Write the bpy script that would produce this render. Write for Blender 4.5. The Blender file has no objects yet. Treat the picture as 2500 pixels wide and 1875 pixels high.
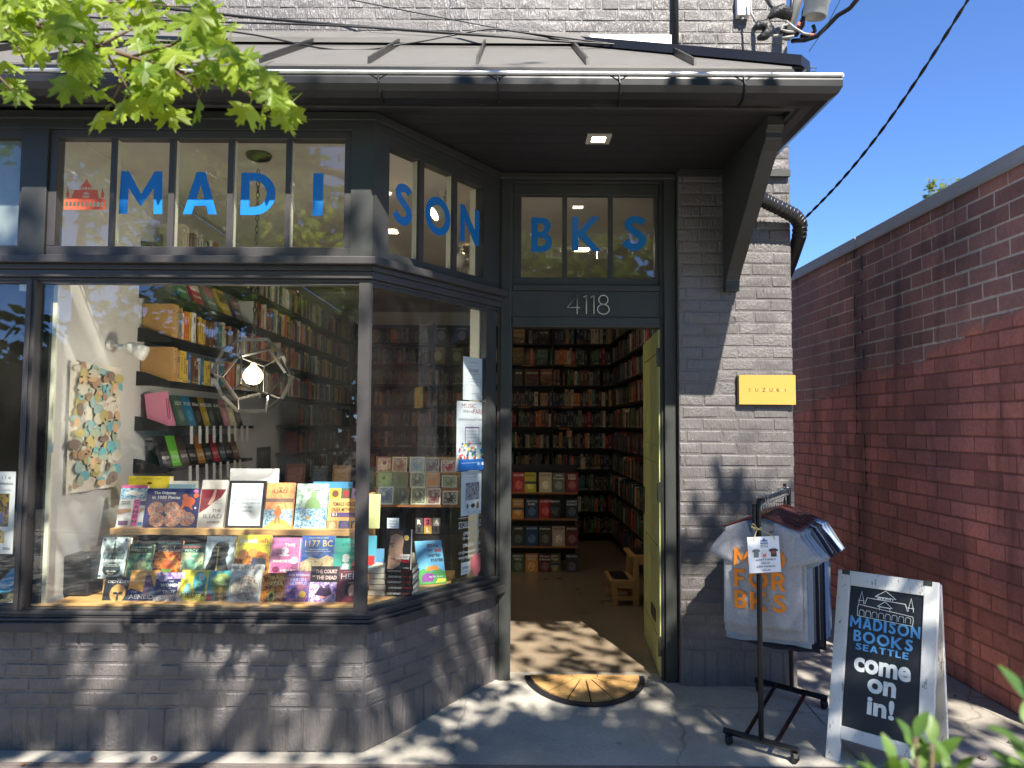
import bpy, bmesh, math, random
from mathutils import Vector, Matrix, noise as mnoise
from mathutils.geometry import tessellate_polygon
random.seed(7)
RND = random.Random(11)
SC = bpy.context.scene
COL = SC.collection
rad = math.radians

# ------------------------------------------------------------------ camera
FOC, PITCH, ROLL, EYE = 1800.0, rad(3.2), rad(0.35), 1.5
cp, sp, cr, sr = math.cos(PITCH), math.sin(PITCH), math.cos(ROLL), math.sin(ROLL)
V_ = Vector((0, -sp, cp)); X_ = Vector((1, 0, 0)); F_ = Vector((0, cp, sp))
RIGHT = cr * X_ + sr * V_; UP = -sr * X_ + cr * V_
cam_d = bpy.data.cameras.new('camera'); cam = bpy.data.objects.new('camera', cam_d); COL.objects.link(cam)
m = Matrix.Identity(4)
for i in range(3):
    m[i][0] = RIGHT[i]; m[i][1] = UP[i]; m[i][2] = -F_[i]
m[2][3] = EYE
cam.matrix_world = m
cam_d.sensor_width = 36.0; cam_d.lens = FOC / 2500 * 36.0
cam_d.clip_start = 0.05; cam_d.clip_end = 2000
cam_d.dof.use_dof = True; cam_d.dof.focus_distance = 4.0; cam_d.dof.aperture_fstop = 2.6
SC.camera = cam

# ------------------------------------------------------------------ sky and sun
LDIR = Vector((-0.27, 1.0, -1.23)).normalized()      # the way the sunlight travels
SUN_EL = math.asin(-LDIR.z); SUN_AZ = math.atan2(-LDIR.x, -LDIR.y)
world = bpy.data.worlds.new('World'); SC.world = world; world.use_nodes = True
wn = world.node_tree; wn.nodes.clear()
sky = wn.nodes.new('ShaderNodeTexSky'); sky.sky_type = 'NISHITA'; sky.sun_disc = False
sky.sun_elevation = SUN_EL; sky.sun_rotation = SUN_AZ % (2 * math.pi)
sky.altitude = 0; sky.air_density = 0.5; sky.dust_density = 0.0; sky.ozone_density = 10.0
bg = wn.nodes.new('ShaderNodeBackground'); bg.inputs[1].default_value = 0.115
wo = wn.nodes.new('ShaderNodeOutputWorld')
wn.links.new(sky.outputs[0], bg.inputs[0]); wn.links.new(bg.outputs[0], wo.inputs[0])
sl = bpy.data.lights.new('sun', 'SUN'); sl.energy = 3.7; sl.angle = rad(0.53); sl.color = (1.0, 0.945, 0.86)
so = bpy.data.objects.new('sun', sl); COL.objects.link(so)
so.rotation_euler = LDIR.to_track_quat('-Z', 'Y').to_euler(); so.location = (2, -6, 9)
SC.view_settings.view_transform = 'Standard'; SC.view_settings.look = 'None'
SC.view_settings.gamma = 1.0; SC.view_settings.use_curve_mapping = False
SC.view_settings.exposure = 1.75
SC.cycles.max_bounces = 10; SC.cycles.transparent_max_bounces = 24
SC.cycles.diffuse_bounces = 4; SC.cycles.glossy_bounces = 4; SC.cycles.transmission_bounces = 6
SC.cycles.sample_clamp_indirect = 4.0; SC.cycles.caustics_reflective = False; SC.cycles.caustics_refractive = False
SC.cycles.use_denoising = True

# ------------------------------------------------------------------ finding real places: a line of sight met with a known plane
O_ = Vector((0, 0, EYE))
def ray(px, py):
    u, v = (px - 1250) / FOC, (937.5 - py) / FOC
    u, v = cr * u - sr * v, sr * u + cr * v
    return Vector((u, cp - sp * v, sp + cp * v))
def atY(px, py, Y): r = ray(px, py); return O_ + r * (Y / r.y)
def atX(px, py, X): r = ray(px, py); return O_ + r * (X / r.x)
def atZ(px, py, Z=0.0): r = ray(px, py); return O_ + r * ((Z - EYE) / r.z)
def proj(p):
    q = Vector(p) - O_
    d = q.dot(F_); v = q.dot(V_) / d; u = q.x / d
    u, v = cr * u + sr * v, -sr * u + cr * v
    return 1250 + FOC * u, 937.5 - FOC * v
def ss(a, b, x):
    t = max(0.0, min(1.0, (x - a) / (b - a))); return t * t * (3 - 2 * t)
def ground_z(x, y):
    return 0.05 * ss(3.55, 4.22, y) * (1 - ss(1.5, 1.75, x))
def atG(px, py):
    z = 0.0
    for _ in range(6):
        p = atZ(px, py, z); z = ground_z(p.x, p.y)
    return p

# ------------------------------------------------------------------ materials
def lin(c):
    return tuple(((x / 255) / 12.92 if x / 255 <= 0.04045 else ((x / 255 + 0.055) / 1.055) ** 2.4) for x in c[:3])
MATS = {}
def new_mat(name):
    m = bpy.data.materials.new(name); m.use_nodes = True
    nt = m.node_tree; b = nt.nodes['Principled BSDF']
    return m, nt, b
def nd(nt, t, **k):
    n = nt.nodes.new(t)
    for a, v in k.items():
        if hasattr(n, a): setattr(n, a, v)
    return n
def pos_node(nt, scale=(1, 1, 1), obj=False):
    if obj:
        g = nd(nt, 'ShaderNodeTexCoord'); o = g.outputs['Object']
    else:
        g = nd(nt, 'ShaderNodeNewGeometry'); o = g.outputs['Position']
    mp = nd(nt, 'ShaderNodeMapping'); mp.inputs['Scale'].default_value = scale
    nt.links.new(o, mp.inputs[0]); return mp.outputs[0]
def noise_node(nt, vec, scale, detail=4, rough=0.55):
    n = nd(nt, 'ShaderNodeTexNoise'); n.inputs['Scale'].default_value = scale
    n.inputs['Detail'].default_value = detail; n.inputs['Roughness'].default_value = rough
    nt.links.new(vec, n.inputs['Vector']); return n
def ramp(nt, fac, stops):
    r = nd(nt, 'ShaderNodeValToRGB'); e = r.color_ramp.elements
    while len(e) > 1: e.remove(e[-1])
    for i, (p, c) in enumerate(stops):
        if i: el = e.new(p)
        else: el = e[0]; el.position = p
        el.color = (*c, 1) if len(c) == 3 else c
    nt.links.new(fac, r.inputs[0]); return r.outputs[0]
def mixc(nt, fac, a, b, mode='MIX'):
    n = nd(nt, 'ShaderNodeMix'); n.data_type = 'RGBA'; n.blend_type = mode
    for sock, v in ((n.inputs[0], fac), (n.inputs[6], a), (n.inputs[7], b)):
        if isinstance(v, (int, float)): sock.default_value = v
        elif isinstance(v, tuple): sock.default_value = (*v[:3], 1)
        else: nt.links.new(v, sock)
    return n.outputs[2]
def math_n(nt, op, a, b=0.0):
    n = nd(nt, 'ShaderNodeMath'); n.operation = op
    for s, v in ((n.inputs[0], a), (n.inputs[1], b)):
        if isinstance(v, (int, float)): s.default_value = v
        else: nt.links.new(v, s)
    return n.outputs[0]
def bump(nt, b, h, strength, dist):
    n = nd(nt, 'ShaderNodeBump'); n.inputs['Strength'].default_value = strength; n.inputs['Distance'].default_value = dist
    nt.links.new(h, n.inputs['Height']); nt.links.new(n.outputs[0], b.inputs['Normal'])

def M(name, col, rough=0.5, metal=0.0, var=0.0, vs=6.0, bmp=0.0, bs=80.0, bd=0.002, an=(1, 1, 1), rnd=0.0, spec=0.5, obj=False):
    """plain painted / solid surface with mottling, fine relief and a little shift from piece to piece"""
    if name in MATS: return MATS[name]
    m, nt, b = new_mat(name)
    c = lin(col)
    b.inputs['Roughness'].default_value = rough; b.inputs['Metallic'].default_value = metal
    b.inputs['Specular IOR Level'].default_value = spec
    cs = c; vec = None
    if var or bmp: vec = pos_node(nt, an, obj)
    if var:
        n = noise_node(nt, vec, vs, 5, 0.6)
        cs = ramp(nt, n.outputs[0], [(0.25, tuple(x * (1 - var) for x in c)), (0.75, tuple(min(1, x * (1 + var)) for x in c))])
        r2 = nd(nt, 'ShaderNodeMapRange'); r2.inputs[3].default_value = max(0.02, rough - 0.1); r2.inputs[4].default_value = min(1, rough + 0.12)
        nt.links.new(n.outputs[0], r2.inputs[0]); nt.links.new(r2.outputs[0], b.inputs['Roughness'])
    if rnd:
        oi = nd(nt, 'ShaderNodeObjectInfo')
        f = nd(nt, 'ShaderNodeMapRange'); f.inputs[3].default_value = 1 - rnd; f.inputs[4].default_value = 1 + rnd
        nt.links.new(oi.outputs['Random'], f.inputs[0])
        cs = mixc(nt, 1.0, cs, f.outputs[0], 'MULTIPLY')
    if isinstance(cs, tuple): b.inputs['Base Color'].default_value = (*cs, 1)
    else: nt.links.new(cs, b.inputs['Base Color'])
    if bmp:
        n2 = noise_node(nt, vec, bs, 4, 0.6); bump(nt, b, n2.outputs[0], bmp, bd)
    MATS[name] = m; return m

def C(r, g, b, rough=0.45):
    """flat print / cover colour"""
    return M('ink_%02x%02x%02x' % (r, g, b), (r, g, b), rough)

def art(name, cols, scale=14, dist=1.2, rough=0.38, an=(1, 1, 1)):
    """printed illustration: several inks that run into each other"""
    if name in MATS: return MATS[name]
    m, nt, b = new_mat(name)
    vec = pos_node(nt, an)
    n = noise_node(nt, vec, scale, 3, 0.6); n.inputs['Distortion'].default_value = dist
    k = len(cols)
    o = ramp(nt, n.outputs[0], [(0.3 + 0.4 * i / max(1, k - 1), lin(c)) for i, c in enumerate(cols)])
    nt.links.new(o, b.inputs['Base Color']); b.inputs['Roughness'].default_value = rough
    MATS[name] = m; return m

def glow(name, col, strength):
    if name in MATS: return MATS[name]
    m, nt, b = new_mat(name)
    b.inputs['Base Color'].default_value = (*lin(col), 1)
    b.inputs['Emission Color'].default_value = (*lin(col), 1); b.inputs['Emission Strength'].default_value = strength
    MATS[name] = m; return m

def brick_paint(name, col, k=1.0):
    """thick charcoal masonry paint over combed rough-faced brick"""
    if name in MATS: return MATS[name]
    m, nt, b = new_mat(name); c = lin(col)
    vec = pos_node(nt)
    n = noise_node(nt, vec, 3.0, 6, 0.65)
    cs = ramp(nt, n.outputs[0], [(0.3, tuple(x * 0.8 for x in c)), (0.7, tuple(x * 1.2 for x in c))])
    fine = noise_node(nt, vec, 220, 3, 0.7)
    spk = ramp(nt, fine.outputs[0], [(0.70, (0, 0, 0)), (0.80, (0.22, 0.21, 0.19))])
    cs = mixc(nt, 0.5, cs, spk, 'ADD')
    nt.links.new(cs, b.inputs['Base Color'])
    b.inputs['Roughness'].default_value = 0.38; b.inputs['Specular IOR Level'].default_value = 0.7
    v2 = pos_node(nt, (1.0, 1.0, 0.22))
    comb = noise_node(nt, v2, 95, 3, 0.6)
    rough = noise_node(nt, vec, 58, 5, 0.72)
    sel = ramp(nt, noise_node(nt, vec, 4.3, 1).outputs[0], [(0.46, (0, 0, 0)), (0.56, (1, 1, 1))])
    h = mixc(nt, sel, comb.outputs[0], rough.outputs[0])
    bump(nt, b, h, 0.95 * k, 0.010)
    MATS[name] = m; return m

def glass_mat():
    m, nt, b = new_mat('window_glass_clear'); nt.nodes.remove(b)
    out = [n for n in nt.nodes if n.type == 'OUTPUT_MATERIAL'][0]
    lw = nd(nt, 'ShaderNodeLayerWeight'); lw.inputs['Blend'].default_value = 0.5
    p = math_n(nt, 'POWER', lw.outputs['Facing'], 5.0)
    f = math_n(nt, 'MULTIPLY_ADD', p, 0.9)
    f.node.inputs[2].default_value = 0.062
    t = nd(nt, 'ShaderNodeBsdfTransparent'); t.inputs[0].default_value = (0.97, 0.985, 0.975, 1)
    g = nd(nt, 'ShaderNodeBsdfGlossy'); g.inputs['Roughness'].default_value = 0.0
    # old glass: a slow ripple in the reflection
    vec = pos_node(nt); n = noise_node(nt, vec, 2.2, 1); bn = nd(nt, 'ShaderNodeBump')
    bn.inputs['Strength'].default_value = 0.25; bn.inputs['Distance'].default_value = 0.006
    nt.links.new(n.outputs[0], bn.inputs['Height']); nt.links.new(bn.outputs[0], g.inputs['Normal'])
    mx = nd(nt, 'ShaderNodeMixShader')
    nt.links.new(f, mx.inputs[0]); nt.links.new(t.outputs[0], mx.inputs[1]); nt.links.new(g.outputs[0], mx.inputs[2])
    # thin film of dust
    df = nd(nt, 'ShaderNodeBsdfDiffuse'); df.inputs[0].default_value = (0.55, 0.53, 0.48, 1)
    dn = noise_node(nt, vec, 160, 2, 0.5)
    dr = ramp(nt, dn.outputs[0], [(0.4, (0.006,) * 3), (0.74, (0.014,) * 3), (0.80, (0.10,) * 3)])
    mx2 = nd(nt, 'ShaderNodeMixShader')
    nt.links.new(dr, mx2.inputs[0]); nt.links.new(mx.outputs[0], mx2.inputs[1]); nt.links.new(df.outputs[0], mx2.inputs[2])
    nt.links.new(mx2.outputs[0], out.inputs[0])
    return m

def leaf_mat(name, c1, c2, trans=0.5):
    m, nt, b = new_mat(name); nt.nodes.remove(b)
    out = [n for n in nt.nodes if n.type == 'OUTPUT_MATERIAL'][0]
    vec = pos_node(nt); n = noise_node(nt, vec, 9.0, 2)
    oi = nd(nt, 'ShaderNodeObjectInfo')
    f = math_n(nt, 'ADD', math_n(nt, 'MULTIPLY', n.outputs[0], 0.9), math_n(nt, 'MULTIPLY', oi.outputs['Random'], 0.55))
    c = ramp(nt, f, [(0.35, c1), (0.85, c2)])
    d = nd(nt, 'ShaderNodeBsdfPrincipled'); d.inputs['Roughness'].default_value = 0.45; nt.links.new(c, d.inputs['Base Color'])
    t = nd(nt, 'ShaderNodeBsdfTranslucent')
    ct = mixc(nt, 1.0, c, (1.9, 1.75, 0.6), 'MULTIPLY'); nt.links.new(ct, t.inputs[0])
    mx = nd(nt, 'ShaderNodeMixShader'); mx.inputs[0].default_value = trans
    nt.links.new(d.outputs[0], mx.inputs[1]); nt.links.new(t.outputs[0], mx.inputs[2]); nt.links.new(mx.outputs[0], out.inputs[0])
    return m

GLASS = glass_mat()
TRIM = M('charcoal_trim_paint', (64, 61, 60), 0.42, var=0.14, vs=5, bmp=0.22, bs=38, bd=0.0025)
TRIM2 = M('green_black_trim_paint', (56, 57, 54), 0.45, var=0.12, vs=5, bmp=0.2, bs=38, bd=0.0025)
BRICKM = brick_paint('charcoal_brick_paint', (103, 98, 95))
JOINTM = brick_paint('charcoal_joint_paint', (99, 94, 91), 0.6)
SOFFM = M('soffit_paint', (40, 39, 41), 0.5, var=0.12, bmp=0.15, bs=30)
CREAM = M('cream_paint', (226, 222, 196), 0.5, var=0.05)
WHITEW = M('white_wall_paint', (212, 209, 202), 0.75, var=0.03, bmp=0.1, bs=120)
CEILM = M('ceiling_paint', (206, 203, 196), 0.8, var=0.03)
BLACKP = M('black_shelf_paint', (24, 24, 26), 0.45, var=0.15)
GUTM = M('dark_bronze_gutter_metal', (33, 32, 33), 0.36, metal=0.05, var=0.15, vs=4)
GALV = M('bare_aluminium_edge', (205, 205, 205), 0.35, metal=0.75, var=0.12, vs=9)
ROOFM = M('standing_seam_roof_metal', (102, 99, 95), 0.55, metal=0.1, var=0.18, vs=7, an=(1, 4, 4))
OAK = M('pine_wood', (203, 158, 96), 0.45, var=0.22, vs=9, an=(1, 6, 12), bmp=0.1)
OAK2 = M('shelf_wood', (150, 98, 55), 0.45, var=0.2, vs=9, an=(1, 6, 12))
PAPER = M('page_paper', (232, 224, 205), 0.8, var=0.05, vs=200, an=(1, 1, 9))
BLACKM = M('black_satin_metal', (20, 20, 21), 0.35, metal=0.2)
CHROME = M('bright_steel_wire', (200, 198, 190), 0.22, metal=0.95)
WHITEP = M('white_plastic', (235, 233, 226), 0.4)

# ------------------------------------------------------------------ mesh building
class MB:
    def __init__(s): s.v = []; s.f = []; s.mi = []; s.mats = []; s.cur = 0
    def mat(s, m):
        if m not in s.mats: s.mats.append(m)
        s.cur = s.mats.index(m); return s
    def add(s, vs, fs):
        b = len(s.v); s.v += [tuple(v) for v in vs]
        for f in fs: s.f.append(tuple(b + i for i in f)); s.mi.append(s.cur)
    def box(s, x0, x1, y0, y1, z0, z1):
        s.hexa([(x0, y0, z0), (x1, y0, z0), (x1, y1, z0), (x0, y1, z0), (x0, y0, z1), (x1, y0, z1), (x1, y1, z1), (x0, y1, z1)])
    def hexa(s, p):
        s.add(p, [(0, 3, 2, 1), (4, 5, 6, 7), (0, 1, 5, 4), (1, 2, 6, 5), (2, 3, 7, 6), (3, 0, 4, 7)])
    def quad(s, a, b, c, d): s.add([a, b, c, d], [(0, 1, 2, 3)])
    def tube(s, path, r, n=8, caps=True, ry=None):
        path = [Vector(p) for p in path]
        rr = r if isinstance(r, (list, tuple)) else [r] * len(path)
        rings = []; prev = None
        for i, p in enumerate(path):
            t = (path[min(i + 1, len(path) - 1)] - path[max(i - 1, 0)]).normalized()
            if prev is None:
                a = Vector((0, 0, 1)) if abs(t.z) < 0.9 else Vector((1, 0, 0))
                u = (a - t * a.dot(t)).normalized()
            else: u = (prev - t * prev.dot(t)).normalized()
            prev = u; w = t.cross(u)
            rings.append([p + (u * math.cos(2 * math.pi * k / n) + w * math.sin(2 * math.pi * k / n) * (ry or 1)) * rr[i] for k in range(n)])
        vs = [q for r_ in rings for q in r_]; fs = []
        for i in range(len(rings) - 1):
            for k in range(n):
                fs.append((i * n + k, i * n + (k + 1) % n, (i + 1) * n + (k + 1) % n, (i + 1) * n + k))
        if caps:
            fs.append(tuple(range(n))[::-1]); fs.append(tuple((len(rings) - 1) * n + k for k in range(n)))
        s.add(vs, fs)
    def lathe(s, prof, cx=0, cy=0, n=16, z0=0):
        vs = []; fs = []
        for r, z in prof:
            for k in range(n):
                a = 2 * math.pi * k / n; vs.append((cx + r * math.cos(a), cy + r * math.sin(a), z0 + z))
        for i in range(len(prof) - 1):
            for k in range(n):
                fs.append((i * n + k, i * n + (k + 1) % n, (i + 1) * n + (k + 1) % n, (i + 1) * n + k))
        s.add(vs, fs)
    def poly(s, loops, fn):
        """flat polygon with holes; fn maps (x,y) to 3-D"""
        pts = [p for l in loops for p in l]
        tris = tessellate_polygon([[Vector((p[0], p[1], 0)) for p in l] for l in loops])
        out = []
        for t in tris:
            a, b, c = (pts[i] for i in t)
            ar = (b[0] - a[0]) * (c[1] - a[1]) - (b[1] - a[1]) * (c[0] - a[0])
            out.append(tuple(t) if ar > 0 else tuple(t)[::-1])
        s.add([fn(*p) for p in pts], out)
    def prism(s, loop, fn0, fn1):
        n = len(loop)
        s.poly([loop], fn0); s.poly([loop], fn1)
        vs = [fn0(*p) for p in loop] + [fn1(*p) for p in loop]
        s.add(vs, [(i, (i + 1) % n, n + (i + 1) % n, n + i) for i in range(n)])
    def xf(s, mtx):
        s.v = [tuple(mtx @ Vector(v)) for v in s.v]; return s
    def mesh(s, name, smooth=False, fixn=True):
        me = bpy.data.meshes.new(name); me.from_pydata(s.v, [], s.f)
        for m in s.mats: me.materials.append(m)
        if len(s.mats) > 1: me.polygons.foreach_set('material_index', s.mi)
        if fixn:
            bm = bmesh.new(); bm.from_mesh(me); bmesh.ops.recalc_face_normals(bm, faces=bm.faces); bm.to_mesh(me); bm.free()
        if smooth: me.polygons.foreach_set('use_smooth', [True] * len(me.polygons))
        me.update(); return me
    def build(s, name, mat=None, parent=None, world=True, smooth=False, kind=None, label=None, fixn=True, bevel=0):
        if mat is not None and not s.mats: s.mats = [mat]
        o = bpy.data.objects.new(name, s.mesh(name, smooth, fixn)); COL.objects.link(o)
        put(o, parent, world)
        if kind: o['kind'] = kind
        if label: o['label'] = label
        if bevel:
            b = o.modifiers.new('edge', 'BEVEL'); b.width = bevel; b.segments = 2; b.limit_method = 'ANGLE'; b.angle_limit = rad(40)
        return o
def world_of(o):
    w = Matrix.LocRotScale(o.location, o.rotation_euler, o.scale)
    return (world_of(o.parent) @ o.matrix_parent_inverse @ w) if o.parent else w
def put(o, parent, world=True):
    if parent is not None:
        o.parent = parent
        if world: o.matrix_parent_inverse = world_of(parent).inverted()
def tag(o, label, cat, group=None, kind=None):
    if label: o['label'] = label
    if cat: o['category'] = cat
    if group: o['group'] = group
    if kind: o['kind'] = kind
    return o
def thing(name, label, cat, loc=(0, 0, 0), group=None, rotz=0.0):
    o = bpy.data.objects.new(name, None); COL.objects.link(o); o.location = loc; o.rotation_euler = (0, 0, rotz)
    o.empty_display_size = 0.1
    return tag(o, label, cat, group)
def inst(name, me, parent, mtx=None, world=True):
    o = bpy.data.objects.new(name, me); COL.objects.link(o)
    if mtx is not None: o.location, q, o.scale = mtx.decompose(); o.rotation_euler = q.to_euler()
    put(o, parent, world); return o
def struct(o, label=None):
    o['kind'] = 'structure'
    if label: o['label'] = label
    return o

# ------------------------------------------------------------------ lettering and flat print
TXT = {}
def text_data(txt, bold=0.0, res=2):
    res = 5 if bold > 0.03 else res
    k = (txt, bold, res)
    if k in TXT: return TXT[k]
    cu = bpy.data.curves.new('t', 'FONT'); cu.body = txt; cu.size = 1; cu.resolution_u = res; cu.offset = bold; cu.fill_mode = 'FRONT'
    ob = bpy.data.objects.new('t', cu); me = bpy.data.meshes.new_from_object(ob)
    vs = [(v.co.x, v.co.y) for v in me.vertices]; fs = [tuple(p.vertices) for p in me.polygons]
    bpy.data.objects.remove(ob); bpy.data.curves.remove(cu); bpy.data.meshes.remove(me)
    x0 = min(v[0] for v in vs); x1 = max(v[0] for v in vs); y0 = min(v[1] for v in vs); y1 = max(v[1] for v in vs)
    TXT[k] = ([(v[0] - x0, v[1] - y0) for v in vs], fs, x1 - x0, y1 - y0); return TXT[k]
def add_text(mb, txt, fn, cx, cy, w=None, h=None, bold=0.0, res=2):
    """letters centred at cx,cy; fitted to width w and/or height h"""
    vs, fs, tw, th = text_data(txt, bold, res)
    sx = w / tw if w else None; sy = h / th if h else None
    if sx is None: sx = sy
    if sy is None: sy = sx
    mb.add([fn(cx + (v[0] - tw / 2) * sx, cy + (v[1] - th / 2) * sy) for v in vs], fs)
def circle(cx, cy, rx, ry, n=18, a0=0, a1=360):
    return [(cx + rx * math.cos(rad(a0 + (a1 - a0) * k / n)), cy + ry * math.sin(rad(a0 + (a1 - a0) * k / n))) for k in range(n if a1 - a0 == 360 else n + 1)]
def stroke(mb, pts, wd, fn, closed=False):
    """a line of width wd as flat quads with mitred joints"""
    P = [Vector((p[0], p[1])) for p in pts]; n = len(P); L = []; R = []
    for i in range(n):
        a = P[i - 1] if (i > 0 or closed) else None; c = P[(i + 1) % n] if (i < n - 1 or closed) else None
        d1 = (P[i] - a).normalized() if a is not None else None; d2 = (c - P[i]).normalized() if c is not None else None
        if d1 is None: d1 = d2
        if d2 is None: d2 = d1
        t = (d1 + d2); t = t.normalized() if t.length > 1e-6 else d1
        nn = Vector((-t.y, t.x)); k = max(0.4, nn.dot(Vector((-d1.y, d1.x))))
        L.append(P[i] + nn * (wd / 2 / k)); R.append(P[i] - nn * (wd / 2 / k))
    vs = [fn(*p) for p in L] + [fn(*p) for p in R]
    mb.add(vs, [(i, n + i, n + (i + 1) % n, (i + 1) % n) for i in range(n if closed else n - 1)])
def prints(shapes, w, h, mtx, name, parent, step=0.00025):
    """flat print lying on a rectangle w x h whose local axes are mtx (x right, z up, -y out)"""
    mb = MB()
    for k, s in enumerate(shapes):
        d = -(0.0004 + step * k)
        fn = lambda x, y, d=d: tuple(mtx @ Vector((x * w, d, y * h)))
        c = s[-1]; mb.mat(C(*c) if isinstance(c, tuple) else c)
        t = s[0]
        if t == 'r': mb.quad(fn(s[1], s[2]), fn(s[3], s[2]), fn(s[3], s[4]), fn(s[1], s[4]))
        elif t == 'c': mb.poly([circle(s[1], s[2], s[3], s[4] if s[4] else s[3] * w / h)], fn)
        elif t == 'p': mb.poly([s[1]], fn)
        elif t == 'l':
            asp = h / w
            g = lambda x, y, d=d: tuple(mtx @ Vector((x * w, d, y * w)))
            stroke(mb, [(p[0], p[1] * asp) for p in s[1]], s[2], g)
        elif t == 't':   # txt, cx, cy, w, h, bold
            g = lambda x, y, d=d: tuple(mtx @ Vector((x, d, y)))
            add_text(mb, s[1], g, s[2] * w, s[3] * h, s[4] * w if s[4] else None, s[5] * h if s[5] else None, s[6] if len(s) > 7 else 0.02)
    return mb.build(name, None, parent, fixn=False)
def frame_mtx(o, u, v):
    """local x along u, local z along v, local -y faces out"""
    u = Vector(u).normalized(); v = Vector(v).normalized(); n = v.cross(u)   # points back
    m = Matrix.Identity(4)
    for i in range(3): m[i][0] = u[i]; m[i][1] = n[i]; m[i][2] = v[i]; m[i][3] = o[i]
    return m

class Frame:
    """an upright wall plane: s along it, d outwards, z up"""
    def __init__(s, o, ang):
        s.o = Vector(o); s.u = Vector((math.cos(ang), math.sin(ang), 0)); s.n = Vector((math.sin(ang), -math.cos(ang), 0)); s.ang = ang
    def pt(s, a, d, z): return s.o + s.u * a + s.n * d + Vector((0, 0, z))
    def px(s, px, py, d=0.0):
        r = ray(px, py); o = s.o + s.n * d; t = (o - O_).dot(s.n) / r.dot(s.n); q = O_ + r * t
        return (q - s.o).dot(s.u), q.z
    def box(s, mb, a0, a1, z0, z1, d0, d1, k0=0.0, k1=0.0):
        P = lambda a, k, d, z: s.pt(a + k * d, d, z)
        mb.hexa([P(a0, k0, d1, z0), P(a1, k1, d1, z0), P(a1, k1, d0, z0), P(a0, k0, d0, z0),
                 P(a0, k0, d1, z1), P(a1, k1, d1, z1), P(a1, k1, d0, z1), P(a0, k0, d0, z1)])
    def mtx(s, a, d, z): return frame_mtx(s.pt(a, d, z), s.u, (0, 0, 1))

# =================================================================== SETTING: ground
CONC = None
def concrete(name, col, k=1.0):
    m, nt, b = new_mat(name); c = lin(col); vec = pos_node(nt)
    big = noise_node(nt, vec, 1.6, 6, 0.65); fine = noise_node(nt, vec, 60, 5, 0.7); speck = noise_node(nt, vec, 260, 2, 0.6)
    a = ramp(nt, big.outputs[0], [(0.3, tuple(x * 0.74 for x in c)), (0.7, tuple(x * 1.16 for x in c))])
    f = ramp(nt, fine.outputs[0], [(0.3, (0.84,) * 3), (0.7, (1.1,) * 3)])
    o = mixc(nt, 1.0, a, f, 'MULTIPLY')
    s = ramp(nt, speck.outputs[0], [(0.27, (0.55,) * 3), (0.36, (1.0,) * 3)])
    o = mixc(nt, 1.0, o, s, 'MULTIPLY')
    nt.links.new(o, b.inputs['Base Color']); b.inputs['Roughness'].default_value = 0.85
    # hairline cracks, old gum and damp blotches
    wv = nd(nt, 'ShaderNodeVectorMath'); wv.operation = 'ADD'; nz = noise_node(nt, vec, 3.0, 4); nt.links.new(vec, wv.inputs[0]); nt.links.new(mixc(nt, 0.75, nz.outputs['Color'], (0.5, 0.5, 0.5)), wv.inputs[1])
    vo = nd(nt, 'ShaderNodeTexVoronoi'); vo.feature = 'DISTANCE_TO_EDGE'; vo.inputs['Scale'].default_value = 0.62; nt.links.new(wv.outputs[0], vo.inputs['Vector'])
    ck = ramp(nt, vo.outputs['Distance'], [(0.0015, (0.5,) * 3), (0.0045, (1.0,) * 3)]); o = mixc(nt, 0.8, o, ck, 'MULTIPLY')
    vg = nd(nt, 'ShaderNodeTexVoronoi'); vg.inputs['Scale'].default_value = 2.6; nt.links.new(vec, vg.inputs['Vector'])
    gm = ramp(nt, vg.outputs['Distance'], [(0.035, (0.55,) * 3), (0.05, (1.0,) * 3)]); o = mixc(nt, 0.7, o, gm, 'MULTIPLY')
    bl = ramp(nt, noise_node(nt, vec, 0.9, 3).outputs[0], [(0.42, (0.82, 0.82, 0.80)), (0.56, (1.0,) * 3)]); o = mixc(nt, 1.0, o, bl, 'MULTIPLY')
    nt.links.new(o, b.inputs['Base Color'])
    h = mixc(nt, 0.5, fine.outputs[0], speck.outputs[0]); bump(nt, b, h, 0.35, 0.003)
    return m
CONC = concrete('sidewalk_concrete', (178, 172, 160)); CONC2 = concrete('alley_concrete', (172, 164, 153))
ASPH = M('asphalt', (112, 110, 106), 0.9, var=0.2, vs=30, bmp=0.4, bs=150)
mb = MB(); mb.quad((-60, -60, -0.16), (60, -60, -0.16), (60, 90, -0.16), (-60, 90, -0.16))
struct(mb.build('ground', M('earth', (88, 80, 70), 0.95, var=0.2)))
mb = MB(); mb.quad((-60, -12, -0.15), (60, -12, -0.15), (60, -3.4, -0.15), (-60, -3.4, -0.15))
struct(mb.build('road', ASPH))
def slab(name, x0, x1, y0, y1, mat, n=20, base=-0.156):
    mb = MB(); nx = max(2, int((x1 - x0) * 6)) if x1 - x0 < 6 else 30; ny = max(2, int((y1 - y0) * 8)) if y1 - y0 < 6 else 30
    vs = [(x0 + (x1 - x0) * i / nx, y0 + (y1 - y0) * j / ny) for j in range(ny + 1) for i in range(nx + 1)]
    mb.add([(x, y, ground_z(x, y)) for x, y in vs], [(j * (nx + 1) + i, j * (nx + 1) + i + 1, (j + 1) * (nx + 1) + i + 1, (j + 1) * (nx + 1) + i) for j in range(ny) for i in range(nx)])
    rim = [(x0, y0), (x1, y0), (x1, y1), (x0, y1)]
    for k in range(4):
        a, b = rim[k], rim[(k + 1) % 4]
        mb.quad((*a, base), (*b, base), (*b, ground_z(*b)), (*a, ground_z(*a)))
    return struct(mb.build(name, mat))
slab('entry_pavement', -6.0, 1.572, 3.352, 4.30, CONC)
slab('alley_pavement', 1.580, 2.70, 3.352, 14.0, CONC2)
slab('sidewalk', -40, 40, -3.2, 3.235, CONC)
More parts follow.
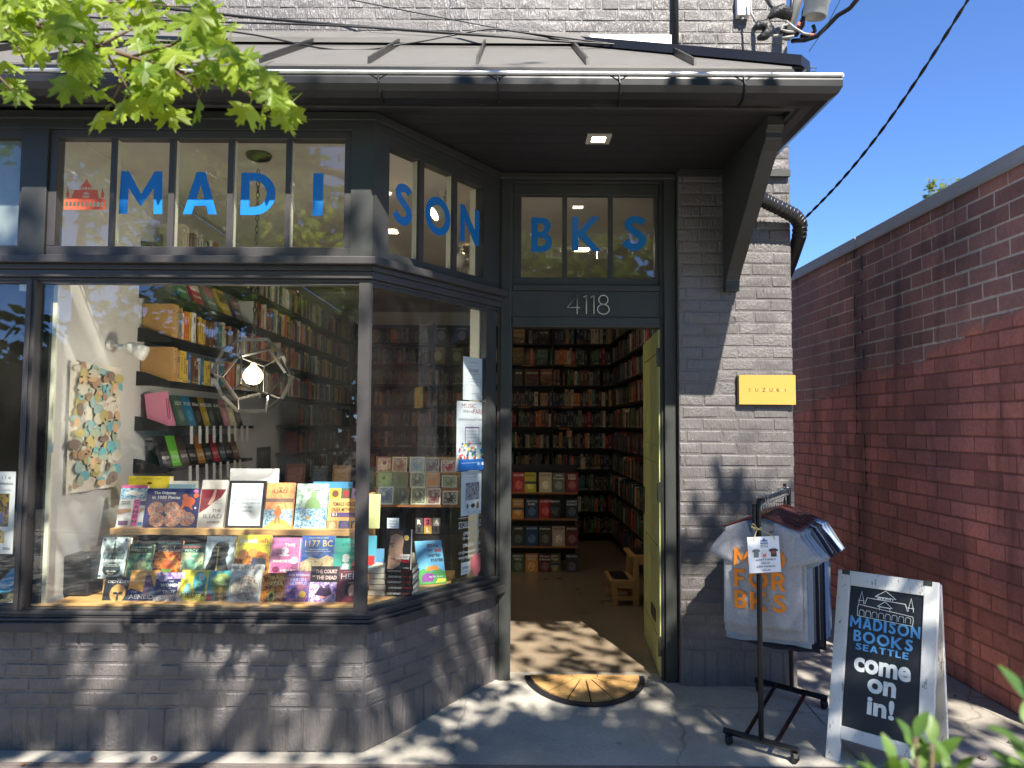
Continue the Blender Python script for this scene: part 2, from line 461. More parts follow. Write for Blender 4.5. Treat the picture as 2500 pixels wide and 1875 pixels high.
mb = MB(); mb.box(-40, 40, -3.4, -3.206, -0.155, 0.012); struct(mb.build('kerb', CONC2))
EDG = M('weathered_edging', (112, 103, 97), 0.8, var=0.3, vs=14, an=(1, 20, 20), bmp=0.6, bs=60, bd=0.004)
mb = MB()
for k in range(3): mb.box(-5.0, 1.565, 3.243 + k * 0.034, 3.243 + k * 0.034 + 0.030, -0.1, 0.004 - 0.003 * (k == 1))
struct(mb.build('edging_strip', EDG))

# =================================================================== BOOKSHOP BUILDING
shop = thing('bookshop', 'charcoal painted brick bookshop with angled display bay, blue transom letters and open door', 'shop', (0, 4.29, 0))
F = Frame((0, 3.46, 0), 0.0)
BA = math.atan2(0.83, 0.59); B = Frame((-0.672, 3.46, 0), BA); BL = math.hypot(0.83, 0.59)
DF = Frame((0, 4.29, 0), 0.0); PF = Frame((0, 4.21, 0), 0.0); K = math.tan(BA / 2)
CX = -0.672
def sF(px, py, d=0.0): return F.px(px, py, d)
def sB(px, py, d=0.0): return B.px(px, py, d)
def sD(px, py, d=0.0): return DF.px(px, py, d)

# ---- bricks
BRK = {}
def brick_mesh(w, h, v, mat, dp=0.04, ch=0.004):
    k = (round(w, 3), round(h, 3), v, mat.name)
    if k in BRK: return BRK[k]
    r = random.Random(hash((round(w * 1000), round(h * 1000), v)) & 0xffff)
    j = lambda s: r.uniform(-s, s)
    cs = [(-w / 2, -h / 2), (w / 2, -h / 2), (w / 2, h / 2), (-w / 2, h / 2)]
    sg = [(1, 1), (-1, 1), (-1, -1), (1, -1)]
    back = [(x + j(.001), dp, z + j(.001)) for x, z in cs]
    rim = [(x + j(.0015), ch + 0.001, z + j(.0015)) for x, z in cs]
    fr = [(x + a * (ch + abs(j(.003))), j(.0012), z + b * (ch + abs(j(.003)))) for (x, z), (a, b) in zip(cs, sg)]
    mid = (0, -abs(j(.002)), 0)
    mb = MB(); mb.mat(mat)
    fs = [(8, 9, 12), (9, 10, 12), (10, 11, 12), (11, 8, 12)]
    for i in range(4):
        n = (i + 1) % 4; fs += [(4 + i, 4 + n, 8 + n, 8 + i), (i, n, 4 + n, 4 + i)]
    mb.add(back + rim + fr + [mid], fs)
    me = mb.mesh('brick', fixn=True); BRK[k] = me; return me
def lay(a0, a1, z0, rows, joint=0.0075, vj=0.0045):
    """rows: (height, length, offset fraction) bottom up -> bricks (a, z, w, h)"""
    out = []; z = z0
    for h, L, off in rows:
        a = a0 - L * off
        while a < a1 - 0.012:
            b0, b1 = max(a, a0), min(a + L, a1)
            if b1 - b0 > 0.025: out.append(((b0 + b1) / 2, z + h / 2, b1 - b0 - vj, h - joint))
            a += L
        z += h
    return out
BR_R = random.Random(3)
def brick_mtx(fr, a, z, d=0.0):
    m = fr.mtx(a, d + BR_R.uniform(-.0015, .0018), z)
    return m @ Matrix.Rotation(rad(BR_R.uniform(-.5, .5)), 4, 'Y') @ Matrix.Rotation(rad(BR_R.uniform(-.6, .6)), 4, 'X')
def set_bricks(fr, lst, parent, mat, single=True, name='brick'):
    if single:
        for a, z, w, h in lst: inst(name, brick_mesh(w, h, BR_R.randrange(4), mat), parent, brick_mtx(fr, a, z))
    else:
        mb = MB(); mb.mat(mat)
        for a, z, w, h in lst:
            me = brick_mesh(w, h, BR_R.randrange(4), mat); mt = brick_mtx(fr, a, z)
            mb.add([mt @ v.co for v in me.vertices], [tuple(p.vertices) for p in me.polygons])
        mb.build(name, None, parent, kind='stuff', fixn=False)

# ---- base wall below the display windows
mb = MB(); F.box(mb, -6.0, CX, -0.05, 0.542, -0.16, -0.0032, 0, K)
B.box(mb, 0, BL, -0.05, 0.542, -0.16, -0.0032, -K, 0)
base = mb.build('base_wall', JOINTM, shop)
rows_b = [(0.199, 0.070, 0.3), (0.068, 0.2, 0.2), (0.064, 0.2, 0.7), (0.064, 0.2, 0.25), (0.068, 0.2, 0.65), (0.079, 0.074, 0.5)]
fl = lay(-2.47, CX - 0.004, 0.0, rows_b); set_bricks(F, fl, base, BRICKM)
set_bricks(F, lay(-4.4, -2.47, 0.0, rows_b), base, BRICKM, False, 'brick_courses')
bl = lay(0.006, BL - 0.015, 0.0, rows_b); set_bricks(B, bl, base, BRICKM)
# ---- right hand pier and its return wall
mb = MB(); mb.box(0.957, 1.604, 4.2132, 4.55, 0.0, 5.3); mb.box(1.45, 1.6035, 4.5501, 10.2, 0.0, 5.3)
pier = mb.build('pier', JOINTM, shop)
rows_p = [(0.2, 0.072, 0.1)] + [(0.0685, 0.203, [0.35, 0.85][i % 2] + [0, .06, -.05][i % 3]) for i in range(72)]
pl = lay(0.955, 1.608, 0.045, rows_p)
set_bricks(PF, [b for b in pl if b[1] < 2.98], pier, BRICKM)
set_bricks(PF, [b for b in pl if b[1] >= 2.98], pier, BRICKM, False, 'brick_courses')
SW = Frame((1.609, 4.21, 0), rad(90))
set_bricks(SW, lay(0.0, 3.6, 0.045, rows_p[:40]), pier, BRICKM, False, 'brick_courses')
# ---- upper wall above the roof
mb = MB(); mb.box(-6.0, 0.9569, 4.2132, 4.5, 2.99, 5.3); up = mb.build('upper_wall', JOINTM, shop)
rows_u = [(0.0685, 0.203 if i % 6 != 5 else 0.1, [0.35, 0.85][i % 2]) for i in range(26)]
ul = lay(-4.2, 0.955, 3.60, rows_u)
big = [b for b in ul if b[1] < 4.0 and b[0] > -2.3]
set_bricks(PF, [b for b in ul if b not in big], up, BRICKM, False, 'brick_courses')
set_bricks(PF, big, up, BRICKM, True)

# ---- sills (one run round the corner)
mb = MB()
for fr, a0, a1, k0, k1 in ((F, -6.0, CX, 0, K), (B, 0, BL + 0.02, -K, 0)):
    fr.box(mb, a0, a1, 0.545, 0.588, -0.14, 0.052, k0, k1)
    fr.box(mb, a0, a1, 0.588, 0.604, -0.14, 0.030, k0, k1)
    fr.box(mb, a0, a1, 0.604, 0.617, -0.14, 0.016, k0, k1)
    fr.box(mb, a0, a1, 0.617, 0.634, -0.14, 0.022, k0, k1)
mb.build('window_sill', TRIM, shop, bevel=0.004)
# ---- head and ledge between display windows and transoms
mb = MB()
for fr, a0, a1, k0, k1 in ((F, -6.0, CX, 0, K), (B, 0, BL + 0.02, -K, 0)):
    fr.box(mb, a0, a1, 2.172, 2.186, -0.06, 0.004, k0, k1)
    fr.box(mb, a0, a1, 2.186, 2.222, -0.06, 0.018, k0, k1)
    fr.box(mb, a0, a1, 2.222, 2.247, -0.06, 0.028, k0, k1)
    fr.box(mb, a0, a1, 2.247, 2.284, -0.06, 0.060, k0, k1)
mb.build('window_ledge', TRIM, shop, bevel=0.004)
mb = MB()
for fr, a0, a1, k0, k1 in ((F, -6.0, CX, 0, K), (B, 0, BL + 0.02, -K, 0)):
    fr.box(mb, a0, a1, 2.902, 2.984, -0.08, 0.010, k0, k1)
    fr.box(mb, a0, a1, 2.944, 2.983, 0.0102, 0.034, k0, k1)
mb.build('window_header', TRIM2, shop, bevel=0.003)

def pane(fr, a0, a1, z0, z1, d, parent):
    mb = MB(); fr.box(mb, a0, a1, z0, z1, d - 0.004, d); return mb.build('pane', GLASS, parent)
# ---- letters cut from blue film
def gl(ch):
    w = 0.205
    if ch == 'M': return 1.04, [[(0, 0), (0.03, 1), (0.21, 1), (0.52, 0.47), (0.83, 1), (1.01, 1), (1.04, 0), (0.83, 0), (0.815, 0.60), (0.52, 0.17), (0.225, 0.60), (0.21, 0)]]
    if ch == 'A': return 0.80, [[(0, 0), (0.29, 1), (0.51, 1), (0.80, 0), (0.59, 0), (0.54, 0.2), (0.26, 0.2), (0.21, 0)], [(0.31, 0.36), (0.49, 0.36), (0.40, 0.70)]]
    if ch == 'D': return 0.80, [[(0, 0), (0.32, 0)] + circle(0.32, 0.5, 0.48, 0.5, 16, -80, 80) + [(0.32, 1), (0, 1)], [(0.2, 0.19), (0.31, 0.19)] + circle(0.31, 0.5, 0.28, 0.31, 16, -80, 80) + [(0.31, 0.81), (0.2, 0.81)]]
    if ch == 'I': return 0.24, [[(0, 0), (0.24, 0), (0.24, 1), (0, 1)]]
    if ch == 'O': return 0.98, [circle(0.49, 0.5, 0.49, 0.51, 36), circle(0.49, 0.5, 0.29, 0.31, 30)]
    if ch == 'N': return 0.80, [[(0, 0), (0, 1), (0.17, 1), (0.61, 0.42), (0.61, 1), (0.80, 1), (0.80, 0), (0.63, 0), (0.19, 0.58), (0.19, 0)]]
    if ch == 'B': return 0.62, [[(0, 0), (0.33, 0)] + circle(0.33, 0.28, 0.29, 0.28, 12, -80, 55) + [(0.47, 0.54)] + circle(0.32, 0.75, 0.26, 0.25, 12, -40, 80) + [(0.31, 1), (0, 1)],
                                [(0.19, 0.17), (0.31, 0.17)] + circle(0.31, 0.29, 0.12, 0.12, 10, -70, 70) + [(0.31, 0.41), (0.19, 0.41)], [(0.19, 0.59), (0.29, 0.59)] + circle(0.29, 0.71, 0.10, 0.12, 10, -70, 70) + [(0.29, 0.83), (0.19, 0.83)]]
    if ch == 'K': return 0.86, [[(0, 0), (0.2, 0), (0.2, 0.42), (0.60, 0), (0.86, 0), (0.40, 0.52), (0.82, 1), (0.57, 1), (0.2, 0.58), (0.2, 1), (0, 1)]]
    if ch == 'S': return 0.66, None
    if ch == 'F': return 0.58, [[(0, 0), (0.2, 0), (0.2, 0.38), (0.52, 0.38), (0.52, 0.56), (0.2, 0.56), (0.2, 0.82), (0.58, 0.82), (0.58, 1), (0, 1)]]
    if ch == 'E': return 0.58, [[(0, 0), (0.58, 0), (0.58, 0.18), (0.2, 0.18), (0.2, 0.41), (0.52, 0.41), (0.52, 0.58), (0.2, 0.58), (0.2, 0.82), (0.58, 0.82), (0.58, 1), (0, 1)]]
    if ch == 'L': return 0.55, [[(0, 0), (0.55, 0), (0.55, 0.18), (0.2, 0.18), (0.2, 1), (0, 1)]]
    if ch == 'T': return 0.66, [[(0.23, 0), (0.43, 0), (0.43, 0.82), (0.66, 0.82), (0.66, 1), (0, 1), (0, 0.82), (0.23, 0.82)]]
    if ch == 'R': return 0.68, [[(0, 0), (0.2, 0), (0.2, 0.36), (0.27, 0.36), (0.45, 0), (0.68, 0), (0.46, 0.40)] + circle(0.34, 0.69, 0.29, 0.31, 14, -60, 85) + [(0.32, 1), (0, 1)], [(0.2, 0.54), (0.31, 0.54)] + circle(0.31, 0.68, 0.13, 0.14, 10, -80, 80) + [(0.31, 0.82), (0.2, 0.82)]]
S_PTS = [(0.56, 0.845)] + circle(0.335, 0.735, 0.225, 0.17, 10, 30, 250) + circle(0.33, 0.255, 0.235, 0.16, 10, 62, -150)
def add_word(mb, word, fn, cx, cy, w, h, gap=0.14):
    ws = [gl(c)[0] for c in word]; tot = sum(ws) + gap * (len(word) - 1); x = cx - w / 2; k = w / tot
    for c, gw in zip(word, ws):
        f = lambda px, py, x=x: fn(x + px * k, cy - h / 2 + py * h)
        loops = gl(c)[1]
        if loops is None: stroke(mb, S_LINE, 0.195, f)
        else: mb.poly(loops, f)
        x += (gw + gap) * k
S_LINE = [(0.575, 0.80), (0.51, 0.875), (0.42, 0.905), (0.32, 0.90), (0.235, 0.86), (0.185, 0.785), (0.195, 0.70), (0.25, 0.625), (0.34, 0.56), (0.44, 0.485), (0.525, 0.40), (0.555, 0.31), (0.535, 0.21), (0.465, 0.135), (0.36, 0.10), (0.25, 0.115), (0.16, 0.175), (0.075, 0.265)]
def letter(fr, ch, a0, a1, z0, z1, d, mat, parent, name='letter'):
    w, loops = gl(ch); fn = lambda x, y: fr.pt(a0 + (a1 - a0) * x / w, d, z0 + (z1 - z0) * y)
    mb = MB()
    if loops is None:
        pts = [(0.575, 0.80), (0.51, 0.875), (0.42, 0.905), (0.32, 0.90), (0.235, 0.86), (0.185, 0.785), (0.195, 0.70), (0.25, 0.625), (0.34, 0.56), (0.44, 0.485), (0.525, 0.40), (0.555, 0.31), (0.535, 0.21), (0.465, 0.135), (0.36, 0.10), (0.25, 0.115), (0.16, 0.175), (0.075, 0.265)]
        fs = lambda x, y: fr.pt(a0 + (a1 - a0) * x / 0.66, d, z0 + (z1 - z0) * y)
        stroke(mb, pts, 0.195, fs)
    else: mb.poly(loops, fn)
    return mb.build(name, mat, parent, fixn=False)
BLUE = M('blue_vinyl_film', (30, 118, 192), 0.35, spec=0.4)
ORNG = M('coral_vinyl_film', (226, 98, 62), 0.4)

# ---- transom window over the front display window
xs = [137, 267, 279, 410, 424, 554, 568, 696, 709, 840]; ed = [sF(x, 470)[0] for x in xs]
ZT0, ZT1 = 2.338, 2.862
l0, r0 = sF(117, 470)[0], sF(858, 470)[0]
mb = MB(); F.box(mb, l0, r0, 2.284, ZT0, -0.06, 0.0); F.box(mb, l0, r0, ZT1, 2.902, -0.06, 0.0)
F.box(mb, l0, ed[0], ZT0, ZT1, -0.06, 0.0); F.box(mb, ed[-1], r0, ZT0, ZT1, -0.06, 0.0)
tw = mb.build('transom_window', TRIM, shop, bevel=0.003)
def muntin(fr, a0, a1, z0, z1, parent):
    mb = MB(); mb.mat(TRIM); fr.box(mb, a0, a1, z0, z1, -0.022, -0.003); mb.mat(CREAM); fr.box(mb, a0 + 0.001, a1 - 0.001, z0, z1, -0.055, -0.0222)
    return mb.build('muntin', None, parent)
for i in range(1, 5): muntin(F, ed[2 * i - 1], ed[2 * i], ZT0, ZT1, tw)
for i in range(5): pane(F, ed[2 * i] - 0.004, ed[2 * i + 1] + 0.004, ZT0 - 0.004, ZT1 + 0.004, -0.024, tw)
for ch, a, b, t, bt in (('M', 291, 398, 419, 523), ('A', 448, 531, 420, 523), ('D', 588, 673, 421, 524), ('I', 764, 789, 421, 525)):
    a0 = sF(a, 470, -.023)[0]; a1 = sF(b, 470, -.023)[0]; letter(F, ch, a0, a1, sF(480, bt, -.023)[1], sF(480, t, -.023)[1], -0.0232, BLUE, tw)
def emblem(mb, fn):
    """station pavilion: spire, long roof, arcade"""
    P = lambda *l: mb.poly(list(l), fn)
    P([(0, 0), (1, 0), (1, 0.30), (0.97, 0.30), (0.97, 0.33), (0.9, 0.38), (0.83, 0.38), (0.79, 0.68), (0.70, 0.70), (0.62, 0.70), (0.52, 0.55), (0.42, 0.70), (0.24, 0.70), (0.18, 0.38), (0.10, 0.38), (0.03, 0.33), (0.03, 0.30), (0, 0.30)][0:0] or [(0, 0), (1, 0), (1, 0.32), (0.9, 0.38), (0.83, 0.40), (0.79, 0.66), (0.24, 0.66), (0.18, 0.40), (0.10, 0.38), (0, 0.32)],
      *[[(0.03 + k * 0.094, 0.10), (0.03 + k * 0.094 + 0.07, 0.10), (0.03 + k * 0.094 + 0.07, 0.22), (0.03 + k * 0.094 + 0.05, 0.27), (0.03 + k * 0.094 + 0.02, 0.27), (0.03 + k * 0.094, 0.22)] for k in range(10)],
      [(0.44, 0.40), (0.60, 0.40), (0.60, 0.47), (0.44, 0.47)], [(0.42, 0.51), (0.62, 0.51), (0.52, 0.60)])
    for k in range(4): P([(0.405 + k * 0.07, 0.662), (0.425 + k * 0.07, 0.662), (0.425 + k * 0.07, 0.75), (0.405 + k * 0.07, 0.75)])
    P([(0.38, 0.752), (0.66, 0.752), (0.56, 0.93), (0.535, 1.02), (0.53, 1.12), (0.525, 1.12), (0.52, 1.02), (0.48, 0.93)])
    for c in (0.08, 0.92): P([(c - 0.035, 0.40), (c + 0.035, 0.40), (c + 0.03, 0.48), (c + 0.05, 0.49), (c + 0.015, 0.62), (c, 0.80), (c - 0.015, 0.62), (c - 0.05, 0.49), (c - 0.03, 0.48)])
mb = MB(); e0 = sF(150, 470)[0]; e1 = sF(252, 470)[0]; z0 = sF(200, 508)[1]; z1 = sF(200, 426)[1]
emblem(mb, lambda x, y: F.pt(e0 + (e1 - e0) * x, -0.0232, z0 + (z1 - z0) * y / 1.12)); mb.build('emblem', ORNG, tw, fixn=False)
# pilasters either side
mb = MB(); F.box(mb, sF(55, 500)[0], l0 - 0.0, 2.2845, 2.9015, -0.06, 0.014); mb.build('pilaster', TRIM2, shop, bevel=0.003)
mb = MB(); F.box(mb, r0, CX, 2.2845, 2.9015, -0.06, 0.012, 0, K); B.box(mb, 0, 0.10, 2.2845, 2.9015, -0.05, 0.012, -K, 0); mb.build('corner_post', TRIM2, shop)
# next transom to the left
mb = MB(); x1 = sF(46, 500)[0]; xo = sF(55, 500)[0]
F.box(mb, -4.4, xo, 2.284, ZT0, -0.06, 0.0); F.box(mb, -4.4, xo, ZT1, 2.902, -0.06, 0.0); F.box(mb, x1, xo, ZT0, ZT1, -0.06, 0.0); F.box(mb, -4.4, -4.3, ZT0, ZT1, -0.06, 0.0)
t2 = mb.build('transom_window', TRIM, shop)
FROST = M('frosted_film', (140, 148, 142), 0.7, var=0.1, vs=20)
pane(F, -4.304, x1 + 0.004, ZT0 - 0.004, ZT1 + 0.004, -0.024, t2)
mb = MB(); F.box(mb, -4.3, x1 + 0.02, ZT0 - 0.01, ZT1 + 0.01, -0.05, -0.045); mb.build('window_blind', FROST, t2)

# ---- transom window over the bay's angled side
bx = [sB(943, 486)[0], sB(1025, 511)[0], sB(1036, 515)[0], sB(1108, 538)[0], sB(1117, 540)[0], sB(1181, 560)[0]]
mb = MB(); B.box(mb, 0.10, BL, 2.284, ZT0, -0.06, 0.0); B.box(mb, 0.10, BL, ZT1, 2.902, -0.06, 0.0)
B.box(mb, 0.10, bx[0], ZT0, ZT1, -0.06, 0.0) if bx[0] > 0.104 else None
B.box(mb, bx[5], BL, ZT0, ZT1, -0.06, 0.0)
tb = mb.build('transom_window', TRIM2, shop)
muntin(B, bx[1], bx[2], ZT0, ZT1, tb); muntin(B, bx[3], bx[4], ZT0, ZT1, tb)
mb = MB(); mb.mat(CREAM); B.box(mb, bx[5] - 0.002, bx[5] + 0.03, ZT0, ZT1, -0.10, -0.0602); mb.build('window_stop', None, tb)
for i in range(3): pane(B, bx[2 * i] - 0.004, bx[2 * i + 1] + 0.004, ZT0 - 0.004, ZT1 + 0.004, -0.024, tb)
for ch, a, b, xm, t, bt in (('S', 958.5, 1006, 983, 448, 551), ('O', 1038.5, 1099.5, 1069, 482, 574), ('N', 1124, 1170, 1147, 506, 595)):
    letter(B, ch, sB(a, 510, -.023)[0], sB(b, 540, -.023)[0], sB(xm, bt, -.023)[1], sB(xm, t, -.023)[1], -0.0232, BLUE, tb)

# ---- big display panes
lp0, lp1 = sF(71, 700)[0], sF(90, 700)[0]
mb = MB(); F.box(mb, lp0 - 0.005, lp1 + 0.004, 0.634, 2.172, -0.05, 0.014); F.box(mb, lp0 + 0.012, lp1 - 0.012, 0.6342, 2.1718, 0.0141, 0.024)
mb.build('window_post', TRIM, shop, bevel=0.003)
gl1 = sF(880, 700)[0]
mb = MB(); F.box(mb, gl1 - 0.006, CX, 0.634, 2.172, -0.045, 0.002, 0, K); B.box(mb, 0, 0.012, 0.634, 2.172, -0.045, 0.002, -K, 0); mb.build('corner_mullion', TRIM, shop)
dw = MB(); F.box(dw, lp1 + 0.004, gl1 - 0.006, 0.6342, 0.639, -0.045, -0.004); F.box(dw, lp1 + 0.004, gl1 - 0.006, 2.158, 2.1718, -0.045, -0.004)
dwo = dw.build('display_window', TRIM, shop)
pane(F, lp1, gl1, 0.640, 2.166, -0.02, dwo)
dw = MB(); F.box(dw, -4.4, lp0 - 0.005, 0.6342, 0.648, -0.045, -0.004); F.box(dw, -4.4, lp0 - 0.005, 2.158, 2.1718, -0.045, -0.004)
dw2 = dw.build('display_window', TRIM, shop); pane(F, -4.4, lp0, 0.640, 2.166, -0.02, dw2)
be = sB(1186, 1000)[0]
dw = MB(); B.box(dw, 0.012, BL - 0.02, 0.6342, 0.650, -0.045, -0.004); B.box(dw, 0.012, BL - 0.02, 2.156, 2.1718, -0.045, -0.004); B.box(dw, be, BL - 0.02, 0.650, 2.156, -0.045, 0.0)
dw3 = dw.build('display_window', TRIM2, shop); pane(B, 0.008, be + 0.004, 0.645, 2.162, -0.02, dw3)
mb = MB(); mb.mat(CREAM); B.box(mb, be - 0.012, be + 0.04, 0.634, 2.17, -0.11, -0.0452); mb.build('window_stop', None, dw3)

# ---- door surround
o0, o1 = sD(1250, 900)[0], sD(1612, 900)[0]; j0 = sD(1216, 600)[0]; j1 = 0.956
mb = MB(); DF.box(mb, j0, o0, 0.045, 2.98, -0.10, 0.0); DF.box(mb, j0 + 0.018, o0 - 0.008, 0.046, 2.979, 0.0002, 0.012); mb.build('door_jamb', TRIM2, shop, bevel=0.003)
mb = MB(); DF.box(mb, o1, j1, 0.045, 2.98, -0.10, 0.0); DF.box(mb, o1 + 0.02, j1 - 0.004, 0.046, 2.979, 0.0002, 0.03); DF.box(mb, o1 + 0.006, o1 + 0.014, 0.046, 2.08, 0.0002, 0.008); mb.build('door_jamb', TRIM2, shop, bevel=0.003)
zt = sD(1430, 799)[1]; zh1 = sD(1430, 775)[1]; zh2 = sD(1430, 710)[1]; zw0 = sD(1430, 697)[1]; zw1 = sD(1430, 447)[1]
mb = MB(); DF.box(mb, o0, o1, zh1, zh2, -0.09, -0.004); hd = mb.build('door_header', TRIM2, shop, bevel=0.003)
for z0_, z1_, d_ in ((zt, zh1, 0.006), (zh2, zw0, 0.008), (zw1, 2.98, 0.0)):
    mb = MB(); DF.box(mb, o0, o1, z0_, z1_, -0.09, d_); mb.build('door_rail', TRIM2, shop, bevel=0.003)
mb = MB(); DF.box(mb, j0, j1, 2.945, 2.981, 0.0125, 0.045); mb.build('crown_moulding', TRIM2, shop, bevel=0.004)
mb = MB(); DF.box(mb, o0, o1, 0.02, 0.056, -0.12, 0.02); mb.build('threshold', M('worn_threshold', (150, 143, 130), 0.5, var=0.2), shop)
# house number
NUMM = M('pale_number_metal', (205, 205, 190), 0.4)
nx0, nx1 = sD(1385, 744)[0], sD(1487, 744)[0]; nz0, nz1 = sD(1436, 767)[1], sD(1436, 721)[1]; nw = nx1 - nx0; nh = nz1 - nz0
def num(paths):
    mb = MB()
    for p, cl in paths: mb.tube([DF.pt(nx0 + nw * x, 0.006, nz0 + nh * y) for x, y in p], 0.0034, 6)
    mb.build('house_number', NUMM, hd, smooth=True)
num([([(0.235, 0), (0.235, 1), (0.0, 0.34), (0.30, 0.34)], 0)])
num([([(0.385, 0.88), (0.455, 0.99), (0.455, 0)], 0)])
num([([(0.565, 0.88), (0.635, 0.99), (0.635, 0)], 0)])
num([(circle(0.86, 0.76, 0.11, 0.24, 20, 0, 360) + [(0.97, 0.76)], 0), (circle(0.86, 0.26, 0.14, 0.26, 22, 0, 360) + [(1.0, 0.26)], 0)])
# transom above the door
kx = [1273, 1373, 1384, 1485, 1496, 1598]; kd = [sD(x, 578, -.03)[0] for x in kx]; kz0 = sD(1430, 679, -.03)[1]; kz1 = sD(1430, 478, -.03)[1]
mb = MB(); DF.box(mb, o0, o1, zw0, kz0, -0.07, -0.02); DF.box(mb, o0, o1, kz1, zw1, -0.07, -0.02); DF.box(mb, o0, kd[0], kz0, kz1, -0.07, -0.02); DF.box(mb, kd[5], o1, kz0, kz1, -0.07, -0.02)
td = mb.build('transom_window', TRIM2, shop, bevel=0.003)
for i in (1, 3):
    mb = MB(); mb.mat(TRIM2); DF.box(mb, kd[i], kd[i + 1], kz0, kz1, -0.06, -0.022); mb.build('muntin', None, td)
for i in range(3): pane(DF, kd[2 * i] - 0.004, kd[2 * i + 1] + 0.004, kz0 - 0.004, kz1 + 0.004, -0.04, td)
for ch, a, b, t, bt in (('B', 1297, 1348, 532, 616), ('K', 1396, 1468, 529, 613), ('S', 1517, 1578, 527, 612)):
    letter(DF, ch, sD(a, 578, -.04)[0], sD(b, 578, -.04)[0], sD(1430, bt, -.04)[1], sD(1430, t, -.04)[1], -0.0392, BLUE, td)

# ---- open door, pale green, hinged on the right
DGRN = M('pale_green_door_paint', (178, 182, 116), 0.42, var=0.16, vs=9, bmp=0.15, bs=40)
hx, hy = o1 - 0.008, 4.30; dwid, dh, dt = 0.84, zt - 0.075, 0.045
dm = Matrix.Translation((hx, hy, 0.066)) @ Matrix.Rotation(rad(-94.0), 4, 'Z')
mb = MB(); W = dwid
mb.box(-W, 0, 0.010, dt, 0, dh)
for x0, x1 in ((-W, -W + 0.11), (-0.11, 0)): mb.box(x0, x1, 0, 0.0098, 0, dh)
rails = [(0, 0.2), (0.62, 0.72), (1.22, 1.32), (dh - 0.13, dh)]
for z0, z1 in rails: mb.box(-W + 0.1101, -0.1101, 0, 0.0098, z0, z1)
mb.xf(dm); door = mb.build('door', DGRN, shop, bevel=0.002)
for (a, b) in ((0.2, 0.62), (0.72, 1.22), (1.32, dh - 0.13)):
    for k in range(5):
        mb = MB(); w5 = (W - 0.22) / 5; x0 = -W + 0.11 + k * w5; mb.box(x0 + 0.004, x0 + w5 - 0.004, 0.003, 0.0098, a + 0.006, b - 0.006); mb.xf(dm); mb.build('door_plank', DGRN, door, bevel=0.002)
HINGE = M('tarnished_hinge_metal', (78, 76, 62), 0.45, metal=0.5, var=0.2)
for z in (0.12, 1.0, 1.78):
    mb = MB(); mb.box(-0.002, 0.0065, -0.001, 0.044, z, z + 0.11); mb.tube([(0.006, -0.006, z), (0.006, -0.006, z + 0.11)], 0.007, 8); mb.xf(dm); mb.build('hinge', HINGE, door)
mb = MB(); mb.box(-0.42, -0.20, -0.003, 0.0, 0.26, 0.33); mb.xf(dm); mb.build('mail_slot', HINGE, door)
mb = MB(); mb.tube([(-W + 0.06, -0.06, 0.93), (-W + 0.06, -0.002, 0.93)], 0.011, 10); mb.lathe([(0.0, 0), (0.026, 0.004), (0.03, 0.016), (0.02, 0.03), (0, 0.034)], 0, 0, 12); mb.xf(dm) if False else None
mb = MB(); mb.tube([(-W + 0.06, 0.0, 0.93), (-W + 0.06, -0.05, 0.93), (-W + 0.16, -0.05, 0.93)], 0.009, 8); mb.box(-W + 0.035, -W + 0.085, -0.004, 0, 0.84, 1.02); mb.xf(dm); mb.build('door_handle', HINGE, door)

# ---- soffit, fascia, bracket
nb = 8; y0 = 3.335; y1 = 4.30
for k in range(nb):
    a, b = y0 + (y1 - y0) * k / nb, y0 + (y1 - y0) * (k + 1) / nb
    mb = MB(); mb.box(-1.2, 1.285, a + 0.002, b - 0.002, 2.986, 3.004); mb.build('soffit_board', SOFFM, shop)
mb = MB(); mb.box(-6.0, 1.285, 3.335, 4.215, 3.006, 3.03); mb.build('soffit_deck', SOFFM, shop)
mb = MB(); mb.box(-6.0, 1.312, 3.308, 3.3345, 2.956, 3.135); mb.box(1.2855, 1.312, 3.335, 4.208, 2.956, 3.135); mb.build('fascia', TRIM2, shop, bevel=0.003)
mb = MB(); prof = [(4.206, 2.27), (4.206, 2.984), (3.44, 2.984), (3.44, 2.935), (3.47, 2.915), (3.47, 2.885), (3.53, 2.845), (4.11, 2.375), (4.15, 2.33), (4.15, 2.27)]
mb.prism(prof, lambda y, z: (1.213, y, z), lambda y, z: (1.29, y, z)); mb.build('eave_bracket', TRIM2, shop, bevel=0.004)
mb = MB(); PF.box(mb, 0.957, 1.60, 2.945, 2.983, 0.0055, 0.03); mb.build('crown_moulding', TRIM2, shop)

# ---- gutter with mitred corner
GP = [(0.004, 3.034), (0.0, 3.02), (0.0, 2.992), (0.014, 2.966), (0.045, 2.948), (0.09, 2.944), (0.13, 2.95), (0.155, 2.962), (0.155, 3.05)]
LX, LY = 1.44, 3.15
mb = MB(); n = len(GP)
vs = [(-6.0, LY + o, z) for o, z in GP] + [(LX - o, LY + o, z) for o, z in GP] + [(LX - o, 4.17, z) for o, z in GP]
mb.add(vs, [(i, i + 1, n + i + 1, n + i) for i in range(n - 1)] + [(n + i, n + i + 1, 2 * n + i + 1, 2 * n + i) for i in range(n - 1)] + [tuple(2 * n + i for i in range(n))])
gut = mb.build('gutter', GUTM, shop); so_ = gut.modifiers.new('thick', 'SOLIDIFY'); so_.thickness = 0.002; so_.offset = 1
mb = MB(); mb.tube([(-6, LY + 0.002, 3.041), (LX, LY + 0.002, 3.041)], 0.0105, 8); mb.tube([(LX - 0.002, LY, 3.041), (LX - 0.002, 4.17, 3.041)], 0.0105, 8)
mb.box(-6, LX - 0.02, LY + 0.006, LY + 0.03, 3.0445, 3.0475); mb.build('gutter_lip', GALV, gut)
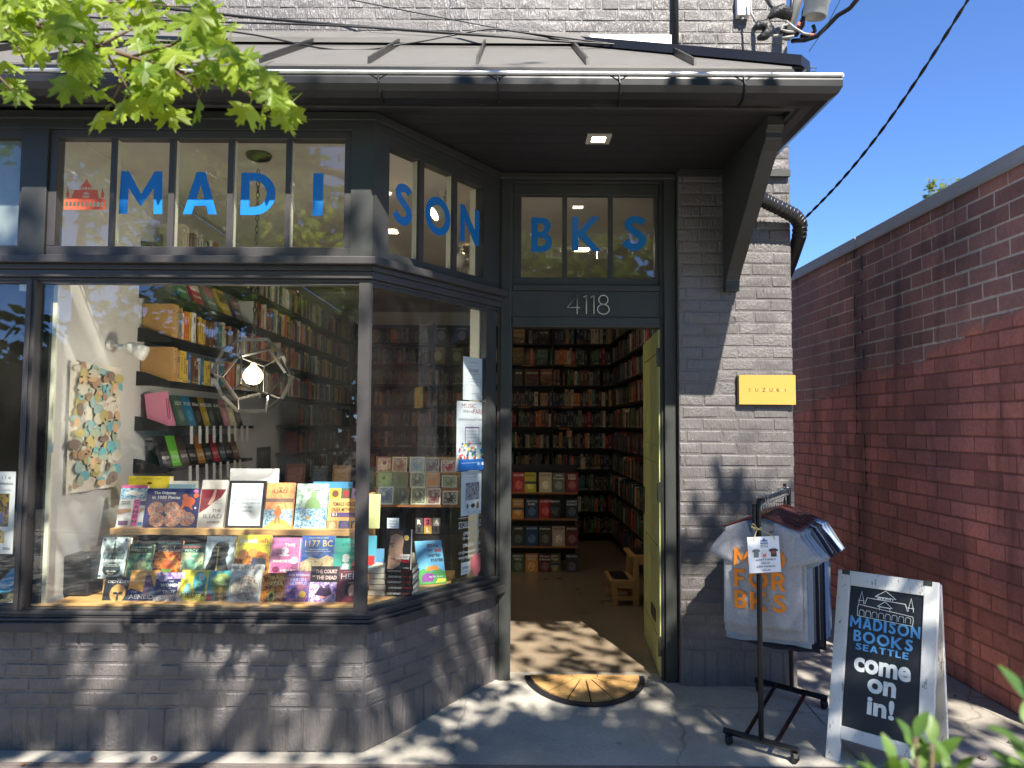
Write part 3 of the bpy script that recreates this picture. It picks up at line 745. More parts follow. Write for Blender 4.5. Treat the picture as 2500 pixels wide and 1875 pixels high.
for px in (923, 1213, 1511, 1815, 640, 350):
    x = atY(px, 200, LY)[0]; mb = MB(); mb.tube([(x, LY - 0.003, 3.03), (x + 0.004, LY - 0.006, 2.995), (x + 0.008, LY + 0.006, 2.955), (x + 0.010, LY + 0.04, 2.938), (x + 0.01, LY + 0.1, 2.936)], 0.004, 6, ry=1.8)
    for sg in (-1, 1): mb.tube([(x, LY - 0.004, 3.01), (x + sg * 0.045, LY - 0.001, 3.036)], 0.0018, 5)
    mb.build('gutter_hanger', GUTM, gut)
mb = MB()
dp = [(1.36, 4.07, 2.955), (1.362, 4.07, 2.86), (1.372, 4.075, 2.81), (1.405, 4.085, 2.775), (1.46, 4.10, 2.755), (1.54, 4.12, 2.725), (1.605, 4.14, 2.70), (1.645, 4.165, 2.665), (1.66, 4.22, 2.60), (1.66, 4.36, 2.48), (1.662, 4.7, 2.25), (1.662, 4.8, 2.1), (1.662, 4.8, 0.15)]
mb.tube(dp, 0.04, 14); ds = mb.build('downspout', GUTM, gut, smooth=True)
for k in (3, 4, 5, 6, 7):
    a, b = Vector(dp[k]), Vector(dp[k + 1])
    for t in (0.15, 0.5, 0.85):
        p = a.lerp(b, t); dv = (b - a).normalized() * 0.006; mb = MB(); mb.tube([p - dv, p, p + dv], [0.0405, 0.0435, 0.0405], 14); mb.build('elbow_ridge', GUTM, ds, smooth=True)

# ---- roof
EY, EX, EZ = 3.285, 1.335, 3.145; TYY, TZ = 4.206, 3.725
def rz(y): return EZ + (TZ - EZ) * (y - EY) / (TYY - EY)
seam = [atY(px, 156, EY)[0] for px in (101 - 266, 101, 367, 633, 899, 1165, 1435, 1699)]
hipx = lambda y: EX - (y - EY) * 1.0
ed2 = [-4.5] + seam + [EX]
for i in range(len(ed2) - 1):
    a, b = ed2[i], ed2[i + 1]; mb = MB()
    pts = [(a, EY), (b, EY)]
    if b > hipx(TYY):
        yb = EY + (EX - b); pts += [(b, yb)] if yb > EY + 1e-4 else []
        if a < hipx(TYY): pts += [(hipx(TYY), TYY), (a, TYY)]
        else: pts += [(a, EY + (EX - a))]
    else: pts += [(b, TYY), (a, TYY)]
    mb.prism(pts, lambda x, y: (x, y, rz(y)), lambda x, y: (x, y, rz(y) - 0.012)); mb.build('roof_panel', ROOFM, shop)
for x in seam:
    yt = min(TYY, EY + EX - x); mb = MB()
    mb.hexa([(x - .006, EY + .01, rz(EY)), (x + .006, EY + .01, rz(EY)), (x + .006, yt, rz(yt)), (x - .006, yt, rz(yt)), (x - .006, EY + .012, rz(EY) + .042), (x + .006, EY + .012, rz(EY) + .042), (x + .006, yt, rz(yt) + .042), (x - .006, yt, rz(yt) + .042)])
    mb.build('roof_seam', GUTM, shop)
mb = MB(); mb.add([(EX, EY, EZ), (EX, TYY, EZ), (hipx(TYY), TYY, TZ), (EX, EY, EZ - .012), (EX, TYY, EZ - .012), (hipx(TYY), TYY, TZ - .012)], [(0, 1, 2), (3, 5, 4), (0, 3, 4, 1), (0, 2, 5, 3)]); mb.build('roof_panel', ROOFM, shop)
mb = MB(); h0, h1 = Vector((EX, EY, EZ)), Vector((hipx(TYY), TYY, TZ)); sd = Vector((1, 1, 0)).normalized()
mb.hexa([h0 - sd * .05 + Vector((0, 0, -.01)), h0 + sd * .05 + Vector((0, 0, -.01)), h1 + sd * .05 + Vector((0, 0, -.01)), h1 - sd * .05 + Vector((0, 0, -.01)), h0 - sd * .045 + Vector((0, 0, .04)), h0 + sd * .045 + Vector((0, 0, .04)), h1 + sd * .045 + Vector((0, 0, .04)), h1 - sd * .045 + Vector((0, 0, .04))])
mb.build('hip_cap', GUTM, shop)
mb = MB(); mb.box(-6, EX, EY - 0.004, EY + 0.004, EZ - 0.04, EZ - 0.0125); mb.box(EX - .004, EX + .004, EY + .0045, 4.2, EZ - 0.04, EZ - 0.0125); mb.build('drip_edge', GUTM, shop)
mb = MB()
mb.hexa([(-6, TYY - .06, TZ - .02), (hipx(TYY) + .02, TYY - .06, TZ - .02), (hipx(TYY) + .02, TYY, TZ + .005), (-6, TYY, TZ + .005), (-6, TYY - .06, TZ + .01), (hipx(TYY) + .02, TYY - .06, TZ + .01), (hipx(TYY) + .02, TYY, TZ + .075), (-6, TYY, TZ + .075)])
mb.build('wall_flashing', ROOFM, shop)
f0 = atY(1440, 100, 4.2); f1 = atY(1652, 105, 4.2); mb = MB(); mb.box(f0.x, f1.x, 4.190, 4.2055, f1.z - 0.02, f0.z + 0.035); mb.build('wall_flashing', GALV, shop)

# ---- shop interior shell
FLOORM = M('brown_polished_floor', (142, 126, 106), 0.3, var=0.22, vs=3.5, bmp=0.05, bs=30)
mb = MB(); mb.box(-2.2, 1.53, 4.4105, 9.45, -0.05, 0.058); mb.box(-2.2, -0.75, 3.66, 4.41, -0.05, 0.058); struct(mb.build('shop_floor', FLOORM))
mb = MB(); mb.poly([[(-2.22, 3.525), (-0.72, 3.525), (-0.14, 4.34), (1.55, 4.34), (1.55, 9.5), (-2.22, 9.5)]], lambda x, y: (x, y, 2.95)); mb.poly([[(-2.22, 3.525), (-0.72, 3.525), (-0.14, 4.34), (1.55, 4.34), (1.55, 9.5), (-2.22, 9.5)]], lambda x, y: (x, y, 2.975)); mb.build('ceiling', CEILM, shop)
mb = MB(); mb.box(-2.33, -2.22, 3.53, 9.6, 0.0, 2.949); mb.box(-2.2199, 1.4499, 9.45, 9.6, 0.0, 2.949); mb.box(1.42, 1.4499, 4.40, 9.449, 0.0, 2.949); mb.build('interior_wall', WHITEW, shop)
mb = MB(); mb.box(-2.335, -2.215, 3.512, 3.5298, 0.63, 2.20); mb.build('partition_end', M('gloss_black_panel', (26, 26, 27), 0.25, var=0.2), shop)
mb = MB(); mb.box(-2.2199, -2.195, 3.5301, 3.545, 0.634, 2.9); mb.build('window_stop', CREAM, shop)
# neighbour unit behind the left-hand window
mb = MB(); mb.box(-5, -2.3301, 6.2, 6.3, 0, 2.94); mb.box(-5, -2.3301, 3.53, 6.2, 2.94, 2.96); mb.box(-5.1, -5, 3.5, 6.3, 0, 2.96); mb.box(-5, -2.3301, 3.62, 6.2, 0.0, 0.05); mb.build('interior_wall', M('dim_tan_wall', (120, 108, 92), 0.8), shop)
mb = MB(); mb.box(-5, -2.3301, 3.49, 3.95, 0.60, 0.633); mb.build('window_shelf', WHITEP, shop)

# =================================================================== NEIGHBOURING RED BRICK BUILDING
nb_ = thing('brick_building', 'long low red brown brick building along the alley with a pale metal coping', 'building', (2.66, 6, 0))
R = Frame((2.66, 13.0, 0), rad(-90))
def red_mat(name, mortar):
    m, nt, b = new_mat(name); vec = pos_node(nt)
    sep = nd(nt, 'ShaderNodeSeparateXYZ'); g = nd(nt, 'ShaderNodeNewGeometry'); nt.links.new(g.outputs['Position'], sep.inputs[0])
    n1 = noise_node(nt, vec, 2.6, 5, 0.65); n2 = noise_node(nt, vec, 38, 4, 0.6)
    # where the old wall was coated: below a ragged line
    lim = math_n(nt, 'ADD', math_n(nt, 'MULTIPLY', sep.outputs[1], 0.135), sep.outputs[2])
    lim = math_n(nt, 'ADD', lim, math_n(nt, 'MULTIPLY', math_n(nt, 'SUBTRACT', n1.outputs[0], 0.5), 0.55))
    low = ramp(nt, math_n(nt, 'MULTIPLY', lim, 0.25), [(0.648, (1, 1, 1)), (0.662, (0, 0, 0))])
    if mortar: up, dn = lin((214, 200, 186)), lin((160, 100, 86))
    else: up, dn = lin((166, 120, 110)), lin((208, 130, 114))
    oi = nd(nt, 'ShaderNodeObjectInfo')
    cu = ramp(nt, n1.outputs[0], [(0.3, tuple(x * .75 for x in up)), (0.7, tuple(x * 1.2 for x in up))])
    cd = ramp(nt, n1.outputs[0], [(0.3, tuple(x * .78 for x in dn)), (0.7, tuple(x * 1.15 for x in dn))])
    c = mixc(nt, low, cu, cd)
    if not mortar:
        rn = nd(nt, 'ShaderNodeMapRange'); rn.inputs[3].default_value = 0.72; rn.inputs[4].default_value = 1.22
        # each brick fired a little differently, worked out from where it lies
        vv = nd(nt, 'ShaderNodeVectorMath'); vv.operation = 'SNAP'; vv.inputs[1].default_value = (5, 0.245, 0.0968)
        nt.links.new(g.outputs['Position'], vv.inputs[0]); wn_ = nd(nt, 'ShaderNodeTexWhiteNoise'); nt.links.new(vv.outputs[0], wn_.inputs[0])
        nt.links.new(oi.outputs['Random'], rn.inputs[0])
        c = mixc(nt, 1.0, c, rn.outputs[0], 'MULTIPLY')
    f = ramp(nt, n2.outputs[0], [(0.3, (0.85,) * 3), (0.7, (1.12,) * 3)]); c = mixc(nt, 1.0, c, f, 'MULTIPLY')
    # lime runs and scuffs on the lower wall
    vs = pos_node(nt, (1, 7.0, 0.9)); st = noise_node(nt, vs, 2.4, 5, 0.7)
    sm = ramp(nt, st.outputs[0], [(0.62, (0, 0, 0)), (0.74, (1, 1, 1))]); sm = mixc(nt, 1.0, sm, ramp(nt, n2.outputs[0], [(0.5, (0, 0, 0)), (0.62, (1, 1, 1))]), 'MULTIPLY')
    sm = mixc(nt, 1.0, sm, low, 'MULTIPLY'); c = mixc(nt, math_n(nt, 'MULTIPLY', sm, 0.45 if not mortar else 0.8), c, (0.42, 0.36, 0.33))
    # damp dark streaks by the movement joint
    ds_ = ramp(nt, noise_node(nt, pos_node(nt, (1, 3, 0.5)), 1.7, 4).outputs[0], [(0.56, (1,) * 3), (0.7, (0.55,) * 3)]); c = mixc(nt, 1.0, c, ds_, 'MULTIPLY')
    jd = math_n(nt, 'ABSOLUTE', math_n(nt, 'ADD', math_n(nt, 'SUBTRACT', sep.outputs[1], 5.62), math_n(nt, 'MULTIPLY', math_n(nt, 'SUBTRACT', n1.outputs[0], 0.5), 0.25)))
    c = mixc(nt, 1.0, c, ramp(nt, jd, [(0.02, (0.5,) * 3), (0.16, (1.0,) * 3)]), 'MULTIPLY')
    blot = ramp(nt, noise_node(nt, vec, 1.1, 3, 0.5).outputs[0], [(0.40, (0.72, 0.74, 0.80)), (0.60, (1.12, 1.06, 1.02))]); c = mixc(nt, 0.8, c, blot, 'MULTIPLY')
    nt.links.new(c, b.inputs['Base Color']); b.inputs['Roughness'].default_value = 0.7
    bump(nt, b, n2.outputs[0], 0.3, 0.003)
    return m
REDB = red_mat('coated_red_brick', False); REDM = red_mat('lime_mortar', True)
mb = MB(); R.box(mb, -1, 9.38, -0.06, 2.89, -4.0, -0.0035); core = mb.build('wall', REDM, nb_)
rr = []
for i in range(30):
    for a, z, w, h in lay(-1.0, 9.384, 0.0 + i * 0.0968, [(0.0968, 0.245, 0.25 + 0.5 * (i % 2) + [0, .03, -.02, .01][i % 4])], 0.009, 0.009): rr.append((a, z, w, h))
def seen(b):
    Y = 13 - b[0]; px, py = proj((2.66, Y, b[1])); return 1930 < px < 2530 and -20 < py < 1900
vis = sorted([b for b in rr if seen(b)], key=lambda b: -b[0])[:300]; vk = set((round(b[0], 4), round(b[1], 4)) for b in vis)
set_bricks(R, vis, core, REDB); set_bricks(R, [b for b in rr if (round(b[0], 4), round(b[1], 4)) not in vk], core, REDB, False, 'brick_courses')
FB = Frame((2.664, 3.6165, 0), 0.0)
set_bricks(FB, [b for i in range(30) for b in lay(0.0, 3.9, i * 0.0968, [(0.0968, 0.245, 0.25 + 0.5 * (i % 2))], 0.009, 0.009)], core, REDB, False, 'brick_courses')
COP = M('grey_coping_metal', (172, 172, 172), 0.5, metal=0.2, var=0.12, vs=5, an=(1, 1, 4))
mb = MB(); zz = 0.02
JR = random.Random(3)
while zz < 2.84:
    h_ = JR.uniform(.05, .16); y_ = 5.62 + JR.choice((-.06, .06, -.05, .07)); R.box(mb, 13 - y_ - .006, 13 - y_ + .006, zz, zz + h_, -.01, .0022); zz += h_ + .002
mb.build('movement_joint', M('black_joint_sealant', (34, 30, 30), .7), nb_, kind='stuff')
for a, b in ((-1.0, 5.30), (5.305, 7.38), (7.39, 9.40)):
    mb = MB(); R.box(mb, a, b, 2.888, 2.965, -0.32, 0.022); R.box(mb, a, b, 2.876, 2.8878, 0.004, 0.022); mb.build('coping', COP, nb_, bevel=0.003)

# =================================================================== MAPLE ON THE KERB: trunk, limbs, crown, the low branch in view
def maple_leaf(v=0, lite=False):
    r = random.Random(v)
    half = [(0, 1.0), (.055, .83), (.17, .79), (.12, .64), (.15, .53), (.30, .60), (.36, .70), (.54, .74), (.47, .59), (.57, .50), (.42, .42), (.40, .34), (.52, .30), (.66, .20), (.49, .14), (.36, .06), (.2, .05), (.06, .0)]
    if lite: half = [half[i] for i in (0, 3, 4, 7, 11, 13, 17)]
    pts = [(x, y) for x, y in half] + [(-x * r.uniform(.92, 1.06), y * r.uniform(.96, 1.04)) for x, y in half[1:]][::-1]
    f = lambda x, y: (x, y, -0.22 * abs(x) ** 1.3 * (1 + .3 * v % 2) - 0.16 * y * y * [1, .4, 1.8, .2][v % 4] + 0.05 * math.sin(9 * x + v))
    c = (0, .33); vs = [f(*c)] + [f(*p) for p in pts]
    return vs, [(0, i, i % len(pts) + 1) for i in range(1, len(pts) + 1)]
LEAF = leaf_mat('maple_leaf_green', (0.11, 0.20, 0.014), (0.29, 0.38, 0.045), 0.52)
LEAFC = leaf_mat('maple_crown_green', (0.035, 0.085, 0.010), (0.085, 0.16, 0.022), 0.42)
BARK = M('maple_bark', (86, 76, 66), 0.9, var=0.3, vs=14, an=(1, 1, .25), bmp=0.8, bs=26, bd=0.01)
TWIG = M('young_bark', (96, 78, 60), 0.8, var=0.2, vs=30)
TX, TY = -1.25, -1.05
tree = thing('maple_tree', 'leafy street maple with a low branch of bright green leaves across the upper left', 'tree', (TX, TY, 0))
mb = MB(); tp = [(TX, TY, -0.1), (TX + .02, TY, .35), (TX + .05, TY - .02, 1.2), (TX + .10, TY - .03, 2.3), (TX + .2, TY - .05, 3.3)]
mb.tube(tp, [.24, .17, .15, .135, .125], 12); mb.build('trunk', BARK, tree, smooth=True)
LR = random.Random(21)
def limb(pts, r0, r1, name='limb', mat=None):
    P = [Vector(p) for p in pts]; out = []
    for i in range(len(P) - 1):
        for k in range(4):
            t = k / 4; q = P[i].lerp(P[i + 1], t); out.append(q + Vector((LR.uniform(-.02, .02), LR.uniform(-.02, .02), LR.uniform(-.02, .02))) * (r0 / .06))
    out.append(P[-1]); n = len(out)
    mb = MB(); mb.tube(out, [r0 + (r1 - r0) * i / (n - 1) for i in range(n)], 8); mb.build(name, mat or BARK, tree, smooth=True)
T3 = (TX + .2, TY - .05, 3.25)
limb([T3, (-.6, -.6, 4.4), (.2, -.2, 5.4), (1.1, .2, 6.2)], .09, .02)
limb([T3, (-1.5, -.9, 4.6), (-1.9, -.6, 5.8), (-2.2, .2, 6.8)], .10, .02)
limb([T3, (-1.6, -1.9, 4.3), (-1.7, -3.0, 5.0), (-1.2, -4.2, 5.6)], .08, .02)
limb([T3, (-.3, -1.6, 4.2), (.8, -2.3, 4.9), (2.0, -2.8, 5.6)], .08, .02)
limb([(-1.0, -.85, 3.7), (-1.7, -.1, 3.95), (-2.0, .9, 3.7), (-1.95, 1.5, 3.35), (-1.75, 1.95, 3.0)], .045, .012)
limb([T3, (-2.3, -1.3, 4.0), (-3.6, -1.2, 4.7), (-4.6, -.8, 5.3)], .07, .02)
# --- what the crown lets through: share of leaf cover for each patch of ground and wall (rows top to bottom of the frontage)
COVER = [
 "0000000000000000000",
 "2211110000000000000",
 "3332221111000000000",
 "5543321222000000000",
 "6655444455000000000",
 "5554444455500000000",
 "5554444446500100000",
 "6654444556620010000",
 "5433333456666442210",
 "6544333466666532230",
 "9876555633469422233",
 "9998755733569632333",
 "9998743799987655555",
 "9999643899999998766"]
def cover(p):
    px, py = proj(p); c = px / 1.1302 / 130 - .5; r = py / 1.1302 / 130 - .5
    c = min(max(int(round(c)), 0), 18); r = min(max(int(round(r)), 0), 13); return int(COVER[r][c]) / 9.6
CR = random.Random(5); crown = []
def add_cluster(c, n, sp, size=.105):
    for _ in range(n):
        p = c + Vector((CR.gauss(0, sp), CR.gauss(0, sp), CR.gauss(0, sp * .7)))
        crown.append((p, CR.uniform(.75, 1.2) * size))
def sample(fn, area, cosf, k=1.0):
    """leaf clusters standing up-sun of a patch so that it gets its share of shade"""
    n = int(area * cosf * 215 * k)
    for _ in range(n):
        p = fn(); c = cover(p)
        tau = -math.log(max(0.04, 1 - min(c, .965))) / 3.2
        if CR.random() < tau:
            t = CR.uniform(5.5, 10.5)
            q = p - LDIR * t
            b_ = q + LDIR * ((2.08 - q.y) / LDIR.y)
            if -1.75 < b_.x < -.5 and 2.0 < b_.z < 3.3 and CR.random() < .85: continue
            # keep out of the camera's view
            d = q - O_
            if d.dot(F_) > 0 and d.dot(V_) / max(d.dot(F_), .01) < .60 and abs(d.x) / max(d.dot(F_), .01) < .8: continue
            add_cluster(q, 6, .095)
u = CR.uniform
sample(lambda: Vector((u(-4.2, -.67), 3.46, u(0, 2.6))), 3.53 * 2.6, .62)
def bayp(): a = u(0, BL); return B.pt(a, 0, u(0, 2.2))
sample(bayp, BL * 2.7, .30)
sample(lambda: Vector((u(.95, 1.62), 4.21, u(0, 1.75))), .67 * 1.75, .62)
sample(lambda: Vector((u(-.7, 2.66), u(2.9, 4.3), 0.02)), 3.36 * 1.4, .77, 1.3)
def floorp():
    while True:
        p = Vector((u(0, .85), u(4.3, 5.5), 0.06))
        if p.x + .27 * (p.y - 4.29) < .82: return p
sample(floorp, .7 * 1.2, .77)
sample(lambda: Vector((u(1.6, 2.66), u(4.3, 7), 0)), 1.06 * 2.7, .77)
sample(lambda: Vector((u(1.0, 2.2), u(3.3, 4.0), u(.2, 1.1))), 1.2 * .9, .62, .5)
# --- the rest of the crown over the street side (seen mirrored in the glass)
for _ in range(1500):
    q = Vector((u(-5.5, 3.4), u(-6.5, -.2), 0)); q.z = 2.9 + abs(CR.gauss(0, 1.2)) + .16 * abs(q.y + 2)
    if q.y + q.z / 1.23 > 3.0 or (abs(q.x - TX) < .3 and q.z < 3.2): continue
    if mnoise.noise(q * 0.6) < 0.02: continue
    b_ = q + LDIR * ((2.08 - q.y) / LDIR.y)
    if -1.75 < b_.x < -.5 and 2.0 < b_.z < 3.3: continue
    if b_.z > 2.2 and b_.z-1.7 > 2.6: continue
    add_cluster(q, 9, .17, .12)
mbs = MB(); mbs.mat(LEAFC); tmpl = [maple_leaf(k, True) for k in range(3)]
for p, s in crown:
    vs, fs = tmpl[CR.randrange(3)]
    ax = Vector((CR.gauss(0, .6), CR.gauss(0, .6), -.35 + CR.gauss(0, .35))).normalized()
    nn = Vector((CR.gauss(0, .4), CR.gauss(0, .4) - .25, 1)).normalized(); xx = ax.cross(nn).normalized(); zz = xx.cross(ax)
    mbs.add([p + (xx * v[0] + ax * v[1] + zz * v[2]) * s for v in vs], fs)
mbs.build('crown', None, tree, kind='stuff', fixn=False)
# --- the low branch that hangs into view
BY = 2.08
bp = [atY(px, py, BY) for px, py in ((-160, -8), (0, 36), (118, 70), (240, 114), (320, 139), (422, 169), (590, 219), (690, 290))]
mb = MB(); mb.tube([Vector((-1.75, 1.95, 3.0))] + bp, [.016, .012, .0095, .009, .0075, .0065, .0055, .004, .002], 8); mb.build('branch', TWIG, tree, smooth=True)
tw_ = [[(118, 70), (148, 30), (172, -20)], [(240, 114), (315, 74), (360, 50)], [(118, 70), (150, 130), (165, 180)], [(260, 130), (305, 205), (330, 250)], [(320, 139), (300, 200), (262, 270)], [(422, 169), (470, 210), (492, 250)], [(422, 169), (480, 130), (540, 90)], [(590, 219), (640, 240), (690, 300)], [(0, 36), (40, 110), (60, 150)], [(30, -30), (160, 10), (300, 5), (470, 20)], [(-60, 120), (0, 190), (50, 240)], [(320, 139), (420, 110), (500, 60)]]
TWP = []
for t in tw_:
    q = [atY(px, py, BY + LR.uniform(-.1, .12) * (i > 0)) for i, (px, py) in enumerate(t)]; TWP.append(q)
    mb = MB(); mb.tube(q, [.005] + [.0035] * (len(q) - 2) + [.0018], 6); mb.build('twig', TWIG, tree, smooth=True)
LM = []
for k in range(4):
    vs, fs = maple_leaf(k); mb = MB(); mb.mat(LEAF); mb.add(vs, fs); mb.tube([(0, 0.02, 0), (0.02, -.3, -.03), (0, -.55, -.12)], .012, 4); LM.append(mb.mesh('leaf', fixn=False))
upper = [(-30, -40), (430, -40), (520, 20), (560, 120), (640, 175), (700, 250), (735, 330)]
lower = [(-30, 95), (60, 150), (110, 190), (190, 235), (250, 300), (330, 300), (420, 290), (480, 240), (560, 230), (640, 260), (735, 335)]
def interp(tab, x):
    for (a, b), (c, d) in zip(tab, tab[1:]):
        if a <= x <= c: return b + (d - b) * (x - a) / (c - a)
    return tab[-1][1]
spots = [(255, 290, 1.25), (303, 275, 1.0), (415, 280, 1.2), (485, 262, 1.1), (610, 275, 1.0), (640, 292, .9), (690, 305, .9), (175, 205, 1.15), (20, 210, 1.0), (10, 170, .9), (45, 238, .8), (560, 120, 1.0), (470, 55, 1.25), (590, 150, .9)]
BR2 = random.Random(8)
while len(spots) < 300:
    x = BR2.uniform(-30, 730); a = interp(upper, x); b = interp(lower, x) - 35
    if b <= a: continue
    y = BR2.uniform(a, b)
    if BR2.random() < (.95 if x < 560 else .6) * (1 if mnoise.noise(Vector((x / 70, y / 70, 3))) > -.15 else .12): spots.append((x, y, BR2.uniform(.62, 1.12)))
for x, y, s in spots:
    p = atY(x, y - 20, BY + BR2.uniform(-.28, .3))
    ax = Vector((BR2.gauss(.12, .45), BR2.gauss(-.25, .35), -.62 + BR2.gauss(0, .28))).normalized()
    nn = Vector((BR2.gauss(.1, .3), -.62 + BR2.gauss(0, .3), .70 + BR2.gauss(0, .25))).normalized()
    xx = ax.cross(nn).normalized(); zz = xx.cross(ax)
    mt = Matrix.Identity(4)
    for i in range(3): mt[i][0] = xx[i]; mt[i][1] = ax[i]; mt[i][2] = zz[i]; mt[i][3] = p[i]
    inst('leaf', LM[BR2.randrange(4)], tree, mt @ Matrix.Scale(.077 * s, 4))

# =================================================================== things across the street and beyond the wall
FARL = leaf_mat('far_leaf_green', (0.03, 0.06, 0.012), (0.07, 0.12, 0.025), 0.3)
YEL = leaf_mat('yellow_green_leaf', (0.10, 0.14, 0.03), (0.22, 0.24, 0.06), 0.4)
def far_tree(name, label, x, y, h, r, n, size, mat, group=None, low=.35):
    t = thing(name, label, 'tree', (x, y, -.15), group); g = random.Random(int(x * 31 + y))
    mb = MB(); mb.tube([(x, y, -.15), (x + .05, y, h * .4), (x, y + .1, h * .8)], [max(.05, r * .1), max(.04, r * .07), .03], 8); mb.build('trunk', BARK, t, smooth=True)
    mb = MB(); lobes = [(Vector((g.gauss(0, r * .45), g.gauss(0, r * .45), h * low + g.random() * h * (.95 - low))), r * g.uniform(.35, .6)) for _ in range(11)]
    for _ in range(n):
        c, rr_ = lobes[g.randrange(len(lobes))]; d = Vector((g.gauss(0, 1), g.gauss(0, 1), g.gauss(0, 1))).normalized() * rr_ * g.random() ** .4
        p = Vector((x, y, 0)) + c + d; a = Vector((g.gauss(0, 1), g.gauss(0, 1), g.gauss(0, .6))).normalized(); b = a.orthogonal().normalized(); s = size * g.uniform(.6, 1.3)
        mb.add([p - a * s, p + b * s * .55, p + a * s, p - b * s * .55], [(0, 1, 2, 3)])
    mb.build('crown', mat, t, fixn=False, kind='stuff')
q = atY(2318, 440, 14.0); far_tree('small_tree', 'sunlit yellow green treetop showing above the brick wall', q.x, 14.0, q.z + .25, .45, 900, .07, YEL, low=.74)
q = atY(2262, 500, 15.0); far_tree('small_tree', 'tiny sprig of a treetop just clearing the wall coping', q.x, 15.0, q.z + .1, .35, 500, .06, YEL, low=.80)
for k, x in enumerate((-13, -8.2, -3.6, 1.4, 6.0, 11)):
    far_tree('street_tree', ('leafy tree across the street furthest left, mirrored in the glass', 'second leafy tree from the left across the street', 'leafy tree across the street opposite the display window', 'leafy tree across the street opposite the door', 'leafy tree across the street opposite the brick pier', 'leafy tree across the street furthest right, behind the alley line')[k], x, -15 - (k % 3) * 1.5, 11 + (k * 7 % 4), 4.0, 6000, .27, FARL, 'trees across the street', low=.04)

# =================================================================== clipped shrub in the foreground, out of focus
SHL = leaf_mat('glossy_shrub_leaf', (0.04, 0.10, 0.018), (0.12, 0.21, 0.04), 0.35)
def lance():
    mb = MB(); n = 7; L = []; c = []
    for i in range(n):
        t = i / (n - 1); w = .24 * math.sin(math.pi * min(1, t * .96 + .03)) ** .8; z = -.25 * t * t
        L += [(-w, t, z + .10 * w), (0, t, z - .02), (w, t, z + .10 * w)]
    mb.add(L, [(i * 3 + j, i * 3 + j + 1, i * 3 + j + 4, i * 3 + j + 3) for i in range(n - 1) for j in range(2)]); mb.mat(SHL); return mb
shm = lance().mesh('leaf', True, False)
def shrub(px, py, Y, label, nst, tips):
    base = atY(px, py, Y); sb = thing('shrub', label, 'shrub', (base.x, base.y, 0)); g = random.Random(px)
    for k, (tx, ty) in enumerate(tips):
        tip = atY(tx, ty, Y + g.uniform(-.06, .06)); b0 = Vector((base.x + g.uniform(-.05, .05), Y + g.uniform(-.05, .05), 0.0))
        mid = b0.lerp(tip, .6) + Vector((g.uniform(-.03, .03), 0, 0)); mb = MB(); mb.tube([b0, mid, tip], [.007, .005, .003], 6); mb.build('stem', TWIG, sb, smooth=True)
        dv = (tip - mid).normalized()
        for j in range(nst):
            f = j / nst; p = tip - dv * (.20 * f ** 1.1); a = j * 2.4 + k
            ax = (Vector((math.cos(a), math.sin(a) * .8, 0)) * (.35 + .85 * f) + Vector((0, 0, .95 - .65 * f))).normalized(); nn = Vector((-ax.x * .4, -ax.y * .4 - .3, 1)).normalized()
            xx = ax.cross(nn).normalized(); zz = xx.cross(ax); mt = Matrix.Identity(4)
            for i in range(3): mt[i][0] = xx[i]; mt[i][1] = ax[i]; mt[i][2] = zz[i]; mt[i][3] = p[i]
            inst('leaf', shm, sb, mt @ Matrix.Scale(g.uniform(.055, .085) * (.65 + .5 * f), 4))
shrub(2250, 1900, 1.12, 'blurred green shrub tips in front of the sandwich board', 11, [(2235, 1800), (2275, 1815), (2185, 1865), (2325, 1880), (2140, 1915)])
shrub(2530, 1800, 1.05, 'blurred shrub leaves poking in at the right edge of the picture', 9, [(2515, 1690), (2530, 1780), (2545, 1850)])

hg = thing('filler_hedge', 'unseen hedge across the street mirrored low in the glass', 'filler_hedge', (0, -13.6, -.15))  # added behind the camera to darken the low reflections in the glass
mb = MB(); g_ = random.Random(4)
for _ in range(5200):
    p = Vector((g_.uniform(-22, 22), -13.6 + g_.uniform(-.6, .6), -.1 + 3.0 * g_.random() ** .7)); a = Vector((g_.gauss(0, 1), g_.gauss(0, 1), g_.gauss(0, .6))).normalized(); b = a.orthogonal().normalized(); s = .22 * g_.uniform(.6, 1.3)
    mb.add([p - a * s, p + b * s * .6, p + a * s, p - b * s * .6], [(0, 1, 2, 3)])
mb.build('foliage', FARL, hg, fixn=False, kind='stuff')

# =================================================================== PAVEMENT THINGS
# ---- half-round coir doormat
A_ = atG(1281, 1655); B_ = atG(2004 * 0 + 1571, 1655); yb = (A_.y + B_.y) / 2; mw = B_.x - A_.x; mcx = (A_.x + B_.x) / 2; mdep = yb - atG(1430, 1728).y
mat_o = thing('doormat', 'half round coir doormat with black rubber rim at the doorway', 'doormat', (mcx, yb, ground_z(mcx, yb)))
mz = lambda x, y, h: (x, y, ground_z(x, y) + h)
COIR = M('coir_fibre', (196, 152, 92), 0.95, var=0.3, vs=120, bmp=1.0, bs=260, bd=0.006)
RUB = M('black_rubber', (26, 27, 34), 0.55, bmp=0.2, bs=90)
arc = [(mcx + mw / 2 * math.cos(rad(a)), yb - mdep * math.sin(rad(a))) for a in range(0, 181, 6)]
mb = MB(); mb.prism(arc, lambda x, y: mz(x, y, .003), lambda x, y: mz(x, y, .014)); mb.build('rim', RUB, mat_o)
rim2 = [(mcx + (mw / 2 - .03) * math.cos(rad(a)), yb - .004 - (mdep - .034) * math.sin(rad(a))) for a in range(0, 181, 6)]
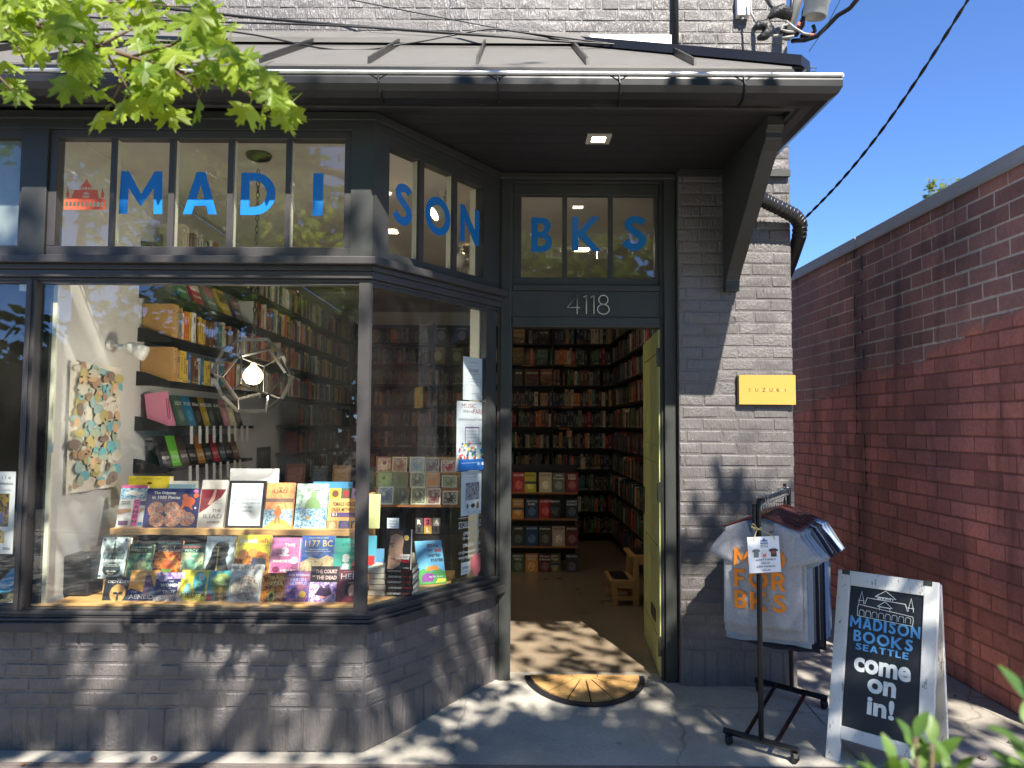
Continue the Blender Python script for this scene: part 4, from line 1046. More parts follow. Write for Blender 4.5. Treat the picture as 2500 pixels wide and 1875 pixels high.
for k in range(8):
    a0, a1 = k * 22.5, (k + 1) * 22.5; c = (mcx, yb - .006)
    pt = lambda a, r: (c[0] + (mw / 2 - .032) * r * math.cos(rad(a)), c[1] - (mdep - .04) * r * math.sin(rad(a)))
    lp = [pt(a0 + .9, 1), pt(a0 + 8, 1), pt(a0 + 15, 1), pt(a1 - .9, 1), pt(a1 - 3, .25), pt(a0 + 3, .25)]
    mb = MB(); mb.prism(lp, lambda x, y: mz(x, y, .0142), lambda x, y: mz(x, y, .0225)); mb.build('coir_segment', COIR, mat_o)
lp = [(c[0] + (mw / 2 - .032) * .235 * math.cos(rad(a)), c[1] - (mdep - .04) * .235 * math.sin(rad(a))) for a in range(0, 181, 15)]
mb = MB(); mb.prism(lp, lambda x, y: mz(x, y, .0142), lambda x, y: mz(x, y, .0225)); mb.build('coir_segment', COIR, mat_o)

# ---- sandwich board
TH = rad(43.7); bw, bh, lean = 0.43, 0.845, rad(13.8)
bo = Vector((1.431, 3.435, 0.0)); wd_ = Vector((math.cos(TH), -math.sin(TH), 0)); bk = Vector((math.sin(TH), math.cos(TH), 0))
sbd = thing('sandwich_board', 'chalkboard sandwich board in a chipped white frame lettered come on in', 'sandwich board', bo)
vv_ = (bk * math.sin(lean) + Vector((0, 0, math.cos(lean)))).normalized()
fm = frame_mtx(bo, wd_, vv_)
def chipped():
    m, nt, b = new_mat('chipped_white_paint'); v = pos_node(nt, (1.3, 1.3, .4)); v2 = pos_node(nt, (9, 9, 1.4))
    n = noise_node(nt, v, 13, 6, 0.7); g = noise_node(nt, v2, 12, 5, 0.7)
    f = mixc(nt, 0.45, n.outputs[0], g.outputs[0])
    k = ramp(nt, f, [(0.57, (0, 0, 0)), (0.60, (1, 1, 1))])
    c = mixc(nt, k, (0.70, 0.70, 0.66), mixc(nt, g.outputs[0], (0.16, 0.12, 0.09), (0.36, 0.30, 0.24)))
    nt.links.new(c, b.inputs['Base Color']); b.inputs['Roughness'].default_value = 0.7; bump(nt, b, f, 0.6, 0.004); return m
CHIP = chipped(); BOARD = M('blackboard_paint', (27, 29, 30), 0.55, var=0.25, vs=7)
def bpart(name, x0, x1, z0, z1, y0, y1, mat, parent=None):
    mb = MB(); mb.box(x0, x1, y0, y1, z0, z1); mb.xf(fm); return mb.build(name, mat, parent or sbd, bevel=0.003)
bpart('frame_stile', 0, .058, 0, bh, 0, .026, CHIP); bpart('frame_stile', bw - .058, bw, 0, bh, 0, .026, CHIP)
bpart('frame_rail', .0585, bw - .0585, bh - .066, bh, .001, .025, CHIP); bpart('frame_rail', .0585, bw - .0585, .10, .155, .001, .025, CHIP)
pn = bpart('chalkboard', .0585, bw - .0585, .1555, bh - .0665, .009, .020, BOARD)
# rear leaf of the board
lean2 = rad(-4); vb = (bk * math.sin(-lean2) * -1 + Vector((0, 0, math.cos(lean2)))).normalized()
top = fm @ Vector((0, .03, bh)); rb_o = top - vb * (top.z / vb.z); fm2 = frame_mtx(rb_o, wd_, vb); L2 = (top - rb_o).length
for x0 in (0, bw - .058):
    mb = MB(); mb.box(x0, x0 + .058, 0, .024, 0, L2 - .01); mb.xf(fm2); mb.build('rear_stile', CHIP, sbd, bevel=0.003)
for z0 in (.1, L2 - .085):
    mb = MB(); mb.box(.0585, bw - .0585, .001, .023, z0, z0 + .06); mb.xf(fm2); mb.build('rear_rail', CHIP, sbd)
mb = MB(); mb.box(.0585, bw - .0585, .006, .016, .1605, L2 - .0855); mb.xf(fm2); mb.build('rear_chalkboard', BOARD, sbd)
for x in (.02, bw - .06):
    mb = MB(); mb.box(x, x + .035, -.002, .05, bh - .02, bh + .0025); mb.xf(fm); mb.build('hinge', HINGE, sbd)
mb = MB(); mb.tube([(.012, .02, .30), (.012, .16, .28)], .003, 6); mb.xf(fm)
mb.build('stay_cord', M('cord', (120, 110, 95), .9), sbd)
# lettering and line drawing
bx0, bx1, bz0, bz1 = .0585, bw - .0585, .1555, bh - .0665; BW, BH = bx1 - bx0, bz1 - bz0
om = fm @ Matrix.Translation((bx0, .009, bz0))
LBLU = M('sky_blue_paint_letter', (96, 168, 222), 0.6, var=0.18, vs=30); CHALKW = M('chalk_white_paint', (228, 232, 228), 0.6)
def arcw(x0, x1, y0, y1): return [(x0, y0), (x0, y1 - .01), (x0 + .01, y1), (x1 - .01, y1), (x1, y1 - .01), (x1, y0)]
lines = []
rw = .0075
q = lambda *p: lines.append(('l', list(p), rw, CHALKW))
q((.12, .862), (.13, .862 + .03), (.87, .862 - .03 + .03), (.88, .838)); q((.12, .862), (.125, .80)); q((.125, .80), (.87, .79)); q((.88, .838), (.87, .79))
for k in range(8):
    x = .15 + k * .09; pts = [(x, .805), (x, .838), (x + .012, .850), (x + .055, .850), (x + .068, .838), (x + .068, .805)]; lines.append(('l', pts, rw * .8, CHALKW))
q((.22, .897), (.25, .955), (.77, .95), (.80, .895)); q((.40, .955), (.40, .975), (.60, .975), (.60, .955)); q((.36, .975), (.50, 1.03), (.64, .975), (.36, .975))
for k in range(4): q((.415 + k * .045, .957), (.415 + k * .045, .97), (.435 + k * .045, .97), (.435 + k * .045, .957))
q((.40, .90), (.50, .945), (.60, .90), (.40, .90)); q((.43, .87), (.43, .897), (.57, .897), (.57, .87))
for c_ in (.175, .845): q((c_ - .035, .897), (c_ - .03, .925), (c_, 1.0), (c_ + .03, .925), (c_ + .035, .897)); q((c_ - .045, .925), (c_ + .045, .925))
lines = [(l[0], [(x, y * .90 + .068) for x, y in l[1]], l[2], l[3]) for l in lines]
prints(lines, BW, BH, om, 'line_drawing', pn)
mb = MB(); add_word(mb, 'MADISON', lambda x, y: tuple(om @ Vector((x * BW, -.0006, y * BH))), 0.5, 0.742, 0.95, 0.082); mb.build('lettering', LBLU, pn, fixn=False)
mb = MB(); add_word(mb, 'BOOKS', lambda x, y: tuple(om @ Vector((x * BW, -.0006, y * BH))), 0.49, 0.645, 0.8, 0.08); mb.build('lettering', LBLU, pn, fixn=False)
mb = MB(); add_word(mb, 'SEATTLE', lambda x, y: tuple(om @ Vector((x * BW, -.0006, y * BH))), 0.48, 0.57, 0.72, 0.046); mb.build('lettering', LBLU, pn, fixn=False)
prints([('t', 'come', .50, .445, .76, .100, .038, CHALKW)], BW, BH, om, 'lettering', pn)
prints([('t', 'on', .51, .320, .38, .100, .038, CHALKW)], BW, BH, om, 'lettering', pn)
prints([('t', 'in!', .51, .185, .36, .130, .035, CHALKW)], BW, BH, om, 'lettering', pn)

# ---- clothes rack on castors
fa, fb = atG(1777, 1818), atG(1939, 1864); ra, rb = atG(1852, 1690), atG(2011, 1732)
fc, rc = (fa + fb) / 2, (ra + rb) / 2
rack = thing('clothes_rack', 'black metal rolling clothes rack full of T-shirts beside the brick pier', 'clothes rack', (fc.x, fc.y, 0))
bz = .062
def barr(name, a, b, r=.0125, sq=True):
    mb = MB(); mb.tube([a, b], r, 4 if sq else 8); return mb.build(name, BLACKM, rack)
for a, b in ((fa, fb), (ra, rb)):
    d_ = (b - a).normalized() * .02; barr('base_bar', Vector((a.x, a.y, a.z + bz)) - d_, Vector((b.x, b.y, b.z + bz)) + d_, .015)
for a in (fa, fb, ra, rb):
    mb = MB(); mb.tube([Vector((a.x - .008, a.y, a.z + .026)), Vector((a.x + .008, a.y, a.z + .026))], .024, 14); mb.tube([Vector((a.x + .006, a.y + .018, a.z + .024)), Vector((a.x + .02, a.y + .02, a.z + .024))], .024, 14)
    mb.tube([Vector((a.x + .006, a.y + .006, a.z + .022)), Vector((a.x + .004, a.y, a.z + bz - .006))], .007, 8); mb.build('castor', M('black_castor_plastic', (22, 22, 23), .5), rack, smooth=False)
for t in (.28, .74):
    a = fa.lerp(fb, t); b = ra.lerp(rb, t); barr('cross_bar', Vector((a.x, a.y, a.z + bz + .006)), Vector((b.x, b.y, b.z + bz + .006)), .011)
ft = fa.lerp(fb, .52); rt = ra.lerp(rb, .52)
ZR = 1.155
barr('post', Vector((ft.x, ft.y, ft.z + bz)), Vector((ft.x, ft.y, ZR - .05)), .0125, False); barr('post', Vector((rt.x, rt.y, rt.z + bz)), Vector((rt.x, rt.y, ZR + .012)), .0125, False)
rdv = Vector((rt.x - ft.x, rt.y - ft.y, 0)); RL = rdv.length; rdv.normalize(); wdv = Vector((rdv.y, -rdv.x, 0))
mb = MB(); mb.tube([Vector((ft.x, ft.y, ZR - .09)), Vector((ft.x, ft.y, ZR - .02)), Vector((ft.x, ft.y, ZR)) + rdv * .012, Vector((ft.x, ft.y, ZR)) + rdv * .04, Vector((rt.x, rt.y, ZR)) - rdv * .04, Vector((rt.x, rt.y, ZR)) - rdv * .01, Vector((rt.x, rt.y, ZR - .02)), Vector((rt.x, rt.y, ZR - .09))], .0115, 10); mb.build('rail', BLACKM, rack, smooth=True)
for p in (ft, rt):
    mb = MB(); mb.lathe([(0, .018), (.008, .015), (.011, .006), (.007, -.004), (.005, -.02)], p.x - .022, p.y, 10, ZR - .03 if p is ft else ZR + .02); mb.tube([(p.x - .022, p.y, ZR - .12), (p.x - .022, p.y, ZR - .035)], .007, 8); mb.build('knob', BLACKM, rack)
# ---- hangers and shirts
HW = M('red_brown_hanger_wood', (84, 34, 24), 0.35, var=0.2, vs=12)
def hanger_meshes():
    h = MB(); pts = [(-.011, 0, .001), (-.022, 0, -.012)]
    hook = [(.0, 0, -.085), (0, 0, -.05), (.004, 0, -.036), (.018, 0, -.026), (.021, 0, -.008), (.013, 0, .010), (0, 0, .0155), (-.013, 0, .010), (-.019, 0, -.004), (-.018, 0, -.012)]
    h.tube(hook, .0017, 6); h.mats = [CHROME]
    b = MB(); path = []
    for k in range(-8, 9):
        x = k / 8 * .175; path.append((x, .012 * abs(k / 8) ** 2, -.088 - .062 * abs(k / 8) ** 1.25))
    b.tube(path, [.005 + .003 * (1 - abs(k) / 8) for k in range(-8, 9)], 8, ry=1.0); b.mats = [HW]
    return h.mesh('hook', True), b.mesh('bar', True)
HK, HB = hanger_meshes()
def shirt_mesh(seed, w=.40, L=.545, sl=.17, fat=.018):
    g = random.Random(seed); mb = MB(); NX, NZ = 26, 26
    ph = [g.uniform(0, 6) for _ in range(5)]
    def prof(z):            # half width at depth z below the shoulder point
        return w / 2 * (1.0 - .03 * math.sin(min(1, z / .16) * math.pi) + .02 * z / L)
    def top(t, front):       # shoulder line with the neck scooped out
        a = abs(t); sh = -.060 * a ** 1.15
        nk = .20
        if a < nk * 1.9: 
            q = a / (nk * 1.9); sh -= (.085 if front else .018) * (max(0, 1 - q * q)) ** .5
        return sh
    def surf(front):
        vs = []
        for j in range(NZ + 1):
            for i in range(NX + 1):
                t = -1 + 2 * i / NX; z0 = top(t, front); f = j / NZ; z = z0 + (-L - .006 * math.sin(3 * t + ph[0]) - z0) * f
                x = t * prof(-z); e = max(0, 1 - abs(t) ** 3.0)
                fold = .006 * f * math.sin(t * 7 + ph[1]) + .004 * math.sin(t * 13 + z * 9 + ph[2]) * f + .003 * math.sin(z * 22 + t * 4 + ph[3]) + .009 * f * mnoise.noise(Vector((t * 3.2 + seed, z * 5, 0))) + .006 * mnoise.noise(Vector((t * 6 + z * 14 + seed, z * 9 - t * 3, 2)))
                d = (fat * e * (.55 + .45 * math.sin(math.pi * min(1, .15 + f * .8))) + fold * e)
                vs.append((x, -d - .0012 if front else d * .8 + .0012, z))
        return vs
    fs = [(j * (NX + 1) + i, j * (NX + 1) + i + 1, (j + 1) * (NX + 1) + i + 1, (j + 1) * (NX + 1) + i) for j in range(NZ) for i in range(NX)]
    mb.add(surf(True), fs); mb.add(surf(False), [f[::-1] for f in fs])
    # sleeves
    for sg in (-1, 1):
        vs = []; n = 12; m_ = 6
        for k in range(m_):
            f = k / (m_ - 1); c = Vector((sg * (w / 2 - .028 + sl * .52 * f), 0, -.066 - sl * .86 * f)); dirv = Vector((sg * .52, 0, -.86)); nv = Vector((sg * .86, 0, .52))
            hw = .088 - .008 * f; hd = .008 + .005 * f
            for a in range(n):
                an = 2 * math.pi * a / n; rr = 1 + .06 * math.sin(3 * an + ph[4] + 3 * f)
                up_ = math.cos(an) * hw * rr
                p = c + nv * (up_ - .072 + .02 * f) + Vector((0, math.sin(an) * hd * (1.3 if k == m_ - 1 else 1), 0)) + dirv * (.01 * math.sin(2 * an + ph[0]) * f)
                vs.append(tuple(p))
        mb.add(vs, [(k * n + a, k * n + (a + 1) % n, (k + 1) * n + (a + 1) % n, (k + 1) * n + a) for k in range(m_ - 1) for a in range(n)])
    return mb
def cloth(name, col, heather=0.0):
    m, nt, b = new_mat(name); c = lin(col); v = pos_node(nt, (1, 1, .5)); n = noise_node(nt, v, 330, 4, .75)
    o = ramp(nt, n.outputs[0], [(0.35, tuple(x * (1 - heather) for x in c)), (0.65, tuple(min(1, x * (1 + heather)) for x in c))]); nt.links.new(o, b.inputs['Base Color'])
    b.inputs['Roughness'].default_value = .95; b.inputs['Specular IOR Level'].default_value = .2; b.inputs['Sheen Weight'].default_value = .15
    w_ = noise_node(nt, pos_node(nt), 17, 4, .6); bump(nt, b, w_.outputs[0], .4, .014); return m
GREY = cloth('heather_grey_jersey', (160, 160, 163), .22); BLUG = cloth('blue_grey_jersey', (138, 154, 172), .12); NAVY = cloth('navy_jersey', (38, 42, 58), .1); CHAR = cloth('charcoal_jersey', (72, 70, 72), .14); LBL = cloth('pale_blue_jersey', (150, 168, 196), .1); SLATE = cloth('slate_jersey', (104, 112, 122), .12)
seq = [(GREY, 'heather grey T-shirt printed with orange letters at the front of the rack', 0.352, .51), (GREY, 'longer plain heather grey T-shirt second from the front of the rack', 0.378, .565), (BLUG, 'blue grey T-shirt third on the rack showing below the grey ones', 0.387, .60), (GREY, 'pale heather T-shirt fourth along the rail with draped sleeve', 0.396, .59), (SLATE, 'slate grey T-shirt hanging in the middle of the rail', 0.396, .60), (NAVY, 'dark navy T-shirt with sleeve edge showing past the greys', 0.414, .66), (GREY, 'light grey T-shirt between the navy and charcoal ones', 0.405, .60), (CHAR, 'charcoal T-shirt two thirds of the way along the rail', 0.414, .66), (NAVY, 'black navy T-shirt hanging lowest near the back of the rack', 0.422, .68), (LBL, 'pale blue T-shirt with its shoulder lit near the back', 0.422, .64), (LBL, 'blue T-shirt last but one towards the rear post', 0.431, .64), (SLATE, 'blue grey T-shirt hanging last against the rear post', 0.431, .62)]
for i, (mt_, lab, w_, L_) in enumerate(seq):
    d0 = .055 + i * (RL - .14) / 11; base_p = Vector((ft.x, ft.y, 0)) + rdv * d0
    yaw = math.atan2(wdv.y, wdv.x) + rad(LR.uniform(-3, 3))
    hm = Matrix.Translation((base_p.x, base_p.y, ZR + .0118)) @ Matrix.Rotation(yaw, 4, 'Z')
    h_ = thing('hanger', '%s wooden hanger with wire hook holding the %s' % (('nearest', 'second', 'third', 'fourth', 'fifth', 'sixth', 'seventh', 'eighth', 'ninth', 'tenth', 'eleventh', 'rearmost')[i], lab.split(' T-shirt')[0] + ' T-shirt'), 'hanger', hm.translation, 'wooden hangers on the rack rail', yaw)
    inst('hook', HK, h_, None, False); inst('bar', HB, h_, None, False)
    t_ = shirt_mesh(40 + i, w_, L_, .135 + .015 * (i > 1)).build('t_shirt', mt_, None, smooth=True)
    t_.location = hm.translation + Vector((0, 0, -.098)); t_.rotation_euler = (0, 0, yaw); tag(t_, lab, 'T-shirt', 'T-shirts on the rack')
    if i == 0: SH0 = t_
    s_ = t_.modifiers.new('cloth', 'SOLIDIFY'); s_.thickness = .0015
# print on the front shirt
ORI = M('orange_shirt_print', (240, 138, 34), .8)
def fat0(x, z):
    t = x / .176; e = max(0, 1 - abs(t) ** 3.0); f = min(1, -z / .51); return -(.018 * e * (.55 + .45 * math.sin(math.pi * min(1, .15 + f * .8)))) - .011
for txt, cz in (('MAD', -.185), ('FOR', -.285), ('BKS', -.385)):
    mb = MB(); add_word(mb, txt, lambda x, y: (x, fat0(x, cz), y), -.008, cz, .235, .084, .16)
    mb.build('shirt_print', ORI, SH0, world=False, fixn=False)
mb = MB(); mb.tube([(.176 * t * .38, -.011 - .012 * (1 - t * t), -.022 - .083 * max(0, 1 - t * t) ** .5 + .0) for t in [k / 8 for k in range(-8, 9)]], .008, 6, ry=.5); mb.build('collar', GREY, SH0, world=False, smooth=True)
# price sign hung on string from the front post
s0 = atY(1824, 1312, ft.y - .035); s1 = atY(1901, 1308, ft.y - .035); s2 = atY(1830, 1400, ft.y - .035)
su = (s1 - s0).normalized(); sv = Vector((0, 0, 1)) - su * su.z; sv.normalize(); pw, phh = (s1 - s0).length, (s0 - s2).length
pm = frame_mtx(s0 - sv * phh, su, sv)
ps = thing('price_sign', 'white paper T-shirt price sign hanging on string from the rack post', 'sign', s0)
mb = MB(); mb.box(0, pw, 0, .0015, 0, phh); mb.xf(pm); card = mb.build('card', M('white_card', (238, 240, 244), .5), ps)
NB = (58, 92, 150); DK = (60, 62, 66)
tee = lambda cx, cy, s, c: [('p', [(cx - s, cy + .06), (cx - s * .45, cy + .1), (cx + s * .45, cy + .1), (cx + s, cy + .06), (cx + s * .85, cy + .01), (cx + s * .6, cy + .03), (cx + s * .6, cy - .13), (cx - s * .6, cy - .13), (cx - s * .6, cy + .03), (cx - s * .85, cy + .01)], c)]
prints([('p', [(.40, .86), (.64, .86), (.62, .90), (.57, .90), (.52, .97), (.47, .90), (.42, .90)], NB), ('r', .40, .80, .64, .835, NB), ('t', 'MADISON', .52, .765, .24, .03, .02, DK), ('t', 'BOOKS', .52, .715, .24, .03, .02, DK)]
       + tee(.25, .56, .13, (110, 116, 112)) + tee(.51, .52, .09, (232, 226, 220)) + tee(.80, .56, .15, (52, 46, 46)) + [('r', .46, .44, .56, .52, (226, 110, 90)), ('r', .74, .51, .86, .60, (150, 70, 60))]
       + [('t', 'ADULT T-SHIRTS', .53, .36, .64, .038, .03, DK), ('t', '$28.49', .53, .265, .26, .038, .03, DK), ('t', 'KIDS T-SHIRTS', .53, .17, .58, .038, .03, DK), ('t', '$23.49', .53, .07, .26, .038, .03, DK)], pw, phh, pm, 'card_print', card)
kn = Vector((ft.x - .012, ft.y - .02, ZR - .125)); mb = MB(); TW = M('jute_string', (206, 184, 128), .9)
mb.tube([pm @ Vector((pw * .2, -.002, phh * .9)), pm @ Vector((pw * .22, -.004, phh)), kn], .0022, 5); mb.tube([pm @ Vector((pw * .86, -.002, phh * .9)), pm @ Vector((pw * .83, -.004, phh)), kn], .0022, 5)
mb.tube([kn + Vector((.018 * math.cos(a / 5), .018 * math.sin(a / 5), .004 * math.sin(a))) for a in range(0, 34)], .0022, 5); mb.tube([kn, kn + Vector((-.022, -.004, .022)), kn + Vector((-.03, -.004, .006)), kn], .0022, 5)
mb.build('string', TW, ps)

# ---- gold wall plaque
g0, g1 = PF.px(1804, 915, .03), PF.px(1943, 988, .03)
GOLD = M('brushed_gold_acrylic', (212, 172, 86), .32, metal=.35, var=.05, vs=2)
plq = thing('wall_sign', 'gold acrylic plaque with dark spaced capitals on the brick pier', 'sign', PF.pt((g0[0] + g1[0]) / 2, .02, (g0[1] + g1[1]) / 2))
mb = MB(); PF.box(mb, g0[0], g1[0], g1[1], g0[1], .024, .031); pb = mb.build('plaque', GOLD, plq)
mb = MB(); PF.box(mb, g0[0] - .008, g1[0] - .03, g1[1] - .006, g0[1] - .004, .003, .0238); mb.build('backing', BLACKP, plq)
pw_, ph_ = g1[0] - g0[0], g0[1] - g1[1]; pmx = PF.mtx(g0[0], .031, g1[1])
DKB = (58, 46, 22); PALE = (226, 214, 170)
prints([('t', ch, .185 + k * .126, .49, None, .115, .0, DKB) for k, ch in enumerate('SUZUKI')] + [('t', ch, .25 + k * .126, .49, None, .06, .0, PALE) for k, ch in enumerate('SUZUK')], pw_, ph_, pmx, 'lettering', pb)

# ---- soffit light
sc_ = atZ(1461, 338, 2.985); lt = thing('soffit_light', 'square lit recessed lamp in the dark entry soffit', 'ceiling light', (sc_.x, sc_.y, 2.986))
mb = MB(); hw = .062
for x0, x1, y0_, y1_ in ((-hw, hw, -hw, -.035), (-hw, hw, .035, hw), (-hw, -.0351, -.035, .035), (.0351, hw, -.035, .035)): mb.box(sc_.x + x0, sc_.x + x1, sc_.y + y0_, sc_.y + y1_, 2.978, 2.9855)
mb.build('frame', M('light_trim', (190, 186, 176), .5), lt); mb = MB(); mb.box(sc_.x - .034, sc_.x + .034, sc_.y - .034, sc_.y + .034, 2.981, 2.9853); mb.build('lens', glow('warm_led', (255, 236, 200), 9.0), lt)

# =================================================================== CABLES AND SERVICE GEAR
CAB = M('black_cable', (24, 24, 26), .45)
def cable(label, pts, r, mat=CAB, ends=None, name='cable'):
    P = [atY(px, py, Y) for px, py, Y in pts]
    mb = MB(); out = []
    for i in range(len(P) - 1):
        p0, p1, p2, p3 = P[max(i - 1, 0)], P[i], P[i + 1], P[min(i + 2, len(P) - 1)]
        for k in range(6):
            t = k / 6; out.append(.5 * ((2 * p1) + (p2 - p0) * t + (2 * p0 - 5 * p1 + 4 * p2 - p3) * t * t + (3 * p1 - p0 - 3 * p2 + p3) * t ** 3))
    out.append(P[-1]); mb.tube(out, r, 8); o = mb.build(name, mat, None, smooth=True); return tag(o, label, 'cable')
cable('thick black cable sagging over the metal roof to the hip', [(-60, 0, 4.05), (300, 12, 4.05), (640, 45, 4.05), (1000, 74, 4.05), (1240, 90, 4.05), (1440, 104, 4.05), (1600, 116, 4.05), (1640, 118, 4.05)], .0085)
cable('second black cable lying just under the thick one', [(-60, 30, 4.0), (400, 50, 4.0), (800, 62, 4.0), (1150, 84, 4.0), (1350, 100, 4.0), (1560, 112, 4.0), (1625, 120, 4.0)], .006)
cable('thin cable low along the flashing with an upward kink', [(-60, 82, 4.0), (500, 72, 4.0), (820, 122, 3.9), (1000, 105, 3.95), (1105, 86, 4.0), (1200, 71, 4.05), (1280, 80, 4.05), (1500, 108, 4.0)], .005)
cable('thin grey line slanting down from the top of the wall', [(800, -12, 4.12), (1000, 28, 4.1), (1200, 66, 4.08), (1320, 88, 4.05), (1440, 108, 4.0)], .0035)
# twisted service drop across the sky
P0_, P1_ = atY(1945, 552, 4.7), atY(2400, -60, 3.2); mb = MB()
for ph in (0, math.pi):
    path = []
    for k in range(121):
        t = k / 120; c = P0_.lerp(P1_, t) - Vector((0, 0, .10 * math.sin(math.pi * t))); a = t * 62 + ph; path.append(c + Vector((math.cos(a) * .0042, 0, math.sin(a) * .0042)))
    mb.tube(path, .0048, 6)
tag(mb.build('service_drop_cable', CAB, None, smooth=True), 'twisted black service cable slanting across the blue sky', 'cable')
MASTG = M('galvanised_conduit', (150, 152, 150), .5, metal=.4, var=.15)
def tubepx(pts, r, n=12):
    mb = MB(); P = [atY(px, py, Y) for px, py, Y in pts]; mb.tube(P, r, n); return mb
hdq = atY(1992, 20, 3.98)
mast = thing('service_mast', 'electrical service mast with grey weatherhead and taped splices above the eave', 'service mast', (1.62, 4.1, 3.6))
tubepx([(1948, -60, 4.02), (1946, 0, 4.02), (1938, 30, 4.05), (1926, 70, 4.08), (1918, 96, 4.12)], .030).build('conduit', MASTG, mast, smooth=True)
mb = MB(); mb.lathe([(0, .205), (.03, .20), (.052, .17), (.062, .10), (.068, .045), (.072, .042), (.072, .036), (.066, .034), (.066, -.045), (.06, -.05), (.055, -.04), (.05, .02), (0, .03)], 0, 0, 22)
mb.xf(Matrix.Translation(hdq) @ Matrix.Rotation(rad(7), 4, 'Y') @ Matrix.Rotation(rad(8), 4, 'X')); mb.build('weatherhead', M('grey_weatherhead', (196, 198, 198), .45, metal=.15, var=.08), mast, smooth=True)
for pts, r in (([(1935, 100, 4.1), (1965, 98, 4.0), (1995, 88, 3.95), (2022, 62, 3.9), (2045, 38, 3.85), (2075, 20, 3.8), (2098, -8, 3.7)], .013), ([(1985, 62, 3.98), (1990, 75, 4.0), (1978, 90, 4.02), (1955, 110 * .8, 4.05)], .011), ([(1975, -10, 4.0), (1962, 30, 4.02), (1960, 62, 4.04), (1945, 85, 4.08), (1915, 92, 4.1)], .012), ([(1935, -15, 4.0), (1930, 40, 4.04), (1926, 62, 4.06), (1905, 80, 4.08)], .010), ([(1962, 40, 4.0), (1952, 62, 4.02), (1940, 78, 4.05), (1912, 84, 4.08)], .010)):
    tubepx(pts, r, 8).build('lead_wire', CAB, mast, smooth=True)
GRW = M('grey_lead', (150, 148, 142), .5)
for pts in ([(1985, 86, 3.97), (1962, 82, 3.98), (1940, 68, 3.99), (1920, 52, 4.0)], [(1942, 78, 4.0), (1922, 77, 4.0), (1906, 72, 4.0), (1912, 62, 4.0), (1924, 60, 4.0)], [(1906, 85, 4.02), (1888, 88, 4.02), (1876, 84, 4.02)], [(1938, 88, 4.0), (1910, 93, 4.0)]):
    tubepx(pts, .0075, 8).build('lead_wire', GRW, mast, smooth=True)
RED = M('orange_tape', (226, 106, 72), .6)
for a, b in (((1977, 85, 3.97), (1986, 86, 3.97)), ((1951, 55, 4.0), (1949, 63, 4.0))): tubepx([a, b], .0085, 8).build('tape_band', RED, mast)
tubepx([(1866, -10, 4.1), (1880, 10, 4.05), (1897, 28, 4.02)], .012).build('lead_wire', CAB, mast, smooth=True)
tubepx([(1832, -10, 4.12), (1834, 32, 4.12), (1848, 58, 4.08)], .007, 8).build('lead_wire', GRW, mast, smooth=True)
TAPE = M('black_tape', (28, 28, 30), .4, bmp=.8, bs=45, bd=.01, an=(1, 3, 1))
g_ = random.Random(2)
for pts in ([(1878, 44), (1892, 30), (1908, 26), (1924, 34), (1926, 46)], [(1842, 72), (1852, 62), (1870, 60), (1876, 74), (1866, 88), (1850, 94)]):
    mb = MB(); P = [atY(x, y, 4.0) for x, y in pts]; mb.tube(P, [.012, .03, .036, .030, .012][:len(P)] if len(P) == 5 else [.012, .026, .034, .036, .028, .010], 9); 
    mb.v = [tuple(Vector(v) + Vector((g_.gauss(0, .004), g_.gauss(0, .004), g_.gauss(0, .004)))) for v in mb.v]; mb.build('taped_splice', TAPE, mast, smooth=True)
w0, w1 = PF.px(1801, 36, .05), PF.px(1831, -25, .05); jb = thing('junction_box', 'small white box on the upper brick wall beside the mast', 'junction box', PF.pt(w0[0], .03, w0[1]))
mb = MB(); PF.box(mb, w0[0], w1[0], w0[1], w1[1], .004, .05); mb.build('box', WHITEP, jb, bevel=.004); mb = MB(); mb.tube([PF.pt(w0[0] + .03, .03, w0[1] + .002), PF.pt(w0[0] + .035, .03, w0[1] - .02)], .012, 10); mb.build('gland', M('grey_gland', (110, 110, 110), .5), jb)
mb = MB(); xq = PF.px(1649, 50, .03)[0]; zq = PF.px(1649, 113, .03)[1]; mb.tube([PF.pt(xq, .03, zq), PF.pt(xq, .03, 5.2)], .019, 10); tag(mb.build('conduit', M('painted_conduit', (44, 44, 46), .5), None, smooth=True), 'black painted conduit running up the upper brick wall', 'pipe')
mb = MB(); a = atY(1975, 126, 3.9); mb.tube([a, atY(2020, 60, 3.85), atY(2056, -10, 3.8)], .0022, 5); tag(mb.build('guy_wire', CAB), 'thin guy wire rising from the roof hip past the weatherhead', 'wire')
for pp, lab in (([(1972, 171), (1982, 164), (1993, 166), (1990, 174), (1978, 178)], 'curled wire end poking over the gutter by the roof corner'), ([(2006, 245), (2013, 252), (2010, 262), (1998, 261), (1990, 274), (1987, 262)], 'loose wire loop under the side gutter against the sky')):
    mb = MB(); mb.tube([atY(x, y, 3.45) for x, y in pp], .003, 6); tag(mb.build('wire_loop', CAB, None, smooth=True), lab, 'wire')

